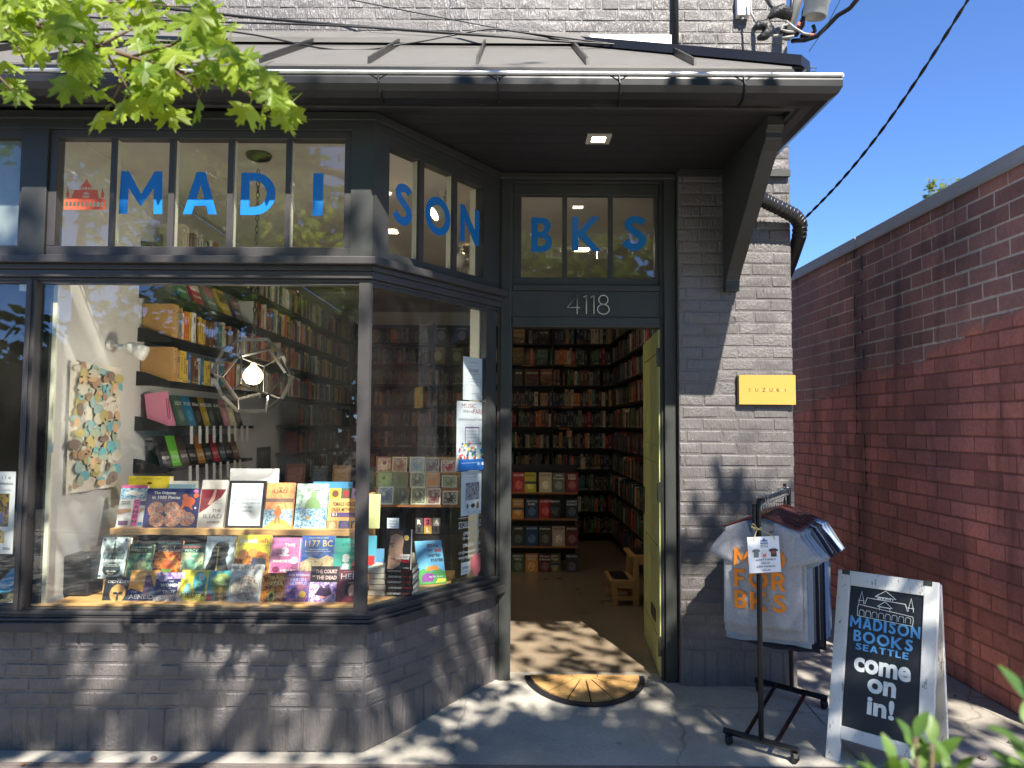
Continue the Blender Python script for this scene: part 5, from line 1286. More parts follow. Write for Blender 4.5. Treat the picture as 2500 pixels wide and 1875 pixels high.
# ---- litter
g_ = random.Random(9)
LITT = M('dry_leaf', (150, 86, 40), .8, var=.2)
for k, (px, py) in enumerate(((225, 1858), (60, 1870), (505, 1868))):
    p = atG(px, py); vs, fs = maple_leaf(k, True); s = .022; a = g_.random() * 6; mb = MB()
    mb.add([(p.x + s * (v[0] * math.cos(a) - v[1] * math.sin(a)), p.y + s * (v[0] * math.sin(a) + v[1] * math.cos(a)), p.z + .012 + s * v[2] * .8) for v in vs], fs)
    tag(mb.build('dead_leaf', LITT, None, fixn=False), ('dry orange leaf on the concrete below the second blob of sun', 'dry leaf at the very left of the wall foot', 'dry leaf on the edging strip under the window')[k], 'leaf', 'dry leaves at the foot of the wall')
for k, (px, py, r) in enumerate(((374, 1855, .014), (2400, 1854, .017), (2465, 1815, .010), (2330, 1700, .007))):
    p = atG(px, py); mb = MB(); bm = bmesh.new(); bmesh.ops.create_icosphere(bm, subdivisions=2, radius=r)
    for v in bm.verts: v.co *= 1 + .35 * mnoise.noise(v.co * 60 + Vector((k, 0, 0))); v.co.z *= .65
    me = bpy.data.meshes.new('pebble'); bm.to_mesh(me); bm.free(); me.materials.append(M('pebble_stone', (110, 100, 92), .85, var=.2)); o = bpy.data.objects.new('pebble', me); COL.objects.link(o); o.location = (p.x, p.y, p.z + r * .5)
    tag(o, ('round brown pinecone sized pebble at the foot of the shop wall', 'grey pebble on the alley pavement behind the blurred shrub', 'small pebble near the bottom right corner', 'tiny pebble in the alley dapples')[k], 'pebble', 'pebbles on the pavement')

# =================================================================== SHOP INTERIOR
ORD = ('first', 'second', 'third', 'fourth', 'fifth', 'sixth', 'seventh', 'eighth', 'ninth', 'tenth', 'eleventh', 'twelfth')
COVM = {}
def book(mtx, w, h, t, col, label, group, shapes=(), name='book', paper=True):
    """cover boards round a page block; local x right, z up, front at y=0"""
    o = thing(name, label, 'book', mtx.translation, group)
    mb = MB(); mb.mat(C(*col) if isinstance(col, tuple) else col); b = .0016
    mb.box(0, w, 0, b, 0, h); mb.box(0, w, t - b, t, 0, h); mb.box(0, b, b, t - b, 0, h); mb.xf(mtx); cv = mb.build('cover', None, o)
    mb = MB(); mb.box(b + .0002, w - .003, b + .0002, t - b - .0002, .002, h - .003); mb.xf(mtx); mb.build('pages', PAPER, o)
    if shapes: prints(shapes, w, h, mtx, 'cover_print', cv)
    return o
def solve_h(a, u, v, px_t):
    lo, hi = .01, 1.2
    for _ in range(30):
        m = (lo + hi) / 2; y = proj(a + v * m)[1]
        if y > px_t: lo = m
        else: hi = m
    return lo
def book_px(l, r, b, t, Y, tilt, col, label, group, shapes, thick=.022, name='book'):
    a = atY(l, b, Y); c = atY(r, b, Y); v = Vector((0, math.sin(rad(tilt)), math.cos(rad(tilt))))
    h = solve_h((a + c) / 2, None, v, t); a.z = c.z = (a.z + c.z) / 2
    return book(frame_mtx(a, (1, 0, 0), v), (c - a).length, h, thick, col, label, group, shapes, name)
def T(s, x, y, w, h, c, b=.015): return ('t', s, x, y, w, h, b, c)
WHT = (240, 238, 230); BLK = (26, 26, 28)

# ---- window platform, rail and riser shelf
wp = thing('display_platform', 'pine platform and stepped shelf inside the front window', 'display stand', (-1.4, 3.8, .45))
mb = MB(); mb.prism([(-2.19, 3.545), (-.72, 3.545), (-.33, 4.09), (-.33, 4.42), (-2.19, 4.42)], lambda x, y: (x, y, .60), lambda x, y: (x, y, .640)); mb.build('top_board', OAK, wp)
ra_, rb2 = sF(64, 1485, -.06), sF(868, 1485, -.06); rt_ = sF(500, 1475, -.06)[1]
mb = MB(); F.box(mb, ra_[0], rb2[0], .6405, rt_, -.066, -.046); mb.build('front_rail', OAK, wp, bevel=.002)
mb = MB(); mb.box(-2.02, -.74, 3.70, 3.93, .6405, .722); mb.build('step', OAK, wp, bevel=.002)
ta, tb_ = atY(268, 1290, 3.93), atY(872, 1290, 3.93)
mb = MB(); mb.box(ta.x, tb_.x, 3.93, 4.16, ta.z - .032, ta.z); mb.build('shelf', OAK, wp, bevel=.002)
for x in (ta.x + .02, (ta.x + tb_.x) / 2, tb_.x - .05):
    mb = MB(); mb.box(x, x + .03, 3.96, 4.14, .6405, ta.z - .0325); mb.build('shelf_leg', OAK, wp)
mb = MB(); mb.box(ta.x, tb_.x, 4.15, 4.165, .6405, ta.z - .0325); mb.build('back_panel', BLACKP, wp)
mb = MB(); sp_ = atY(893, 1300, 3.95); mb.box(sp_.x - .012, sp_.x + .012, 3.74, 4.16, .6405, 1.12); mb.build('side_panel', OAK, wp)
# ---- books in the window.  crop coordinates -> photo pixels
cc = lambda x, y: (200 + .3165 * x, 1130 + .3165 * y)
SEA = art('sea_print', [(30, 84, 150), (84, 150, 190), (210, 226, 226), (40, 100, 160)], 60); SKYO = art('sunset_print', [(228, 130, 84), (240, 170, 110), (214, 110, 90)], 24)
TEAL = art('teal_print', [(24, 70, 70), (60, 120, 104), (130, 160, 110), (20, 50, 54)], 34); FIRE = art('fire_print', [(60, 24, 20), (170, 60, 34), (226, 150, 60), (50, 22, 22)], 34)
AQUA = art('aqua_print', [(60, 150, 130), (150, 200, 150), (220, 226, 160), (40, 120, 120)], 22); PURP = art('purple_print', [(70, 40, 100), (150, 110, 190), (226, 210, 230), (50, 30, 60)], 48)
EMB = art('ember_print', [(28, 24, 18), (120, 70, 24), (226, 140, 40), (40, 32, 20)], 46); BLU2 = art('storm_print', [(40, 50, 120), (90, 80, 160), (180, 110, 120), (36, 44, 104)], 40)
STEEL = art('steel_print', [(70, 88, 90), (130, 150, 150), (200, 210, 204)], 30); MAR = art('maroon_print', [(84, 36, 50), (130, 60, 74), (70, 30, 44)], 20)
PUZ = art('puzzle_print', [(70, 160, 140), (230, 200, 160), (220, 110, 60), (60, 110, 130), (240, 230, 210)], 75)
PINKP = art('pink_print', [(196, 92, 148), (214, 120, 170), (150, 60, 110)], 60); GOLDP = art('gilt_print', [(150, 110, 60), (214, 170, 100), (90, 60, 36)], 80)
SAND = art('cloud_print', [(110, 90, 74), (200, 190, 170), (150, 120, 100), (226, 222, 210)], 26)
GW = 'books in the window display'
def wb(l, r, b, t, Y, tilt, col, label, shapes, **k):
    (a, bb), (c_, _), (_, tt) = cc(l, b), cc(r, b), cc(0, t); return book_px(a, c_, bb, tt, Y, tilt, col, label, GW, shapes, **k)
YT = 3.985
wb(258, 462, 497, 172, YT, 14, (226, 226, 222), 'book with whale and bright pink title column, first on the window shelf', [('r', 0, .66, 1, 1, SEA), ('r', 0, .93, 1, 1, (206, 96, 150)), ('p', [(.15, .82), (.45, .88), (.9, .80), (.6, .74), (.3, .78)], WHT), ('r', .55, .03, .80, .66, (232, 92, 168)), ('r', .80, .52, 1, .62, (54, 70, 150)), T('PAIGE', .27, .60, .34, .035, BLK), T('LEWIS', .27, .55, .34, .035, BLK), ('p', [(0, .30), (.5, .36), (.5, .44), (0, .42)], (196, 150, 110)), ('p', [(.82, .33), (1, .40), (1, .46), (.82, .44)], (196, 150, 110)), ('r', .08, .05, .45, .15, (110, 70, 120)), ('r', .82, .05, .98, .12, (60, 140, 200))] + [T(ch, .675, .60 - k * .115, .17, .075, BLK, .04) for k, ch in enumerate('CANON')])
wb(468, 884, 499, 198, YT - .015, 12, (38, 44, 110), 'dark blue jigsaw box with orange octopus and round pictures on the window shelf', [T('The Odyssey', .34, .88, .42, .085, WHT, .03), T('in 1000 Pieces', .37, .77, .52, .085, WHT, .03), T('A Storytelling Jigsaw Puzzle', .31, .70, .34, .028, (220, 110, 170)), ('c', .20, .46, .15, .20, PUZ), ('c', .50, .48, .15, .18, PUZ), ('c', .25, .18, .15, .17, PUZ), ('c', .52, .18, .15, .17, PUZ), ('c', .80, .22, .15, .18, PUZ), ('c', .68, .36, .10, .11, PUZ), ('c', .80, .66, .12, .13, (240, 106, 40)), ('c', .73, .80, .05, .06, (240, 106, 40)), ('c', .93, .82, .05, .06, (240, 106, 40)), ('p', [(.70, .62), (.64, .46), (.70, .48), (.76, .57)], (240, 106, 40)), ('p', [(.84, .6), (.90, .46), (.86, .46), (.80, .57)], (240, 106, 40)), ('p', [(.86, .93), (.9, .98), (.96, .97), (.97, .90), (.92, .88)], (226, 130, 190)), ('c', .94, .50, .02, .03, WHT)], thick=.05, name='puzzle_box')
wb(886, 1085, 502, 132, YT, 14, (218, 214, 206), 'white book with dark red corner painting and grey serif title', [('p', [(0, .30), (.28, .40), (.5, .52), (.78, .62), (.96, .78), (.96, .80), (0, .80)], (128, 34, 44)), ('p', [(.3, .48), (.44, .64), (.52, .80), (.60, .78), (.56, .60), (.44, .48)], (220, 170, 150)), ('r', 0, .80, 1, .81, (180, 170, 160)), T('EMILY', .70, .56, .26, .03, (150, 140, 130)), T('WILSON', .72, .51, .30, .03, (150, 140, 130)), T('THE', .68, .36, .34, .055, (120, 112, 106)), T('ILIAD', .56, .24, .72, .085, (120, 112, 106), 0), T('HOMER', .62, .12, .50, .05, (140, 130, 124))], thick=.035)
fr_ = wb(1100, 1392, 503, 137, YT - .01, 12, BLK, 'black framed sign about summer reading among the window books', [('r', .08, .05, .92, .94, (214, 222, 226))] + [T(s, .5, .77 - k * .083, w_, None, (90, 94, 98), 0) for k, (s, w_) in enumerate((('Summer is a great time', .74), ('to catch up on your', .62), ('Greek myths, ancient', .70), ('Greek history, and a lot', .76), ('of truly epic', .40), ('storytelling...', .44)))], thick=.016, name='framed_sign'); fr_['category'] = 'sign'
wb(1388, 1612, 512, 153, YT, 14, SKYO, 'orange and blue book with figure standing before the sea', [('r', 0, 0, 1, .42, SEA), ('p', [(.0, .0), (1, .0), (1, .06), (.75, .20), (.45, .24), (.2, .12)], (226, 170, 84)), ('r', 0, .58, 1, .66, (120, 96, 84)), ('c', .50, .36, .13, .085, (214, 110, 50)), ('p', [(.42, .30), (.40, .12), (.46, .12), (.49, .28), (.54, .12), (.60, .12), (.57, .30)], (196, 120, 70)), ('c', .5, .47, .05, .03, (190, 120, 80)), T('THE', .5, .885, .12, .03, (70, 54, 50)), T('ILIAD', .5, .815, .52, .075, (70, 54, 50), 0), T('Gareth Hinds', .52, .06, .54, .045, (240, 220, 150))])
wb(1632, 1872, 520, 161, YT, 14, art('sea_giant_print', [(90, 130, 120), (170, 196, 180), (226, 232, 220), (120, 160, 150)], 18), 'pale green book with giant rising from blue waves, sixth on the shelf', [('r', 0, 0, 1, .48, SEA), ('p', [(.28, .46), (.34, .62), (.48, .72), (.62, .72), (.76, .60), (.84, .46)], (130, 160, 110)), ('c', .55, .77, .09, .075, (140, 168, 120)), ('c', .42, .26, .07, .03, (196, 150, 60)), T('THE', .52, .95, .10, .025, (60, 66, 60)), T('ODYSSEY', .55, .885, .62, .07, (60, 66, 60), 0), T('Gareth Hinds', .50, .045, .52, .04, (226, 228, 220))])
wb(1886, 2150, 528, 196, YT, 14, (226, 176, 104), 'tan book of portrait squares, last on the window shelf', [('r', .0, .76, .33, 1, (226, 170, 60)), ('r', .35, .76, .66, 1, (70, 90, 70)), ('r', .68, .76, 1, 1, (180, 150, 190)), ('c', .18, .87, .10, .08, (110, 70, 50)), ('c', .5, .87, .10, .09, (150, 50, 50)), ('c', .84, .87, .10, .08, (90, 60, 50)), T('FEMALE HEROES of', .55, .63, .84, .09, (40, 32, 26), .01), T('GREEK MYTHOLOGY', .53, .50, .86, .09, (40, 32, 26), .01), ('r', .1, .33, .95, .43, (96, 74, 130)), T('51', .20, .38, .13, .07, (240, 226, 180)), ('r', .0, .0, .30, .24, (170, 130, 80)), ('r', .34, .0, .66, .24, (70, 80, 120)), ('r', .70, .0, 1, .24, (60, 52, 60)), ('c', .16, .12, .10, .10, (214, 180, 140)), ('c', .5, .12, .10, .10, (110, 100, 160)), ('c', .85, .12, .10, .10, (220, 170, 70))])
# pieces lying and standing behind that row
def slab_px(l, r, b, t, Y, col, label, shapes=(), thick=.03, name='book', cat='book'):
    a, bb = cc(l, b); c_, tt = cc(r, t); o = book_px(a, c_, bb, tt, Y, 4, col, label, GW, shapes, thick, name); o['category'] = cat; return o
slab_px(335, 652, 200 + 295, 102, 4.07, (238, 214, 50), 'wide yellow box standing behind the first window shelf books', [T('Lemony maze cards', .5, .945, .62, .02, (90, 80, 30)), ('c', .52, .86, .06, .02, (80, 60, 30))], .05, 'yellow_box', 'box')
slab_px(650, 860, 495, 165, 4.06, (150, 190, 206), 'pale blue boxed book behind the jigsaw box', [], .04)
slab_px(655, 862, 495, 140, 4.11, (226, 226, 222), 'grey white book standing tallest behind the jigsaw box')
slab_px(1122, 1502, 495, 44, 4.11, (234, 236, 238), 'big blank white card standing behind the framed sign', [], .004, 'card', 'card')
slab_px(1772, 2072, 500, 146, 4.09, (84, 158, 206), 'light blue book peeping over the tan one at the shelf end')
YM = 3.775
wb(112, 318, 892, 572, YM, 14, (196, 212, 212), 'pale lacework book with lighthouse, first of the middle row', [('c', .5, .52, .42, .40, STEEL), ('c', .5, .22, .34, .16, (44, 56, 58)), ('p', [(.44, .58), (.47, .84), (.5, .92), (.53, .84), (.56, .58)], (44, 56, 60)), ('p', [(.40, .46), (.60, .46), (.58, .60), (.42, .60)], (70, 84, 86)), T('ALEXANDRIA', .5, .43, .92, .062, WHT, .01), T('THE CITY THAT', .5, .335, .40, .018, WHT), T('CHANGED THE WORLD', .5, .295, .52, .018, WHT), T('ISLAM', .5, .17, .34, .042, WHT, .01), T('ISSA', .5, .11, .24, .042, WHT, .01)] + [('c', x, y, .05, .028, (70, 92, 120)) for x, y in ((.1, .93), (.9, .93), (.1, .06), (.9, .06), (.5, .97), (.5, .03))], thick=.035)
wb(336, 520, 872, 626, YM, 14, TEAL, 'dark green fantasy paperback, second of the middle row', [('r', 0, .72, 1, 1, (40, 60, 54)), T('RICK RIORDAN', .5, .90, .86, .06, (206, 224, 190)), T('PERCY', .5, .79, .5, .08, (206, 196, 140), 0), T('JACKSON', .5, .68, .78, .085, (206, 196, 140), 0), ('c', .55, .3, .26, .2, (150, 170, 110)), ('c', .55, .33, .12, .12, (206, 214, 160))])
wb(542, 748, 860, 597, YM, 14, FIRE, 'red and black fantasy paperback with fiery bull head', [('r', 0, .68, 1, 1, (36, 26, 26)), T('RICK RIORDAN', .5, .91, .86, .06, (120, 206, 176)), T('PERCY', .5, .80, .5, .085, (214, 204, 180), 0), T('JACKSON', .5, .68, .80, .09, (214, 204, 180), 0), ('p', [(.2, .5), (.3, .36), (.7, .36), (.8, .5), (.7, .56), (.6, .46), (.4, .46), (.3, .56)], (214, 150, 60)), ('c', .5, .3, .2, .16, (196, 90, 40)), ('r', .3, .04, .7, .16, (110, 140, 60))])
wb(722, 922, 868, 630, YM, 14, AQUA, 'sea green fantasy paperback with glowing round bottle', [('r', 0, .74, 1, 1, (30, 74, 70)), T('RICK RIORDAN', .5, .91, .86, .06, (214, 70, 60)), T('PERCY', .5, .80, .5, .085, (196, 216, 190), 0), T('JACKSON', .5, .68, .80, .09, (226, 226, 196), 0), ('c', .5, .36, .28, .22, (190, 226, 190)), ('c', .5, .36, .22, .17, (120, 180, 150)), ('r', .42, .06, .58, .2, (206, 220, 150))])
wb(932, 1152, 858, 566, YM, 14, (186, 204, 204), 'pale grey book with black profile and sword silhouette', [T('AVANA GRAY', .5, .87, .86, .05, (120, 136, 136), 0), ('p', [(.1, .0), (.9, .0), (.78, .3), (.74, .42), (.82, .5), (.78, .56), (.84, .68), (.78, .80), (.6, .86), (.38, .82), (.24, .66), (.2, .4), (.08, .2)], (34, 38, 38)), ('r', .42, .02, .47, .74, (170, 150, 80)), ('r', .34, .70, .55, .73, (170, 150, 80))])
wb(1170, 1432, 862, 557, YM, 14, (244, 220, 34), 'bright yellow cookbook with orange amphora shapes', [('p', [(0, 0), (1, 0), (1, .45), (.7, .6), (.3, .58), (0, .4)], EMB), T('Greek', .34, .86, .54, .13, WHT, .02), T('ish', .79, .86, .28, .13, (226, 96, 40), .03), T('Everyday recipes with Greek roots', .5, .745, .9, .035, (60, 50, 20)), ('c', .2, .5, .14, .12, (226, 130, 40)), ('c', .5, .56, .14, .11, (240, 140, 50)), ('c', .8, .46, .16, .10, (226, 120, 30)), ('p', [(.45, .1), (.95, .1), (.9, .4), (.5, .42)], (40, 48, 80))])
wb(1442, 1680, 862, 577, YM, 14, PINKP, 'pink book with white hand lettering winding round the cover', [('c', .45, .64, .12, .10, (240, 220, 232)), ('c', .45, .52, .17, .03, (240, 220, 232)), T('THIS', .60, .80, .34, .08, WHT, .03), T('IMMORTAL', .46, .36, .74, .075, WHT, .03), T('HEART', .62, .10, .52, .085, WHT, .03), ('c', .78, .38, .12, .10, (240, 220, 232)), ('c', .2, .14, .12, .08, (120, 40, 80)), ('r', .93, .02, .95, .98, (240, 220, 232))])
wb(1676, 1932, 862, 562, YM, 14, art('night_coast_print', [(24, 44, 110), (60, 110, 180), (30, 60, 140)], 12), 'navy book with gold numerals over a rocky coast', [('p', [(0, 0), (1, 0), (1, .42), (.8, .5), (.55, .40), (.3, .45), (0, .30)], art('coast_rock_print', [(160, 130, 84), (226, 206, 160), (110, 96, 70)], 50)), T('THE #1 SUNDAY TIMES', .5, .94, .6, .03, (236, 206, 110)), T('1177 BC', .52, .80, .84, .16, (244, 214, 120), 0), T('A GRAPHIC HISTORY OF', .5, .645, .62, .022, WHT), T('THE YEAR CIVILIZATION COLLAPSED', .5, .595, .78, .022, WHT)])
wb(1932, 2170, 864, 582, YM, 14, (62, 164, 148), 'turquoise book with white and red broken vase, last of the middle row', [T('STEPHEN', .58, .82, .66, .075, (30, 84, 76), .01)] + [('c', .5 + .2 * math.cos(k * 2.1), .3 + .2 * math.sin(k * 1.7), .11, .07, (226, 234, 226) if k % 3 else (190, 50, 44)) for k in range(9)], thick=.035)
YB = 3.622
wb(146, 352, 1093, 876, YB, 17, (36, 37, 38), 'near black book with golden mask, first of the bottom row', [T('THE', .52, .90, .2, .035, WHT), T('ODYSSEY', .52, .81, .84, .095, WHT, .01), ('c', .55, .40, .30, .32, GOLDP), ('c', .46, .40, .09, .05, (30, 30, 30)), ('c', .66, .40, .09, .05, (30, 30, 30)), ('r', .52, .1, .60, .40, (50, 40, 30))])
wb(336, 556, 1093, 826, YB, 17, (230, 172, 84), 'orange and navy book with huddled figures painting', [('p', [(0, 0), (1, 0), (1, .24), (.7, .30), (.1, .46), (0, .42)], (34, 50, 106)), ('p', [(.5, .28), (.56, .6), (.52, .76), (.62, .90), (.74, .82), (.84, .6), (.98, .42), (.92, .26)], (96, 70, 100)), ('p', [(.74, .26), (.80, .5), (.95, .4), (.98, .26)], (60, 110, 140)), ('c', .62, .88, .07, .05, (180, 120, 90)), T('THE', .22, .36, .22, .06, WHT, 0), T('AENEID', .50, .22, .86, .12, WHT, 0), T('VIRGIL', .5, .045, .5, .08, (196, 200, 214), 0)])
wb(540, 762, 1093, 845, YB, 17, (52, 50, 92), 'dark book framed in lilac with temple columns and figures', [('r', 0, .80, 1, 1, PURP), ('r', 0, .0, 1, .28, art('figures_print', [(40, 36, 50), (200, 196, 200), (110, 90, 80)], 70)), ('c', .25, .82, .16, .12, (150, 140, 170)), ('r', .80, .2, .9, .7, (206, 190, 150)), T('THE', .55, .72, .16, .04, WHT), T('WOMEN', .52, .60, .66, .10, WHT, .02), T('OF', .52, .50, .1, .03, WHT), T('TROY', .52, .40, .46, .10, WHT, .02)])
wb(736, 958, 1093, 826, YB, 17, (216, 208, 60), 'yellow green book with teal woman in profile', [('c', .66, .66, .24, .30, (84, 160, 160)), ('p', [(.5, .30), (.9, .30), (.86, .60), (.6, .62)], (50, 116, 120)), ('c', .72, .80, .12, .12, (170, 206, 190)), ('p', [(.1, .3), (.2, .6), (.34, .62), (.4, .3)], (130, 190, 180)), ('r', .0, .37, 1, .375, (90, 84, 30)), T('MEDEA', .50, .27, .86, .14, (60, 60, 30), 0), T('EILISH QUIN', .5, .06, .6, .06, (90, 84, 30), 0)])
wb(948, 1150, 1093, 832, YB, 17, (62, 160, 164), 'turquoise book with golden helmet and red sticker', [('c', .52, .60, .40, .34, (150, 170, 100)), ('c', .55, .30, .26, .26, (176, 150, 70)), ('p', [(.30, .0), (.36, .35), (.48, .35), (.50, .0)], (110, 90, 40)), ('p', [(.62, .0), (.64, .35), (.76, .35), (.80, .0)], (110, 90, 40)), T('The', .5, .78, .2, .06, (206, 226, 170), 0), T('SONG OF', .5, .66, .70, .08, (40, 70, 50), 0), T('ACHILLES', .5, .55, .80, .08, (40, 70, 50), 0), ('c', .12, .20, .12, .10, (214, 70, 60))])
wb(1118, 1366, 1093, 782, YB - .02, 17, (206, 202, 192), 'pale stone book with large round medallion, tallest of the bottom row', [('c', .5, .40, .47, .36, (150, 144, 134)), ('c', .5, .40, .45, .345, (214, 210, 200)), ('c', .5, .40, .42, .32, SAND), T('CARTHAGE', .5, .905, .92, .08, (84, 78, 70), 0), T('A NEW', .52, .60, .28, .045, (84, 74, 64), 0), T('HISTORY', .52, .52, .40, .045, (84, 74, 64), 0)])
wb(1362, 1562, 1093, 848, YB, 17, EMB, 'dark amber fantasy book with glowing green centre', [T('THE SUN', .55, .86, .62, .10, (240, 214, 110), .02), T('& THE', .25, .68, .2, .04, (240, 214, 110)), T('STAR', .62, .66, .5, .11, (240, 214, 110), .02), ('c', .45, .24, .16, .20, (190, 176, 50)), ('c', .45, .24, .08, .12, (60, 60, 30))])
wb(1552, 1752, 1093, 834, YB, 17, BLU2, 'violet blue fantasy book with golden round sticker', [T('RICK RIORDAN', .5, .88, .80, .075, (226, 214, 240), .01), T('HEROES', .5, .74, .60, .09, (206, 206, 236), 0), T('OLYMPUS', .5, .63, .66, .09, (206, 206, 236), 0), ('c', .70, .30, .13, .10, (226, 180, 50))])
wb(1742, 1968, 1093, 797, YB, 17, PURP, 'purple book with swirling dark winged scene', [('r', 0, .58, 1, 1, (40, 24, 34)), T('THE COURT', .54, .86, .74, .10, (240, 200, 190), .02), T('OF', .12, .74, .1, .035, (240, 200, 190)), T('THE DEAD', .56, .70, .70, .10, (240, 200, 190), .02), ('c', .5, .30, .14, .14, (226, 150, 120)), ('p', [(.2, .25), (.4, .5), (.5, .42), (.66, .52), (.8, .28), (.6, .2)], (56, 30, 66))])
wb(1952, 2180, 1093, 822, YB, 17, MAR, 'maroon book with dark haired woman in red drape', [T('JENNIFER SAINT', .5, .93, .6, .04, (196, 140, 150)), T('HERA', .52, .80, .78, .16, (240, 226, 220), 0), ('c', .52, .40, .24, .27, (26, 20, 24)), ('c', .54, .40, .13, .17, (220, 160, 130)), ('p', [(.1, 0), (.9, 0), (.8, .16), (.62, .24), (.46, .24), (.26, .14)], (190, 70, 84)), ('r', .4, .60, .66, .63, (206, 170, 80))])
# ---- things at the bay side of the window
NV = (24, 24, 26)
c1 = atZ(1004, 1461, .641); stk_u = Vector((.905, -.16, 0)).normalized()
GS = 'copies of one black paperback stacked at the bay window'
for k in range(5):
    q = c1 + Vector((-.225 + .004 * (k % 2), .055, .0278 * k + .0002)); u_ = Vector((1, -.10 + .02 * (k % 3), 0)).normalized()
    o = thing('book', 'black paperback lying %s of five in the stack, spine lettered white and red' % ('bottom', 'second from bottom', 'in the middle', 'fourth from bottom', 'top')[k], 'book', q, GS)
    m_ = frame_mtx(q, u_, (0, 0, 1)); mb = MB(); mb.mat(C(*NV)); mb.box(.085, .225, 0, .15, 0, .0018); mb.box(.085, .225, 0, .15, .0258, .0276); mb.box(.085, .225, 0, .0016, .0018, .0258); mb.xf(m_); cv = mb.build('cover', None, o)
    mb = MB(); mb.box(.0, .2235, .0018, .149, .002, .0256); mb.xf(m_); mb.build('pages', PAPER, o)
    prints([T('ALEXEI NAVALNY', .34, .5, .50, .36, WHT, .03), T('PATRIOT', .78, .5, .30, .36, (190, 40, 44), .03)], .14, .0276, m_ @ Matrix.Translation((.085, 0, 0)), 'cover_print', cv)
a = atY(937, 1391, 3.66); zt_ = .641 + .0278 * 5 + .001
SKN = (206, 160, 130)
book(frame_mtx(Vector((a.x, 3.70, zt_)), (1, -.15, 0), (0, .12, .99)), .128, .202, .03, NV, 'black paperback with close up face of a man, standing on the stack', GW, [('p', [(.08, .02), (.12, .5), (.2, .9), (.42, .98), (.62, .92), (.72, .7), (.66, .5), (.70, .34), (.56, .12), (.3, .02)], SKN), ('p', [(.1, .72), (.18, .94), (.4, 1.0), (.66, .95), (.74, .72), (.66, .82), (.4, .88), (.2, .82)], (96, 70, 50)), ('p', [(.16, .60), (.34, .62), (.34, .645), (.16, .63)], (84, 60, 46)), ('c', .26, .565, .05, .016, (70, 90, 110)), ('p', [(.20, .26), (.40, .25), (.40, .285), (.2, .29)], (170, 96, 84)), ('p', [(.10, .50), (.19, .40), (.12, .36)], (180, 130, 100)), ('c', .82, .78, .10, .065, (196, 170, 90)), T('ALEXEI', .76, .36, .42, .05, WHT, .02), T('NAVALNY', .70, .29, .54, .055, WHT, .02), T('PATRIOT', .72, .215, .50, .055, (196, 40, 44), .02), T('A MEMOIR', .84, .06, .24, .02, WHT)])
b_ = Vector((a.x + .03, 3.735, zt_ + .205)); nt_ = thing('note_card', 'little white handwritten note sticking up from the face book', 'card', b_)
mb = MB(); mb.box(b_.x - .03, b_.x + .03, 3.735, 3.736, b_.z - .03, b_.z + .045); o = mb.build('card', C(226, 232, 236), nt_); prints([T('AMAZING', .5, .8, .7, .1, (40, 50, 80), 0), T('BOOK CLUB', .5, .62, .7, .1, (40, 50, 80), 0), T('PICK!', .5, .42, .4, .1, (40, 50, 80), 0)], .06, .075, frame_mtx((b_.x - .03, 3.735, b_.z - .03), (1, 0, 0), (0, 0, 1)), 'writing', o)
a = atZ(1031, 1433, .642); a.y += .02
mbk = frame_mtx(a + Vector((-.02, .03, 0)), Vector((.93, .36, 0)), Vector((-.16, .22, .96)))
book(mbk, .150, .232, .02, (112, 184, 220), 'light blue picture book leaning by the bay window, red hand lettering', GW, [('p', [(0, 0), (1, 0), (1, .26), (.8, .34), (.5, .28), (.2, .36), (0, .30)], (84, 160, 84)), ('p', [(.1, .05), (.5, .06), (.6, .22), (.3, .26), (.12, .2)], (140, 70, 150)), ('p', [(.3, .30), (.8, .32), (.7, .42), (.35, .40)], (240, 150, 50)), ('p', [(.6, .02), (.95, .04), (1, .10), (.7, .12)], (226, 206, 70)), T('SING', .64, .88, .42, .08, BLK, .03), T('the', .52, .775, .16, .05, BLK, .02), T('50', .82, .765, .24, .075, (206, 40, 44), .04), T('UNITED', .66, .65, .48, .07, BLK, .03), T('STATES!', .74, .54, .46, .07, BLK, .03), T('by Dr. Seuss', .64, .16, .5, .05, WHT, .02)])
for k, (l, r, b2, t2, Y, col, lab) in enumerate(((893, 916, 1389, 1308, 3.86, (88, 168, 190), 'thin turquoise book with red stripes beside the side panel'), (911, 935, 1395, 1340, 3.92, (96, 150, 190), 'small blue patterned book behind the stack'), (979, 1003, 1400, 1322, 3.98, (226, 222, 206), 'white paged book leaning behind the face book'), (983, 1002, 1402, 1352, 3.95, (214, 120, 60), 'orange and green small book between the stack and the blue one'), (1004, 1016, 1408, 1350, 4.06, (190, 190, 170), 'pale green notebook standing behind the blue picture book'), (896, 925, 1290, 1206, 3.88, (206, 210, 150), 'yellow green leaflet hanging at the end of the shelf'))):
    book_px(l, r, b2, t2, Y, 6, col, lab, GW, [('r', .1, .1, .9, .4, (200, 60, 60) if k == 0 else (60, 90, 130))] if k in (0, 1) else [])
# greeting cards
crk = thing('card_rack', 'tan stepped rack holding greeting cards behind the bay glass', 'rack', (-.7, 4.75, 1.0))
CY = 4.72; cq = lambda x, y: (850 + .3014 * x, 1000 + .3014 * y)
ROWS = ((508, CY + .10), (630, CY + .05), (768, CY))
for k, (yb_, Y) in enumerate(ROWS):
    a0, a1 = atY(*cq(218, yb_), Y), atY(*cq(905, yb_), Y); mb = MB(); mb.box(a0.x, a1.x, Y - .012, Y + .045, a0.z - .014, a0.z - .001); mb.build('ledge', OAK2, crk)
    mb = MB(); mb.box(a0.x, a1.x, Y + .040, Y + .0449, a0.z - .0008, a0.z + .10); mb.build('back_strip', M('tan_board', (190, 160, 110), .7), crk)
mb = MB(); mb.box(a0.x, a1.x, CY + .14, CY + .16, .06, 1.22); mb.build('back_board', BLACKP, crk)
GC = 'greeting cards in the rack'
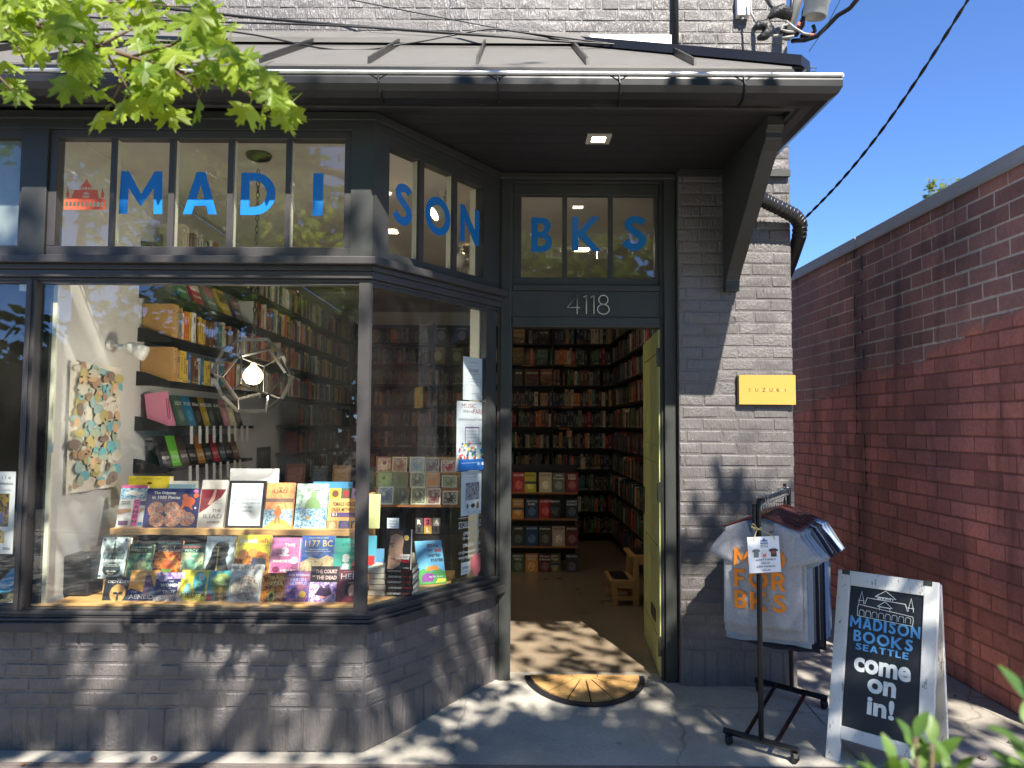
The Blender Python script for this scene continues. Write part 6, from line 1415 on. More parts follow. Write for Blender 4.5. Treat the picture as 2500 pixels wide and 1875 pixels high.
CARDS = ((('maroon', (120, 40, 48), (206, 180, 150)), ('floral cream', (206, 200, 176), (140, 90, 70)), ('pale blue animal', (206, 206, 190), (120, 150, 170)), ('dark angular', (190, 186, 180), (70, 60, 66)), ('bicycle', (226, 222, 210), (170, 70, 70))),
         (('bright green', (96, 130, 76), (150, 170, 110)), ('grey green fern', (120, 124, 110), (90, 110, 70)), ('leafy white', (206, 204, 190), (80, 100, 80)), ('orange pumpkin', (190, 180, 160), (196, 120, 50)), ('scattered flowers', (214, 206, 190), (120, 130, 80))),
         (('blue bird', (190, 200, 206), (70, 90, 130)), ('dark hedgerow', (110, 116, 96), (60, 70, 50)), ('birthday cake', (206, 214, 180), (80, 80, 70)), ('red woodpecker', (214, 206, 190), (110, 50, 50)), ('frog', (220, 214, 196), (70, 62, 60))))
CXS = ((238, 362), (366, 486), (506, 628), (634, 746), (762, 884))
for r_, (yb_, Y) in enumerate(ROWS):
    for c_i, (x0_, x1_) in enumerate(CXS):
        nm, bg_, fg_ = CARDS[r_][c_i]; sh_ = 12 * (2 - r_) * -.5
        a = atY(*cq(x0_ + sh_, yb_), Y); b = atY(*cq(x1_ + sh_, yb_), Y); w_ = b.x - a.x; h_ = w_ * (1.05 if c_i < 4 else .8) * (1.12 if r_ == 2 else 1)
        o = thing('greeting_card', '%s greeting card, %s in the %s row of the rack' % (nm, ORD[c_i], ('top', 'middle', 'bottom')[r_]), 'card', a, GC); m_ = frame_mtx(a, (1, 0, 0), (0, .25, .97))
        mb = MB(); mb.box(0, w_, 0, .002, 0, h_); mb.xf(m_); f_ = mb.build('card', C(*bg_), o); g_ = random.Random(r_ * 7 + c_i)
        prints([('r', .07, .07, .93, .93, art('card_art_%d%d' % (r_, c_i), [bg_, fg_, tuple(int((x + y) / 2) for x, y in zip(bg_, fg_)), bg_], 40)), ('c', .5, .48, .26, .24, fg_), ('c', .45 + g_.uniform(-.1, .1), .6, .12, .12, tuple(int(x * .8) for x in bg_)), ('p', [(.3, .2), (.7, .22), (.6, .34), (.4, .36)], fg_)], w_, h_, m_, 'print', f_)
for k, (px, py) in enumerate(((855 + 175, 1098), (1095, 1100))):
    pass
# letter tiles low in the bay
for k, ch in enumerate('R2AZLE'):
    px, py = 1014 + (k % 3) * 21, 1284 + (k // 3) * 19; a = atY(px, py, 4.55); s = .047
    o = thing('letter_tile', 'small square tile lettered %s under the card rack' % ch, 'tile', a, 'letter tiles'); mb = MB(); mb.box(a.x, a.x + s, 4.55, 4.562, a.z, a.z + s); f_ = mb.build('tile', C(*((70, 74, 78), (196, 96, 110), (150, 146, 140), (84, 88, 92), (206, 166, 70), (60, 60, 62))[k]), o)
    prints([T(ch, .5, .5, None, .62, WHT if k % 2 == 0 else BLK, .05)], s, s, frame_mtx((a.x, 4.55, a.z), (1, 0, 0), (0, 0, 1)), 'lettering', f_)
mb = MB(); a = atY(1010, 1305, 4.56); mb.box(a.x - .05, a.x + .3, 4.56, 4.75, .2, a.z - .001); tag(mb.build('side_table', BLACKP), 'black side table holding the letter tiles in the bay', 'table')

# ---- posters and vinyl on the bay glass
def bposter(l, r, t, b, label, shapes, col=(232, 236, 240), name='poster'):
    a0 = sB(l, (t + b) / 2, -.027)[0]; a1 = sB(r, (t + b) / 2, -.027)[0]; xm = (l + r) / 2; z1 = sB(xm, t, -.027)[1]; z0 = sB(xm, b, -.027)[1]
    o = thing(name, label, 'poster', B.pt(a0, -.027, z0), 'papers taped inside the bay glass'); mb = MB(); B.box(mb, a0, a1, z0, z1, -.0285, -.0275); s_ = mb.build('sheet', C(*col), o)
    prints(shapes, a1 - a0, z1 - z0, B.mtx(a0, -.0275, z0), 'print', s_); return o
bposter(1131, 1183, 873, 977, 'plain white flyer high on the bay glass with grey serif text', [T('MADISON BOOKS', .5, .88, .42, .02, (90, 90, 94)), T('CHIEF', .48, .69, .46, .075, (110, 112, 116), 0), T('of Staff', .62, .61, .3, .03, (120, 120, 124), 0), T('You Don\'t Have to Carry', .54, .49, .66, .035, (70, 72, 76), 0), T('Our Methodbook Along', .54, .43, .62, .035, (70, 72, 76), 0), T('There are encouraging words inside', .5, .35, .8, .022, (120, 120, 124), 0), T('www.madisonbks.com', .62, .16, .5, .02, (110, 110, 112), 0)])
g_ = random.Random(31); FLW = [('c', g_.uniform(.05, .95), .17 + .22 * g_.random() ** 1.5, .032, .02, ((226, 196, 50), (60, 140, 70), (206, 60, 80), (40, 90, 160), (240, 240, 240))[k % 5]) for k in range(44)]
bposter(1115, 1184, 980, 1148, 'concert poster with red curly lettering and flowers on blue band', [T('MUSIC', .42, .935, .52, .065, (150, 50, 70), 0), T('IN', .30, .855, .14, .045, (110, 50, 80), 0), T('THE', .46, .85, .18, .03, (110, 50, 80), 0), T('PARK', .76, .855, .40, .075, (150, 50, 70), 0), T('TUESDAYS IN AUGUST 6:30-8PM', .5, .735, .92, .03, (90, 90, 120), 0), ('r', .28, .38, .78, .63, (120, 90, 150)), ('r', .30, .39, .76, .61, (236, 238, 242))] + [T(s, .53, .57 - .05 * k, .36, .022, (110, 110, 130), 0) for k, s in enumerate(('8/5 New Velvet Fiction', '8/12 The Jewel Tones', '8/19 Ripple River', '8/27 The Castle Locals'))] + FLW + [('r', 0, 0, 1, .16, (40, 104, 176)), T('Sponsored by the neighborhood', .4, .11, .6, .018, WHT, 0), ('c', .85, .09, .05, .025, WHT), ('c', .7, .09, .05, .025, (150, 190, 226))])
bposter(1126, 1177, 1150, 1257, 'white gallery notice with a painting of people and small bottles', [T('domicile', .55, .925, .52, .04, (84, 86, 92), 0), T('JUNE GINGERS', .55, .86, .40, .022, (60, 60, 64)), ('r', .20, .34, .85, .74, art('gallery_print', [(150, 120, 60), (60, 70, 110), (200, 200, 210), (90, 70, 40)], 60)), ('c', .30, .21, .05, .06, (96, 120, 96)), ('c', .55, .21, .10, .05, (50, 46, 44)), ('p', [(.72, .14), (.84, .14), (.84, .25), (.78, .30), (.72, .25)], (150, 110, 70)), T('JULY 10, 6-8 PM', .5, .07, .4, .022, (80, 80, 90), 0)])
hp = bx0_ = None
def vinyl(txt, l, r, t, b, col=(228, 230, 230), nm=None, bold=.01):
    a0 = sB(l, (t + b) / 2, -.0245)[0]; a1 = sB(r, (t + b) / 2, -.0245)[0]; xm = (l + r) / 2; z1 = sB(xm, t, -.0245)[1]; z0 = sB(xm, b, -.0245)[1]
    mb = MB(); add_text(mb, txt, lambda x, y: B.pt(x, -.0284, y), (a0 + a1) / 2, (z0 + z1) / 2, a1 - a0, z1 - z0, bold); return mb.build('lettering', C(*col), vh, fixn=False)
vh = thing('window_lettering', 'white store hours lettering on the bay glass above the sill', 'lettering', B.pt(.85, -.028, 1.0))
vinyl('STORE HOURS', 1121, 1176, 1271, 1286, bold=.0)
for (a_, b_) in ((1120, 1176),):
    for py in (1266, 1291):
        q0 = sB(a_, py + 1, -.0284); q1 = sB(b_, py - 3, -.0284); mb = MB(); mb.quad(B.pt(q0[0], -.0284, q0[1]), B.pt(q1[0], -.0284, q0[1]), B.pt(q1[0], -.0284, q0[1] + .003), B.pt(q0[0], -.0284, q0[1] + .003)); mb.build('rule', C(228, 230, 230), vh, fixn=False)
vinyl('OPEN DAILY', 1132, 1172, 1296, 1305); vinyl('10 am - 6 pm', 1132, 1170, 1308, 1317); vinyl('206.555.0162', 1131, 1174, 1324, 1333); vinyl('info@madisonbks.com', 1121, 1174, 1341, 1351); vinyl('www.madisonbks.com', 1121, 1174, 1352, 1362)
bposter(1126, 1146, 1366, 1402, 'white square sticker with grey lowercase letters at the sill', [('r', 0, .82, 1, 1, (50, 54, 60)), T('arlo', .5, .48, .76, .22, (90, 100, 104), .01), T('smart home', .5, .18, .5, .08, (120, 120, 120), 0)], name='sticker')
a0, z0 = sB(1162, 1378, -.0284); mb = MB(); mb.poly([circle(a0, z0, .048, .062, 24)], lambda x, y: B.pt(x, -.0282, y)); mb.poly([circle(a0, z0, .048, .062, 24)], lambda x, y: B.pt(x, -.0292, y)); tag(mb.build('sticker', C(226, 120, 128)), 'round pink sticker beside the white one on the bay glass', 'sticker')

# ---- art scroll, lamp and speaker by the white side wall
XW = -2.217
p0, p1, p2 = atX(173, 880, XW + .012), atX(297, 898, XW + .012), atX(287, 1187, XW + .012)
sw, sh = p1.y - p0.y, p1.z - p2.z
am = frame_mtx((XW + .012, p0.y, p2.z), (0, 1, 0), (0, 0, 1))
scr = thing('art_scroll', 'unframed watercolour sheet of ovals and leaves pinned to the white wall', 'artwork', (XW + .01, p0.y, p2.z))
mb = MB(); n_ = 10
mb.add([tuple(am @ Vector((sw * i / n_, .006 * math.sin(i * 1.3) * (.3 + j / n_), sh * (1 - j / n_)))) for j in range(n_ + 1) for i in range(n_ + 1)], [(j * (n_ + 1) + i, j * (n_ + 1) + i + 1, (j + 1) * (n_ + 1) + i + 1, (j + 1) * (n_ + 1) + i) for j in range(n_) for i in range(n_)])
sheet = mb.build('sheet', C(226, 218, 200), scr, smooth=True)
g_ = random.Random(14); OV = ((116, 176, 184), (160, 188, 184), (176, 146, 120), (140, 122, 112), (190, 176, 120), (214, 180, 140), (174, 184, 162), (206, 200, 182))
shp = []
for k in range(120): x, y = g_.uniform(.08, .92), g_.uniform(.04, .96); shp.append(('c', x, y, g_.uniform(.04, .11), g_.uniform(.022, .055), OV[g_.randrange(8)]))
for k in range(46):
    x, y = g_.uniform(.1, .9), g_.uniform(.06, .94); a = g_.uniform(0, 6.3); dx, dy = .07 * math.cos(a), .035 * math.sin(a); shp.append(('p', [(x, y), (x + dx * .5 - dy * .25, y + dy * .5 + dx * .1), (x + dx, y + dy), (x + dx * .5 + dy * .25, y + dy * .5 - dx * .1)], (50, 50, 48)))
prints(shp, sw, sh, am @ Matrix.Translation((0, -.009, 0)), 'painting', sheet, .00006)
q = atX(268, 842, XW + .01); q2 = atX(290, 842, XW + .10); sp2 = thing('wall_lamp', 'white swivel spot lamp on the white side wall', 'lamp', q)
mb = MB(); mb.tube([q - Vector((.008, 0, 0)), q + Vector((.01, 0, 0))], .028, 14); mb.build('base', WHITEP, sp2, smooth=False)
mb = MB(); e = q + Vector((.085, .0, -.005)); mb.tube([q, e], .010, 8); mb.build('arm', WHITEP, sp2, smooth=True)
mb = MB(); d_ = Vector((.8, .1, -.32)).normalized(); mb.tube([e - d_ * .01, e + d_ * .004, e + d_ * .02, e + d_ * .06, e + d_ * .115, e + d_ * .113], [.005, .024, .034, .040, .042, .036], 16); mb.build('head', WHITEP, sp2, smooth=True)
a, b = atY(150, 1459, 3.70), atY(216, 1459, 3.70); st_ = atY(180, 1356, 3.70).z
spk = thing('speaker', 'black rounded speaker box on the window platform', 'speaker', (a.x, 3.7, .641)); mb = MB(); mb.box(a.x, b.x, 3.70, 3.84, .641, st_); mb.build('case', M('speaker_black', (30, 30, 32), .4), spk, bevel=.014)
mb = MB(); mb.box(a.x + .012, a.x + .05, 3.698, 3.6995, .72, .80); mb.build('grille', M('speaker_mesh', (16, 16, 17), .7), spk)
nt2 = thing('paper_note', 'tiny white paper taped to the glass edge beside the post', 'note', F.pt(sF(124, 1092, -.03)[0], -.03, 1.35)); q0 = sF(118, 1105, -.03); q1 = sF(131, 1080, -.03); mb = MB(); F.box(mb, q0[0], q1[0], q0[1], q1[1], -.031, -.030); mb.build('paper', C(220, 220, 206), nt2)
q0 = sF(47, 709, -.03); q1 = sF(70, 690, -.03); mb = MB(); F.box(mb, q0[0], q1[0], q0[1], q1[1], -.055, -.030); tag(mb.build('sensor', CREAM), 'small cream alarm sensor in the upper corner of the far left pane', 'sensor')

# ---- pendant lamp: faceted metal cage round a glowing bulb
lc = atY(618, 916, 3.90); R_ = .205
pend = thing('pendant_lamp', 'faceted metal cage pendant with glowing bulb over the window books', 'lamp', lc)
bm = bmesh.new(); bmesh.ops.create_icosphere(bm, subdivisions=1, radius=1); bm.faces.ensure_lookup_table()
fc_ = [f.calc_center_median().normalized() for f in bm.faces]; seg = [(e.link_faces[0].index, e.link_faces[1].index) for e in bm.edges]; bm.free()
rot = Matrix.Rotation(.5, 3, 'X') @ Matrix.Rotation(.35, 3, 'Z'); CAGE = M('dull_pewter_strap', (62, 60, 56), .42, metal=.4, var=.2)
for i, j in seg:
    p, q = lc + rot @ fc_[i] * R_, lc + rot @ fc_[j] * R_; mid = ((p + q) / 2 - lc).normalized(); t = (q - p).normalized(); s_ = t.cross(mid).normalized()
    mb = MB(); h1, h2 = mid * .009, s_ * .0022; mb.hexa([p - h1 - h2, q - h1 - h2, q - h1 + h2, p - h1 + h2, p + h1 - h2, q + h1 - h2, q + h1 + h2, p + h1 + h2]); mb.build('cage_strap', CAGE, pend)
mb = MB(); mb.lathe([(0, .062), (.012, .060), (.016, .048), (.038, .026), (.052, 0), (.050, -.022), (.032, -.046), (0, -.054)], lc.x, lc.y, 18, lc.z + .004); mb.build('bulb', glow('warm_bulb', (255, 206, 136), 2.0), pend, smooth=True)
mb = MB(); z = lc.z + .07
for k in range(34):
    zz = z + k * .031
    if zz > 2.93: break
    mb.tube([(lc.x + .008 * math.cos(a) * (1 if k % 2 else .2), lc.y + .008 * math.cos(a) * (.2 if k % 2 else 1), zz + .019 * math.sin(a)) for a in [i * math.pi / 4 for i in range(9)]], .0025, 5, False)
mb.build('chain', CAGE, pend); mb = MB(); mb.lathe([(.0, 2.905), (.02, 2.91), (.06, 2.925), (.068, 2.94), (.068, 2.949)], lc.x, lc.y, 20); mb.build('ceiling_rose', M('dark_bronze', (70, 64, 58), .35, metal=.6), pend, smooth=True)
pl_ = bpy.data.lights.new('pendant_bulb', 'POINT'); pl_.energy = 6.0; pl_.color = (1, .88, .72); pl_.shadow_soft_size = .05; po = bpy.data.objects.new('pendant_bulb', pl_); COL.objects.link(po); po.location = lc + Vector((0, 0, -.09)); put(po, pend)

# =================================================================== BOOKCASES
SPM = {}
SP_COLS = {'cream': (214, 204, 180), 'white': (226, 224, 216), 'black': (30, 30, 33), 'charcoal': (58, 58, 60), 'brown': (104, 70, 48), 'red': (160, 42, 42), 'maroon': (96, 34, 42), 'orange': (206, 108, 48), 'tan': (190, 150, 104), 'navy': (34, 44, 80), 'blue': (56, 104, 150), 'teal': (50, 112, 112), 'green': (60, 98, 62), 'grey': (140, 140, 138), 'yellow': (220, 186, 66), 'pink': (214, 130, 150)}
def spine_mesh(cn, v):
    k = (cn, v)
    if k in SPM: return SPM[k]
    c = SP_COLS[cn]; lt = tuple(int(.45 * x + .55 * y) for x, y in zip(c, (226, 216, 190) if sum(c) < 380 else (50, 46, 44))); mb = MB()
    mb.mat(C(*c)); mb.add([(-.5, 0, 0), (.5, 0, 0), (.5, 1, 0), (-.5, 1, 0), (-.5, 0, 1), (.5, 0, 1), (.5, 1, 1), (-.5, 1, 1)], [(0, 1, 5, 4), (1, 2, 6, 5), (3, 0, 4, 7), (2, 3, 7, 6)])
    mb.mat(PAPER); mb.add([(-.42, .02, .985), (.42, .02, .985), (.42, 1, .985), (-.42, 1, .985)], [(0, 1, 2, 3)])
    y = -.004; Q = lambda x0, x1, z0, z1: mb.add([(x0, y, z0), (x1, y, z0), (x1, y, z1), (x0, y, z1)], [(0, 1, 2, 3)])
    mb.mat(C(*lt)); g = random.Random(v * 13 + len(cn))
    if v % 4 == 0:
        z = .30
        while z < .82: l = g.uniform(.02, .06); Q(-.26, .26, z, z + l); z += l + g.uniform(.012, .03)
    elif v % 4 == 1: Q(-.26, .26, .66, .86); Q(-.14, .14, .14, .28)
    elif v % 4 == 2:
        Q(-.5, .5, .88, .91); Q(-.5, .5, .10, .13); z = .36
        while z < .78: l = g.uniform(.015, .04); Q(-.2, .2, z, z + l); z += l + .014
    else: Q(-.16, .16, .38, .80)
    mb.mat(C(*[(190, 60, 50), (220, 190, 80), (230, 228, 220), (60, 90, 130)][v % 4])); Q(-.3, .3, .05, .09)
    SPM[k] = mb.mesh('book', fixn=False); return SPM[k]
SR = random.Random(77)
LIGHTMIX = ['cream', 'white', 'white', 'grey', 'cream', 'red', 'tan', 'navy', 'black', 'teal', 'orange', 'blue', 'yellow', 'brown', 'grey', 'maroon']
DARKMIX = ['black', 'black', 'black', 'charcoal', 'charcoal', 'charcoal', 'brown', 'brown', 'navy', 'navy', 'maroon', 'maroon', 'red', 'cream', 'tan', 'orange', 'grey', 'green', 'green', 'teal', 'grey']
def row_mtx(p, ang): return Matrix.Translation(p) @ Matrix.Rotation(ang, 4, 'Z')
STUFF = {}
def spines(org, ang, length, mix, where=None, hmax=.215, tmin=.016, tmax=.042, shelf='', n0=0):
    """books side by side on a shelf; named one by one where the photo shows them largest, else joined"""
    base = row_mtx(Vector(org), ang); x = 0.0
    while x < length - .02:
        t = SR.uniform(tmin, tmax); h = SR.uniform(.72, 1.0) * hmax; d = SR.uniform(.12, .15); cn = mix[SR.randrange(len(mix))]; rep = 1 if SR.random() < .8 else 2
        lean = rad(SR.uniform(3, 9)) if SR.random() < .06 else rad(SR.uniform(-.6, .6))
        for _ in range(rep):
            if x + t > length: break
            m_ = base @ Matrix.Translation((x + t / 2, SR.uniform(0, .012), .0005)) @ Matrix.Rotation(lean, 4, 'Y') @ Matrix.Diagonal((t - .0015, d, h, 1)); me = spine_mesh(cn, SR.randrange(8))
            if where:
                o = inst('book', me, None, m_); tk = 'thick' if t > .032 else 'slim'
                tag(o, '%s %s book standing spine out on %s' % (tk, cn, shelf), 'book', 'spine out books on ' + where)
            else:
                mb = STUFF.setdefault(shelf, MB()); mats = [m.name for m in me.materials]
                for pl in me.polygons:
                    mb.mat(me.materials[pl.material_index]); mb.add([m_ @ me.vertices[i].co for i in pl.vertices], [tuple(range(len(pl.vertices)))])
            x += t
        if SR.random() < .04: x += .03
def face(org, ang, w, h, t, tilt, col, label, group, shapes):
    m_ = row_mtx(Vector(org), ang) @ Matrix.Rotation(rad(-tilt), 4, 'X'); return book(m_, w, h, t, col, label, group, shapes)
AL, AR = rad(90), rad(-90)
def shelf_part(case, x0, x1, y0, y1, z, lip=None):
    mb = MB(); mb.box(x0, x1, y0, y1, z - .022, z); mb.build('shelf', BLACKP, case, bevel=.002)
# ---- left wall
lc_ = thing('bookcase', 'black wall shelves of fiction running back along the white left wall', 'bookcase', (-2.2, 4.4, 1.2))
XB, XF = -2.2195, -2.02; ZL = [2.53, 2.27, 2.01, 1.75]; ZLOW = [1.485, 1.235]
for z in ZL + ZLOW:
    y1 = 5.78 if z < 1.6 else 9.3; shelf_part(lc_, XB, XF, 4.36, y1, z)
    for y in (4.345,) + ((7.0,) if y1 > 9 else ()):
        mb = MB(); mb.prism([(XB, z - .03), (XB, z + .055), (XB + .05, z + .05), (XF - .02, z + .006), (XF + .005, z - .03)], lambda x, zz: (x, y, zz), lambda x, zz: (x, y + .004, zz)); mb.build('bracket', BLACKP, lc_)
for z in (1.485, 1.225, .965, .705, .445): shelf_part(lc_, XB, XF, 6.95, 9.3, z)
BE = M('tan_bookend_board', (186, 142, 84), .6, var=.08)
for k, (z, nm) in enumerate(((2.01, 'upper'), (1.75, 'lower'))):
    o = thing('bookend', 'tan bookend box with a column of letter tiles on the %s fiction shelf' % nm, 'bookend', (XF - .1, 4.40, z)); mb = MB(); mb.box(XB + .006, XF - .012, 4.385, 4.46, z + .0005, z + .205); mb.build('box', BE, o)
    for j, ch in enumerate('HARDBACK' if k == 0 else 'MEMOIR'):
        zz = z + .17 - j * .0235; mb = MB(); mb.box(XF - .0118, XF - .009, 4.412, 4.436, zz, zz + .021); tl = mb.build('letter_tile', C(206, 176, 130), o)
        prints([T(ch, .5, .5, None, .6, BLK, .02)], .024, .021, frame_mtx((XF - .009, 4.412, zz), (0, 1, 0), (0, 0, 1)), 'lettering', tl)
spines((XF - .012, 4.47, 2.01), AL, 1.75, LIGHTMIX, 'the left wall', .20, shelf='the upper fiction shelf on the left wall')
spines((XF - .012, 4.47, 1.75), AL, 1.75, LIGHTMIX, 'the left wall', .20, shelf='the lower fiction shelf on the left wall')
spines((XF - .012, 6.25, 2.01), AL, 3.0, LIGHTMIX, None, .20, shelf='l'); spines((XF - .012, 6.25, 1.75), AL, 3.0, LIGHTMIX, None, .20, shelf='l')
spines((XF - .012, 5.75, 2.27), AL, 3.5, LIGHTMIX, None, .215, shelf='l'); spines((XF - .012, 4.5, 2.53), AL, 4.7, LIGHTMIX, None, .215, shelf='l')
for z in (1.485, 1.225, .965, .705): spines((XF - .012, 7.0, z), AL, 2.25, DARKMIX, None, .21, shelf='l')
for k, (y, c_, sec, t_) in enumerate(((4.52, (60, 130, 84), (220, 226, 206), 'UNDERSTUDY'), (4.74, (178, 50, 56), (240, 214, 190), 'KOGAWIN'), (4.98, (120, 140, 120), (190, 120, 120), 'ISLE'), (5.22, (216, 180, 56), (120, 90, 40), 'GOLD'), (5.46, (90, 96, 110), (170, 120, 90), 'NIGHT'))):
    face((XF - .03, y, 2.271), AL, .145, .21, .022, 22, c_, ('green', 'red', 'grey green', 'yellow', 'slate') [k] + ' book tilted face out on the high left shelf', 'face out books on the left wall', [('r', 0, .5, 1, .86, sec), T(t_, .5, .3, .8, .09, WHT, .02)])
PK = (224, 138, 164)
ROWD = [(4.385, .020, PK, 'pink paperback, nearest of three alike', 'Phoebe', 1), (4.41, .02, PK, 'pink paperback, middle one of three alike', 'Phoebe', 1), (4.45, .02, PK, 'pink paperback with black script, turned to show its front', 'Phoebe', 0), (4.62, 0, (84, 110, 96), 'grey green book', 'LILY', 0), (4.745, 0, (44, 124, 160), 'bright blue scribbled book', 'BOYS ALIVE', 0), (4.87, 0, (46, 42, 38), 'black brown book', 'McEwan', 0), (4.995, 0, (170, 140, 40), 'black and yellow book', 'MADE', 0), (5.09, 0, (48, 56, 54), 'dark green black book', 'CURSE', 0), (5.215, 0, (38, 42, 44), 'charcoal book', 'CROWN', 0), (5.34, 0, (196, 130, 136), 'dusty pink book', 'ROSE', 0), (5.46, 0, (206, 200, 150), 'pale yellow book with black lettering', 'JEWEL', 0), (5.585, 0, (70, 60, 56), 'brown book', 'ASH', 0)]
for y, _, c_, lab, t_, sp in ROWD:
    w_ = .118 if not sp else .115
    if sp: face((XF - .02, y, 1.4855), AL, .022, .205, .12, 8, c_, lab + ' on the display shelf', 'face out books on the left wall', [('r', .3, .2, .7, .8, BLK)])
    else: face((XF - .055, y, 1.4855), AL, w_, .20, .018, 17, c_, lab + ' on the upper display shelf', 'face out books on the left wall', [('c', .5, .34, .3, .2, art('fo_' + t_, [c_, tuple(min(255, x + 50) for x in c_), tuple(int(x * .5) for x in c_)], 40)), T(t_, .5, .74, .76, .12, BLK if sum(c_) > 420 else WHT, .02)])
ROWE = [((32, 30, 34), 'black book with red foot', 'ANGEL DOWN'), ((110, 196, 60), 'vivid green and blue book', 'FOREIGN'), ((70, 54, 46), 'brown book with pale lettering', 'GRAND'), ((30, 30, 34), 'black book', 'TELL'), ((176, 120, 50), 'amber and brown book', 'COPPER'), ((52, 50, 50), 'dark grey book', 'UNIVERSITY'), ((170, 44, 54), 'red book with dark oval', 'VOLT'), ((58, 76, 74), 'grey teal book', 'TIDE'), ((40, 36, 34), 'dark book', 'BAYOU'), ((126, 84, 60), 'brown orange book', 'LAND')]
for k, (c_, lab, t_) in enumerate(ROWE):
    face((XF - .055, 4.42 + k * .125, 1.2355), AL, .118, .195, .018, 17, c_, lab + ' on the lower display shelf', 'face out books on the left wall', [('r', .1, .1, .9, .5, art('fe_' + t_, [c_, tuple(min(255, x + 60) for x in c_), tuple(int(x * .6) for x in c_)], 46)), T(t_, .5, .3, .8, .1, WHT, .02)])
g_ = random.Random(6)
for zi, z in enumerate(ZLOW):
    for k in range(9 if zi == 0 else 8):
        y = 4.62 + k * .125 + g_.uniform(-.02, .02); mb = MB(); x = XF + .006; mb.hexa([(x, y, z - .115), (x, y + .042, z - .115), (x + .001, y + .042, z - .115), (x + .001, y, z - .115), (x - .004, y, z - .002), (x - .004, y + .042, z - .002), (x - .003, y + .042, z - .002), (x - .003, y, z - .002)]); o = mb.build('shelf_card', C(226, 226, 220))
        tag(o, 'white review slip hanging from the %s display shelf edge' % ('upper', 'lower')[zi], 'shelf card', 'review slips on the left wall shelves')
q0, q1 = atX(633, 1062, -2.21), atX(656, 990, -2.21); mb = MB(); mb.box(-2.2195, -2.195, q0.y, q0.y + .30, q0.z, q1.z); pf = thing('picture_frame', 'narrow dark framed picture between the bookcases on the left wall', 'picture', (-2.21, q0.y, q0.z)); mb.build('frame', BLACKP, pf); mb = MB(); mb.box(-2.1948, -2.193, q0.y + .03, q0.y + .27, q0.z + .03, q1.z - .03); mb.build('print', art('dim_print', [(60, 66, 70), (110, 110, 100), (40, 44, 50)], 30), pf)
ct = thing('counter', 'low brown counter standing behind the window display', 'counter', (-1.7, 6.2, .06)); mb = MB(); mb.box(-2.2, -1.0, 6.1, 6.6, .06, .92); mb.build('body', M('counter_brown', (96, 72, 52), .6), ct); mb = MB(); mb.box(-2.21, -.97, 6.06, 6.62, .921, .95); mb.build('top', OAK2, ct)
for k, (x, y, z, w_, h_, c_) in enumerate(((-1.9, 6.2, .951, .16, .22, (120, 60, 50)), (-1.7, 6.25, .951, .14, .2, (70, 80, 90)), (-1.5, 6.18, .951, .15, .21, (180, 140, 90)), (-1.3, 6.25, .951, .15, .19, (60, 90, 70)))):
    face((x, y, z), 0, w_, h_, .02, 14, c_, ('maroon', 'slate', 'tan', 'green')[k] + ' book propped up on the counter behind the window', 'books on the counter', [('r', .12, .3, .88, .85, art('ct%d' % k, [c_, tuple(min(255, x_ + 60) for x_ in c_)], 30))])
# ---- back wall
bc = thing('bookcase', 'black full height bookcase across the back wall seen through the door', 'bookcase', (0, 9.4, .1))
YB_ = 9.27; ZB = [2.53 - .262 * k for k in range(10)]
for z in ZB: shelf_part(bc, -2.0, 1.40, YB_ - .03, 9.4499, z)
for x in (-2.01, -1.0, .5, 1.39): mb = MB(); mb.box(x, x + .018, YB_ - .025, 9.449, .06, 2.78); mb.build('upright', BLACKP, bc)
mb = MB(); mb.box(-2.0, 1.40, 9.442, 9.4495, .07, 2.78); mb.build('back_panel', BLACKP, bc)
GB = 'face out books on the back wall'
for k, (l, r, t, b, zi, c_, lab, t_) in enumerate(((1253, 1281, 802, 838, 0, (206, 176, 130), 'tan book with black trees', 'RIVER SONGS'), (1316, 1341, 802, 838, 0, (74, 72, 66), 'dark grey book', 'TALL TREES'), (1252, 1278, 848, 890, 1, (150, 126, 60), 'olive and mauve landscape book', 'Origin'), (1312, 1337, 853, 890, 1, (110, 140, 134), 'pale teal book with small dog', 'HOUNDS'), (1256, 1277, 898, 938, 2, (70, 56, 46), 'dark portrait book of a white haired head', ''), (1281, 1316, 898, 938, 2, (96, 40, 34), 'dark red hiking book', 'WOMEN WHO HIKE'), (1320, 1358, 898, 938, 2, (160, 96, 56), 'brown sunset landscape book', 'AROUND'))):
    z = ZB[zi]; a = atY(l, 900, YB_ - .05); b2 = atY(r, 900, YB_ - .05); w_ = b2.x - a.x; h_ = (b - t) / 1800 * YB_ * .98
    face((a.x, YB_ - .022, z + .001), 0, w_, h_, .02, 6, c_, lab + ' face out on the back wall', GB, [('r', 0, 0, 1, .45, art('bw%d' % k, [c_, tuple(int(x * .4) for x in c_), tuple(min(255, x + 40) for x in c_)], 22)), T(t_ or ' o ', .5, .75, .8, .12, WHT if sum(c_) < 330 else BLK, .02)])
for zi, segs in {0: ((.03 + .18, .32), (.53, 1.36)), 1: ((.15, .32), (.47, 1.36)), 2: ((.56, 1.36),), 3: ((-.02, 1.36),), 4: ((-.02, 1.36),)}.items():
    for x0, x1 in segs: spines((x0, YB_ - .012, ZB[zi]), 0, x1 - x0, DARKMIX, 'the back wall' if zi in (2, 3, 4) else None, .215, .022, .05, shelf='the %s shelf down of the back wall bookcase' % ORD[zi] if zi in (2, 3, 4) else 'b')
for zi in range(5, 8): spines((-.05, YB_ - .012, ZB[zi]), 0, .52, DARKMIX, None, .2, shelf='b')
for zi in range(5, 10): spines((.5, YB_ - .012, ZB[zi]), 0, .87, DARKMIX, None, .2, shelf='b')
for zi in range(0, 10): spines((-1.97, YB_ - .012, ZB[zi]), 0, 1.93 if zi > 1 else .9, DARKMIX, None, .2, shelf='b')
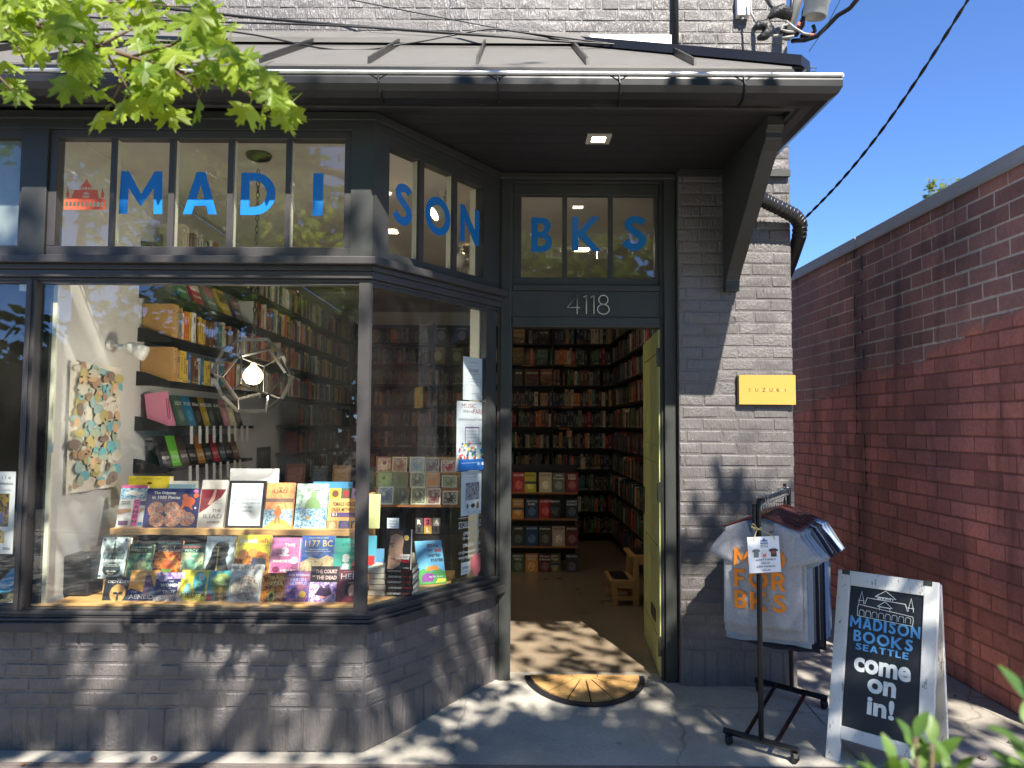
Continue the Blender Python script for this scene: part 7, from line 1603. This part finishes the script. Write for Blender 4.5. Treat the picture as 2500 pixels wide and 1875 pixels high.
for k, (x, zi, c_) in enumerate(((-.98, 0, (46, 60, 66)), (-.72, 0, (60, 50, 70)), (-.46, 0, (70, 90, 90)), (-1.02, 1, (150, 140, 90)), (-.78, 1, (60, 66, 44)), (-.52, 1, (90, 40, 40)), (-.28, 1, (110, 90, 60)))):
    face((x, YB_ - .022, ZB[zi] + .001), 0, .17, .215, .02, 6, c_, ('slate', 'plum', 'sea grey', 'khaki', 'dark olive', 'wine red', 'brown')[k] + ' book face out high on the back wall seen through the bay', GB, [('c', .5, .45, .3, .3, tuple(min(255, x_ + 90) for x_ in c_)), T('BOOK' if False else 'STORIES', .5, .85, .7, .08, WHT, .02)])
for k, (x, z) in enumerate(((.12, 2.262), (.66, 2.262), (.08, 1.738), (.62, 1.738), (.58, 1.476))):
    mb = MB(); mb.box(x, x + .15, YB_ - .038, YB_ - .0305, z - .024, z - .002); tag(mb.build('shelf_label', OAK2), ('wooden label strip on the back shelf, upper left', 'wooden label strip on the back shelf, upper right', 'wooden label strip two shelves lower left', 'wooden label strip two shelves lower right', 'wooden label strip over the face out stand')[k], 'label', 'wooden shelf labels')
q = atY(1384, 950, YB_ - .04); mb = MB(); mb.box(q.x, q.x + .065, YB_ - .045, YB_ - .044, q.z - .09, q.z); tag(mb.build('shelf_card', C(206, 160, 130)), 'tan square card hanging from the third back shelf', 'shelf card')
# ---- right wall
rcs = thing('bookcase', 'black bookcase on the right wall half hidden by the green door', 'bookcase', (1.4, 8, .1))
for z in ZB: shelf_part(rcs, 1.225, 1.4195, 5.2, 9.2, z)
mb = MB(); mb.box(1.411, 1.4195, 5.2, 9.2, .07, 2.8); mb.build('back_panel', BLACKP, rcs)
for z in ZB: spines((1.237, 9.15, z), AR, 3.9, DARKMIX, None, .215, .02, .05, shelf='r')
for nm, mb in STUFF.items():
    o = mb.build('books', None, None, fixn=False, kind='stuff'); tag(o, {'l': 'many spine out books filling the far left wall shelves', 'b': 'many spine out books filling the rest of the back wall shelves', 'r': 'many spine out books filling the right wall shelves'}[nm], 'books')
# ---- face-out stand seen through the doorway
fs_ = thing('book_stand', 'tall wooden face out book stand inside the doorway', 'book stand', (.15, 7.4, .06))
ROWB = (1100, 1163, 1229, 1295, 1362); YS = 7.35; ZS = [atY(1300, b, YS).z for b in ROWB]
xr = atY(1409, 1200, YS).x
for z in ZS: mb = MB(); mb.box(-.62, xr, YS - .02, YS + .12, z - .016, z); mb.build('ledge', OAK2, fs_, bevel=.002)
mb = MB(); mb.box(-.62, xr - .01, YS + .121, YS + .14, .15, ZS[0] + .27); mb.build('back_panel', BLACKP, fs_)
for x in (-.6, xr - .05): mb = MB(); mb.box(x, x + .04, YS + .02, YS + .1, .058, ZS[4] - .0165); mb.build('leg', OAK2, fs_)
FO = [[('red', (178, 56, 52), 'SOLDIER', 0), ('lime yellow', (196, 190, 70), 'Silva', 1), ('cream', (206, 190, 160), 'MORTONS', 0), ('grey', (104, 106, 96), 'With Friends', 0), ('maroon and gold', (120, 44, 52), 'LISA SEE', 0)],
      [('yellow and black', (206, 140, 50), 'SONGS DEAD', 1), ('navy', (38, 62, 100), 'SIXTH NIK', 0), ('scarlet', (176, 40, 38), 'ALBERT', 0), ('black with face', (40, 36, 34), 'FAMOUS', 1), ('dark blue splashed', (34, 44, 60), 'SHORT POINT', 0)],
      [('dark green', (48, 54, 44), 'LAND', 0), ('deep blue', (32, 64, 104), 'JELLYFISH', 0), ('dusky brown', (62, 54, 46), 'Nathan', 0), ('pale', (190, 170, 150), 'YELLOW', 0), ('wine', (96, 38, 40), 'JEWELL', 0)],
      [('leaf green', (70, 84, 52), 'MERCY HILL', 0), ('amber', (206, 140, 60), "LIAR'S DICE", 0), ('dark red', (92, 36, 26), 'Dream Hotel', 0), ('teal and ochre', (120, 110, 60), 'NOW THEN', 1), ('grey rose', (70, 58, 66), 'HELPLESS', 0)],
      [('midnight', (36, 42, 56), 'SEEK', 0), ('orange leaf', (176, 96, 52), 'WINGS', 0), ('plain sand', (196, 176, 128), 'HEART', 0), ('small white', (206, 196, 170), 'People', 0), ('ornate green', (90, 110, 84), 'VINE', 0)]]
for r_, row in enumerate(FO):
    for c_i, (nm, c_, t_, sp) in enumerate(row):
        l = 1251.5 + c_i * 32.4; a = atY(l, 1100, YS); b2 = atY(l + 30.5, 1100, YS); w_ = b2.x - a.x; h_ = .196 if nm != 'small white' else .165
        m_ = frame_mtx((a.x, YS, ZS[r_] + .0005), (1, 0, 0), (0, .18, .98)); wt = WHT if sum(c_) < 420 else BLK
        parts_ = t_.split(' '); sh_ = [('c', .5, .36, .30, .22, art('fs%d%d' % (r_, c_i), [c_, tuple(min(255, x + 70) for x in c_), tuple(int(x * .45) for x in c_)], 34))] + ([('r', 0, .42, 1, .55, (60, 76, 96))] if sp else []) + [T(s, .5, .86 - .15 * k, .82 if len(s) > 4 else .6, .10, wt, .02) for k, s in enumerate(parts_)]
        if nm == 'ornate green': sh_ = [('r', .06, .04, .94, .96, (40, 50, 44)), ('r', .1, .07, .9, .93, art('vine', [(150, 170, 140), (50, 60, 50)], 60)), ('r', .3, .25, .7, .75, (186, 200, 160))]
        book(m_, w_, h_, .02, c_, '%s covered book, %s in row %s of the doorway book stand' % (nm, ORD[c_i], ('one', 'two', 'three', 'four', 'five')[r_]), 'books on the doorway stand', sh_)
# ---- step stool
ss_ = thing('step_stool', 'small two step wooden stool half hidden by the open door', 'stool', (1.0, 6.1, .058)); y0, y1 = 6.0, 6.36; f = .0585
def sbx(n, x0, x1, ya, yb, z0, z1): mb = MB(); mb.box(x0, x1, ya, yb, z0, z1); mb.build(n, OAK, ss_, bevel=.002)
sbx('tread', .80, 1.0, y0 - .01, y1 + .01, .242, .264); sbx('tread', .96, 1.19, y0 - .01, y1 + .01, .44, .462)
for y in (y0, y1 - .03):
    sbx('leg', .815, .86, y, y + .03, f, .2415); sbx('leg', .985, 1.03, y, y + .03, f, .4395); sbx('leg', 1.14, 1.18, y, y + .03, f, .4395); sbx('side_rail', .8605, .9845, y + .004, y + .026, .195, .2415); sbx('side_rail', .8605, .9845, y + .004, y + .026, .10, .135); sbx('side_rail', 1.0305, 1.1395, y + .004, y + .026, .385, .4395)
mb = MB(); mb.box(.825, .955, y0 + .02, y1 - .02, .2645, .268); mb.build('grip_pad', RUB, ss_); mb = MB(); mb.box(1.0, 1.17, y0 + .02, y1 - .02, .4625, .466); mb.build('grip_pad', RUB, ss_)

# =================================================================== ceiling fittings
LAMPW = glow('warm_spot_lens', (255, 226, 176), 12.0)
def track_head(x, y, aim, label, energy=22):
    o = thing('track_light', label, 'track light', (x, y, 2.949), 'track spot lamps under the shop ceiling'); mb = MB(); mb.box(x - .018, x + .018, y - .07, y + .07, 2.925, 2.9485); mb.build('adaptor', WHITEP, o)
    d = Vector(aim).normalized(); p = Vector((x, y, 2.85)); mb = MB(); mb.tube([(x, y, 2.93), (x, y, 2.86)], .012, 8); mb.build('stem', WHITEP, o)
    mb = MB(); mb.tube([p - d * .045, p - d * .04, p + d * .0, p + d * .07, p + d * .072], [.01, .032, .045, .052, .046], 16, False); mb.build('shade', WHITEP, o, smooth=True)
    mb = MB(); q = p + d * .060; a = d.orthogonal().normalized(); b = d.cross(a); mb.add([q + (a * math.cos(k * .5236) + b * math.sin(k * .5236)) * .042 for k in range(12)], [tuple(range(12))]); mb.build('lens', LAMPW, o)
    L = bpy.data.lights.new('track_spot', 'SPOT'); L.energy = energy * (.16 if y < 5 else .012); L.color = (1, .92, .82); L.spot_size = rad(100); L.spot_blend = .6; L.shadow_soft_size = .04; lo = bpy.data.objects.new('track_spot', L); COL.objects.link(lo); lo.location = p + d * .08; lo.rotation_euler = d.to_track_quat('-Z', 'Y').to_euler(); put(lo, o)
track_head(-.44, 4.55, (-.75, -.35, -.55), 'white track spot behind the letter O with its lens glaring', 16)
track_head(-.42, 5.9, (-.5, .45, -.75), 'white track spot lamp lower behind the letter N', 26)
track_head(-.36, 6.5, (.1, .8, -.6), 'smaller white track spot under the letter N', 26); track_head(-.33, 7.1, (.6, .2, -.7), 'deepest white track spot seen through the angled transom', 26)
track_head(-1.2, 6.2, (-.8, .1, -.6), 'white track spot aimed at the left wall shelves', 30)
def square_light(px, py, label):
    p = atZ(px, py, 2.949); o = thing('ceiling_light', label, 'ceiling light', p, 'square lamps in the shop ceiling'); mb = MB(); mb.box(p.x - .075, p.x + .075, p.y - .075, p.y + .075, 2.944, 2.9492); mb.build('frame', WHITEP, o); mb = MB(); mb.box(p.x - .055, p.x + .055, p.y - .055, p.y + .055, 2.941, 2.9439); mb.build('lens', glow('square_led', (255, 224, 170), 6.0), o)
    L = bpy.data.lights.new('square_lamp', 'AREA'); L.energy = .6; L.size = .11; L.color = (1, .9, .78); lo = bpy.data.objects.new('square_lamp', L); COL.objects.link(lo); lo.location = (p.x, p.y, 2.938); put(lo, o)
square_light(1423, 503, 'square lit ceiling lamp behind the letter K'); square_light(948, 457, 'square lit ceiling lamp at the left of the angled transom')
for k, (px, py) in enumerate(((1352, 515), (1478, 515))):
    p = atZ(px, py, 2.90); o = thing('emergency_light', ('twin headed white emergency lamp behind the letter B', 'twin headed white emergency lamp behind the right of the letter K')[k], 'emergency lamp', p); mb = MB(); mb.box(p.x - .06, p.x + .06, p.y - .03, p.y + .03, 2.86, 2.9485); mb.build('case', WHITEP, o, bevel=.006)
    for s in (-.035, .035): mb = MB(); mb.tube([(p.x + s, p.y - .03, 2.885), (p.x + s, p.y - .075, 2.875)], [.022, .03], 12); mb.build('lamp_head', M('lamp_grey', (190, 188, 182), .4), o)

# =================================================================== far left window: the gallery next door
q0, q1 = sF(-60, 1247, -.03), sF(48, 1050, -.03); pw_, ph_ = q1[0] - q0[0], q1[1] - q0[1]
o = thing('poster', 'white gallery opening poster in the far left window, partly out of frame', 'poster', F.pt(q0[0], -.03, q0[1])); mb = MB(); F.box(mb, q0[0], q1[0], q0[1], q1[1], -.031, -.030); s_ = mb.build('sheet', C(236, 236, 234), o)
prints([T('d o m i c i l e', .52, .93, .74, .05, (90, 90, 96), 0), T('OPENING', .78, .85, .34, .03, BLK), T('JULY 10, 6-8 PM', .66, .77, .5, .022, (120, 120, 120), 0), ('r', .12, .33, .88, .73, art('plaza_print', [(120, 96, 40), (170, 140, 50), (60, 40, 40), (50, 60, 110)], 34)), ('r', .55, .36, .75, .5, (60, 84, 150)), ('p', [(.60, .13), (.80, .13), (.80, .25), (.70, .30), (.60, .25)], (196, 160, 60)), ('c', .70, .20, .03, .02, BLK), T('2026', .86, .065, .16, .03, BLK)], pw_, ph_, F.mtx(q0[0], -.030, q0[1]), 'print', s_)
a = atY(-70, 1402, 3.62); b = atY(42, 1402, 3.62); t_ = atY(42, 1262, 3.62).z
cv = thing('canvas', 'bright blue painted canvas leaning in the far left window', 'artwork', a); m_ = frame_mtx(a, (1, 0, 0), (.0, .3, .95)); mb = MB(); mb.poly([[(0, 0), (b.x - a.x - .03, 0), (b.x - a.x, (t_ - a.z))]], lambda x, y: m_ @ Vector((x, 0, y))); mb.prism([(0, 0), (b.x - a.x - .03, 0), (b.x - a.x, (t_ - a.z))], lambda x, y: m_ @ Vector((x, .0005, y)), lambda x, y: m_ @ Vector((x, .02, y))); mb.build('panel', art('blue_canvas', [(30, 140, 190), (60, 180, 216), (40, 150, 200)], 12), cv)
for x in (a.x + .1, b.x - .05): mb = MB(); mb.tube([(x, 3.64, a.z), (x, 3.64, .634)], .006, 6); mb.build('easel_leg', BLACKM, cv)
p = atY(28, 1455, 3.64); vs_ = thing('vase', 'tall painted vase with yellow circles in the far left window', 'vase', p); VM = art('vase_glaze', [(206, 196, 160), (220, 190, 70), (120, 110, 90), (226, 220, 196)], 26)
mb = MB(); hz = atY(28, 1340, 3.64).z - .634; mb.lathe([(0, 0), (.035, 0), (.046, .12 * hz), (.048, .5 * hz), (.046, .75 * hz), (.036, .92 * hz), (.022, hz), (.018, hz)], p.x, p.y, 20, .634); mb.build('body', VM, vs_, smooth=True)
for k in (-1, 1):
    mb = MB(); mb.tube([(p.x + k * .015, p.y - .05, .634 + hz * .82), (p.x + k * .015, p.y - .043, .634 + hz * .82)], .011, 12); mb.build('painted_ring', C(40, 36, 34), vs_)
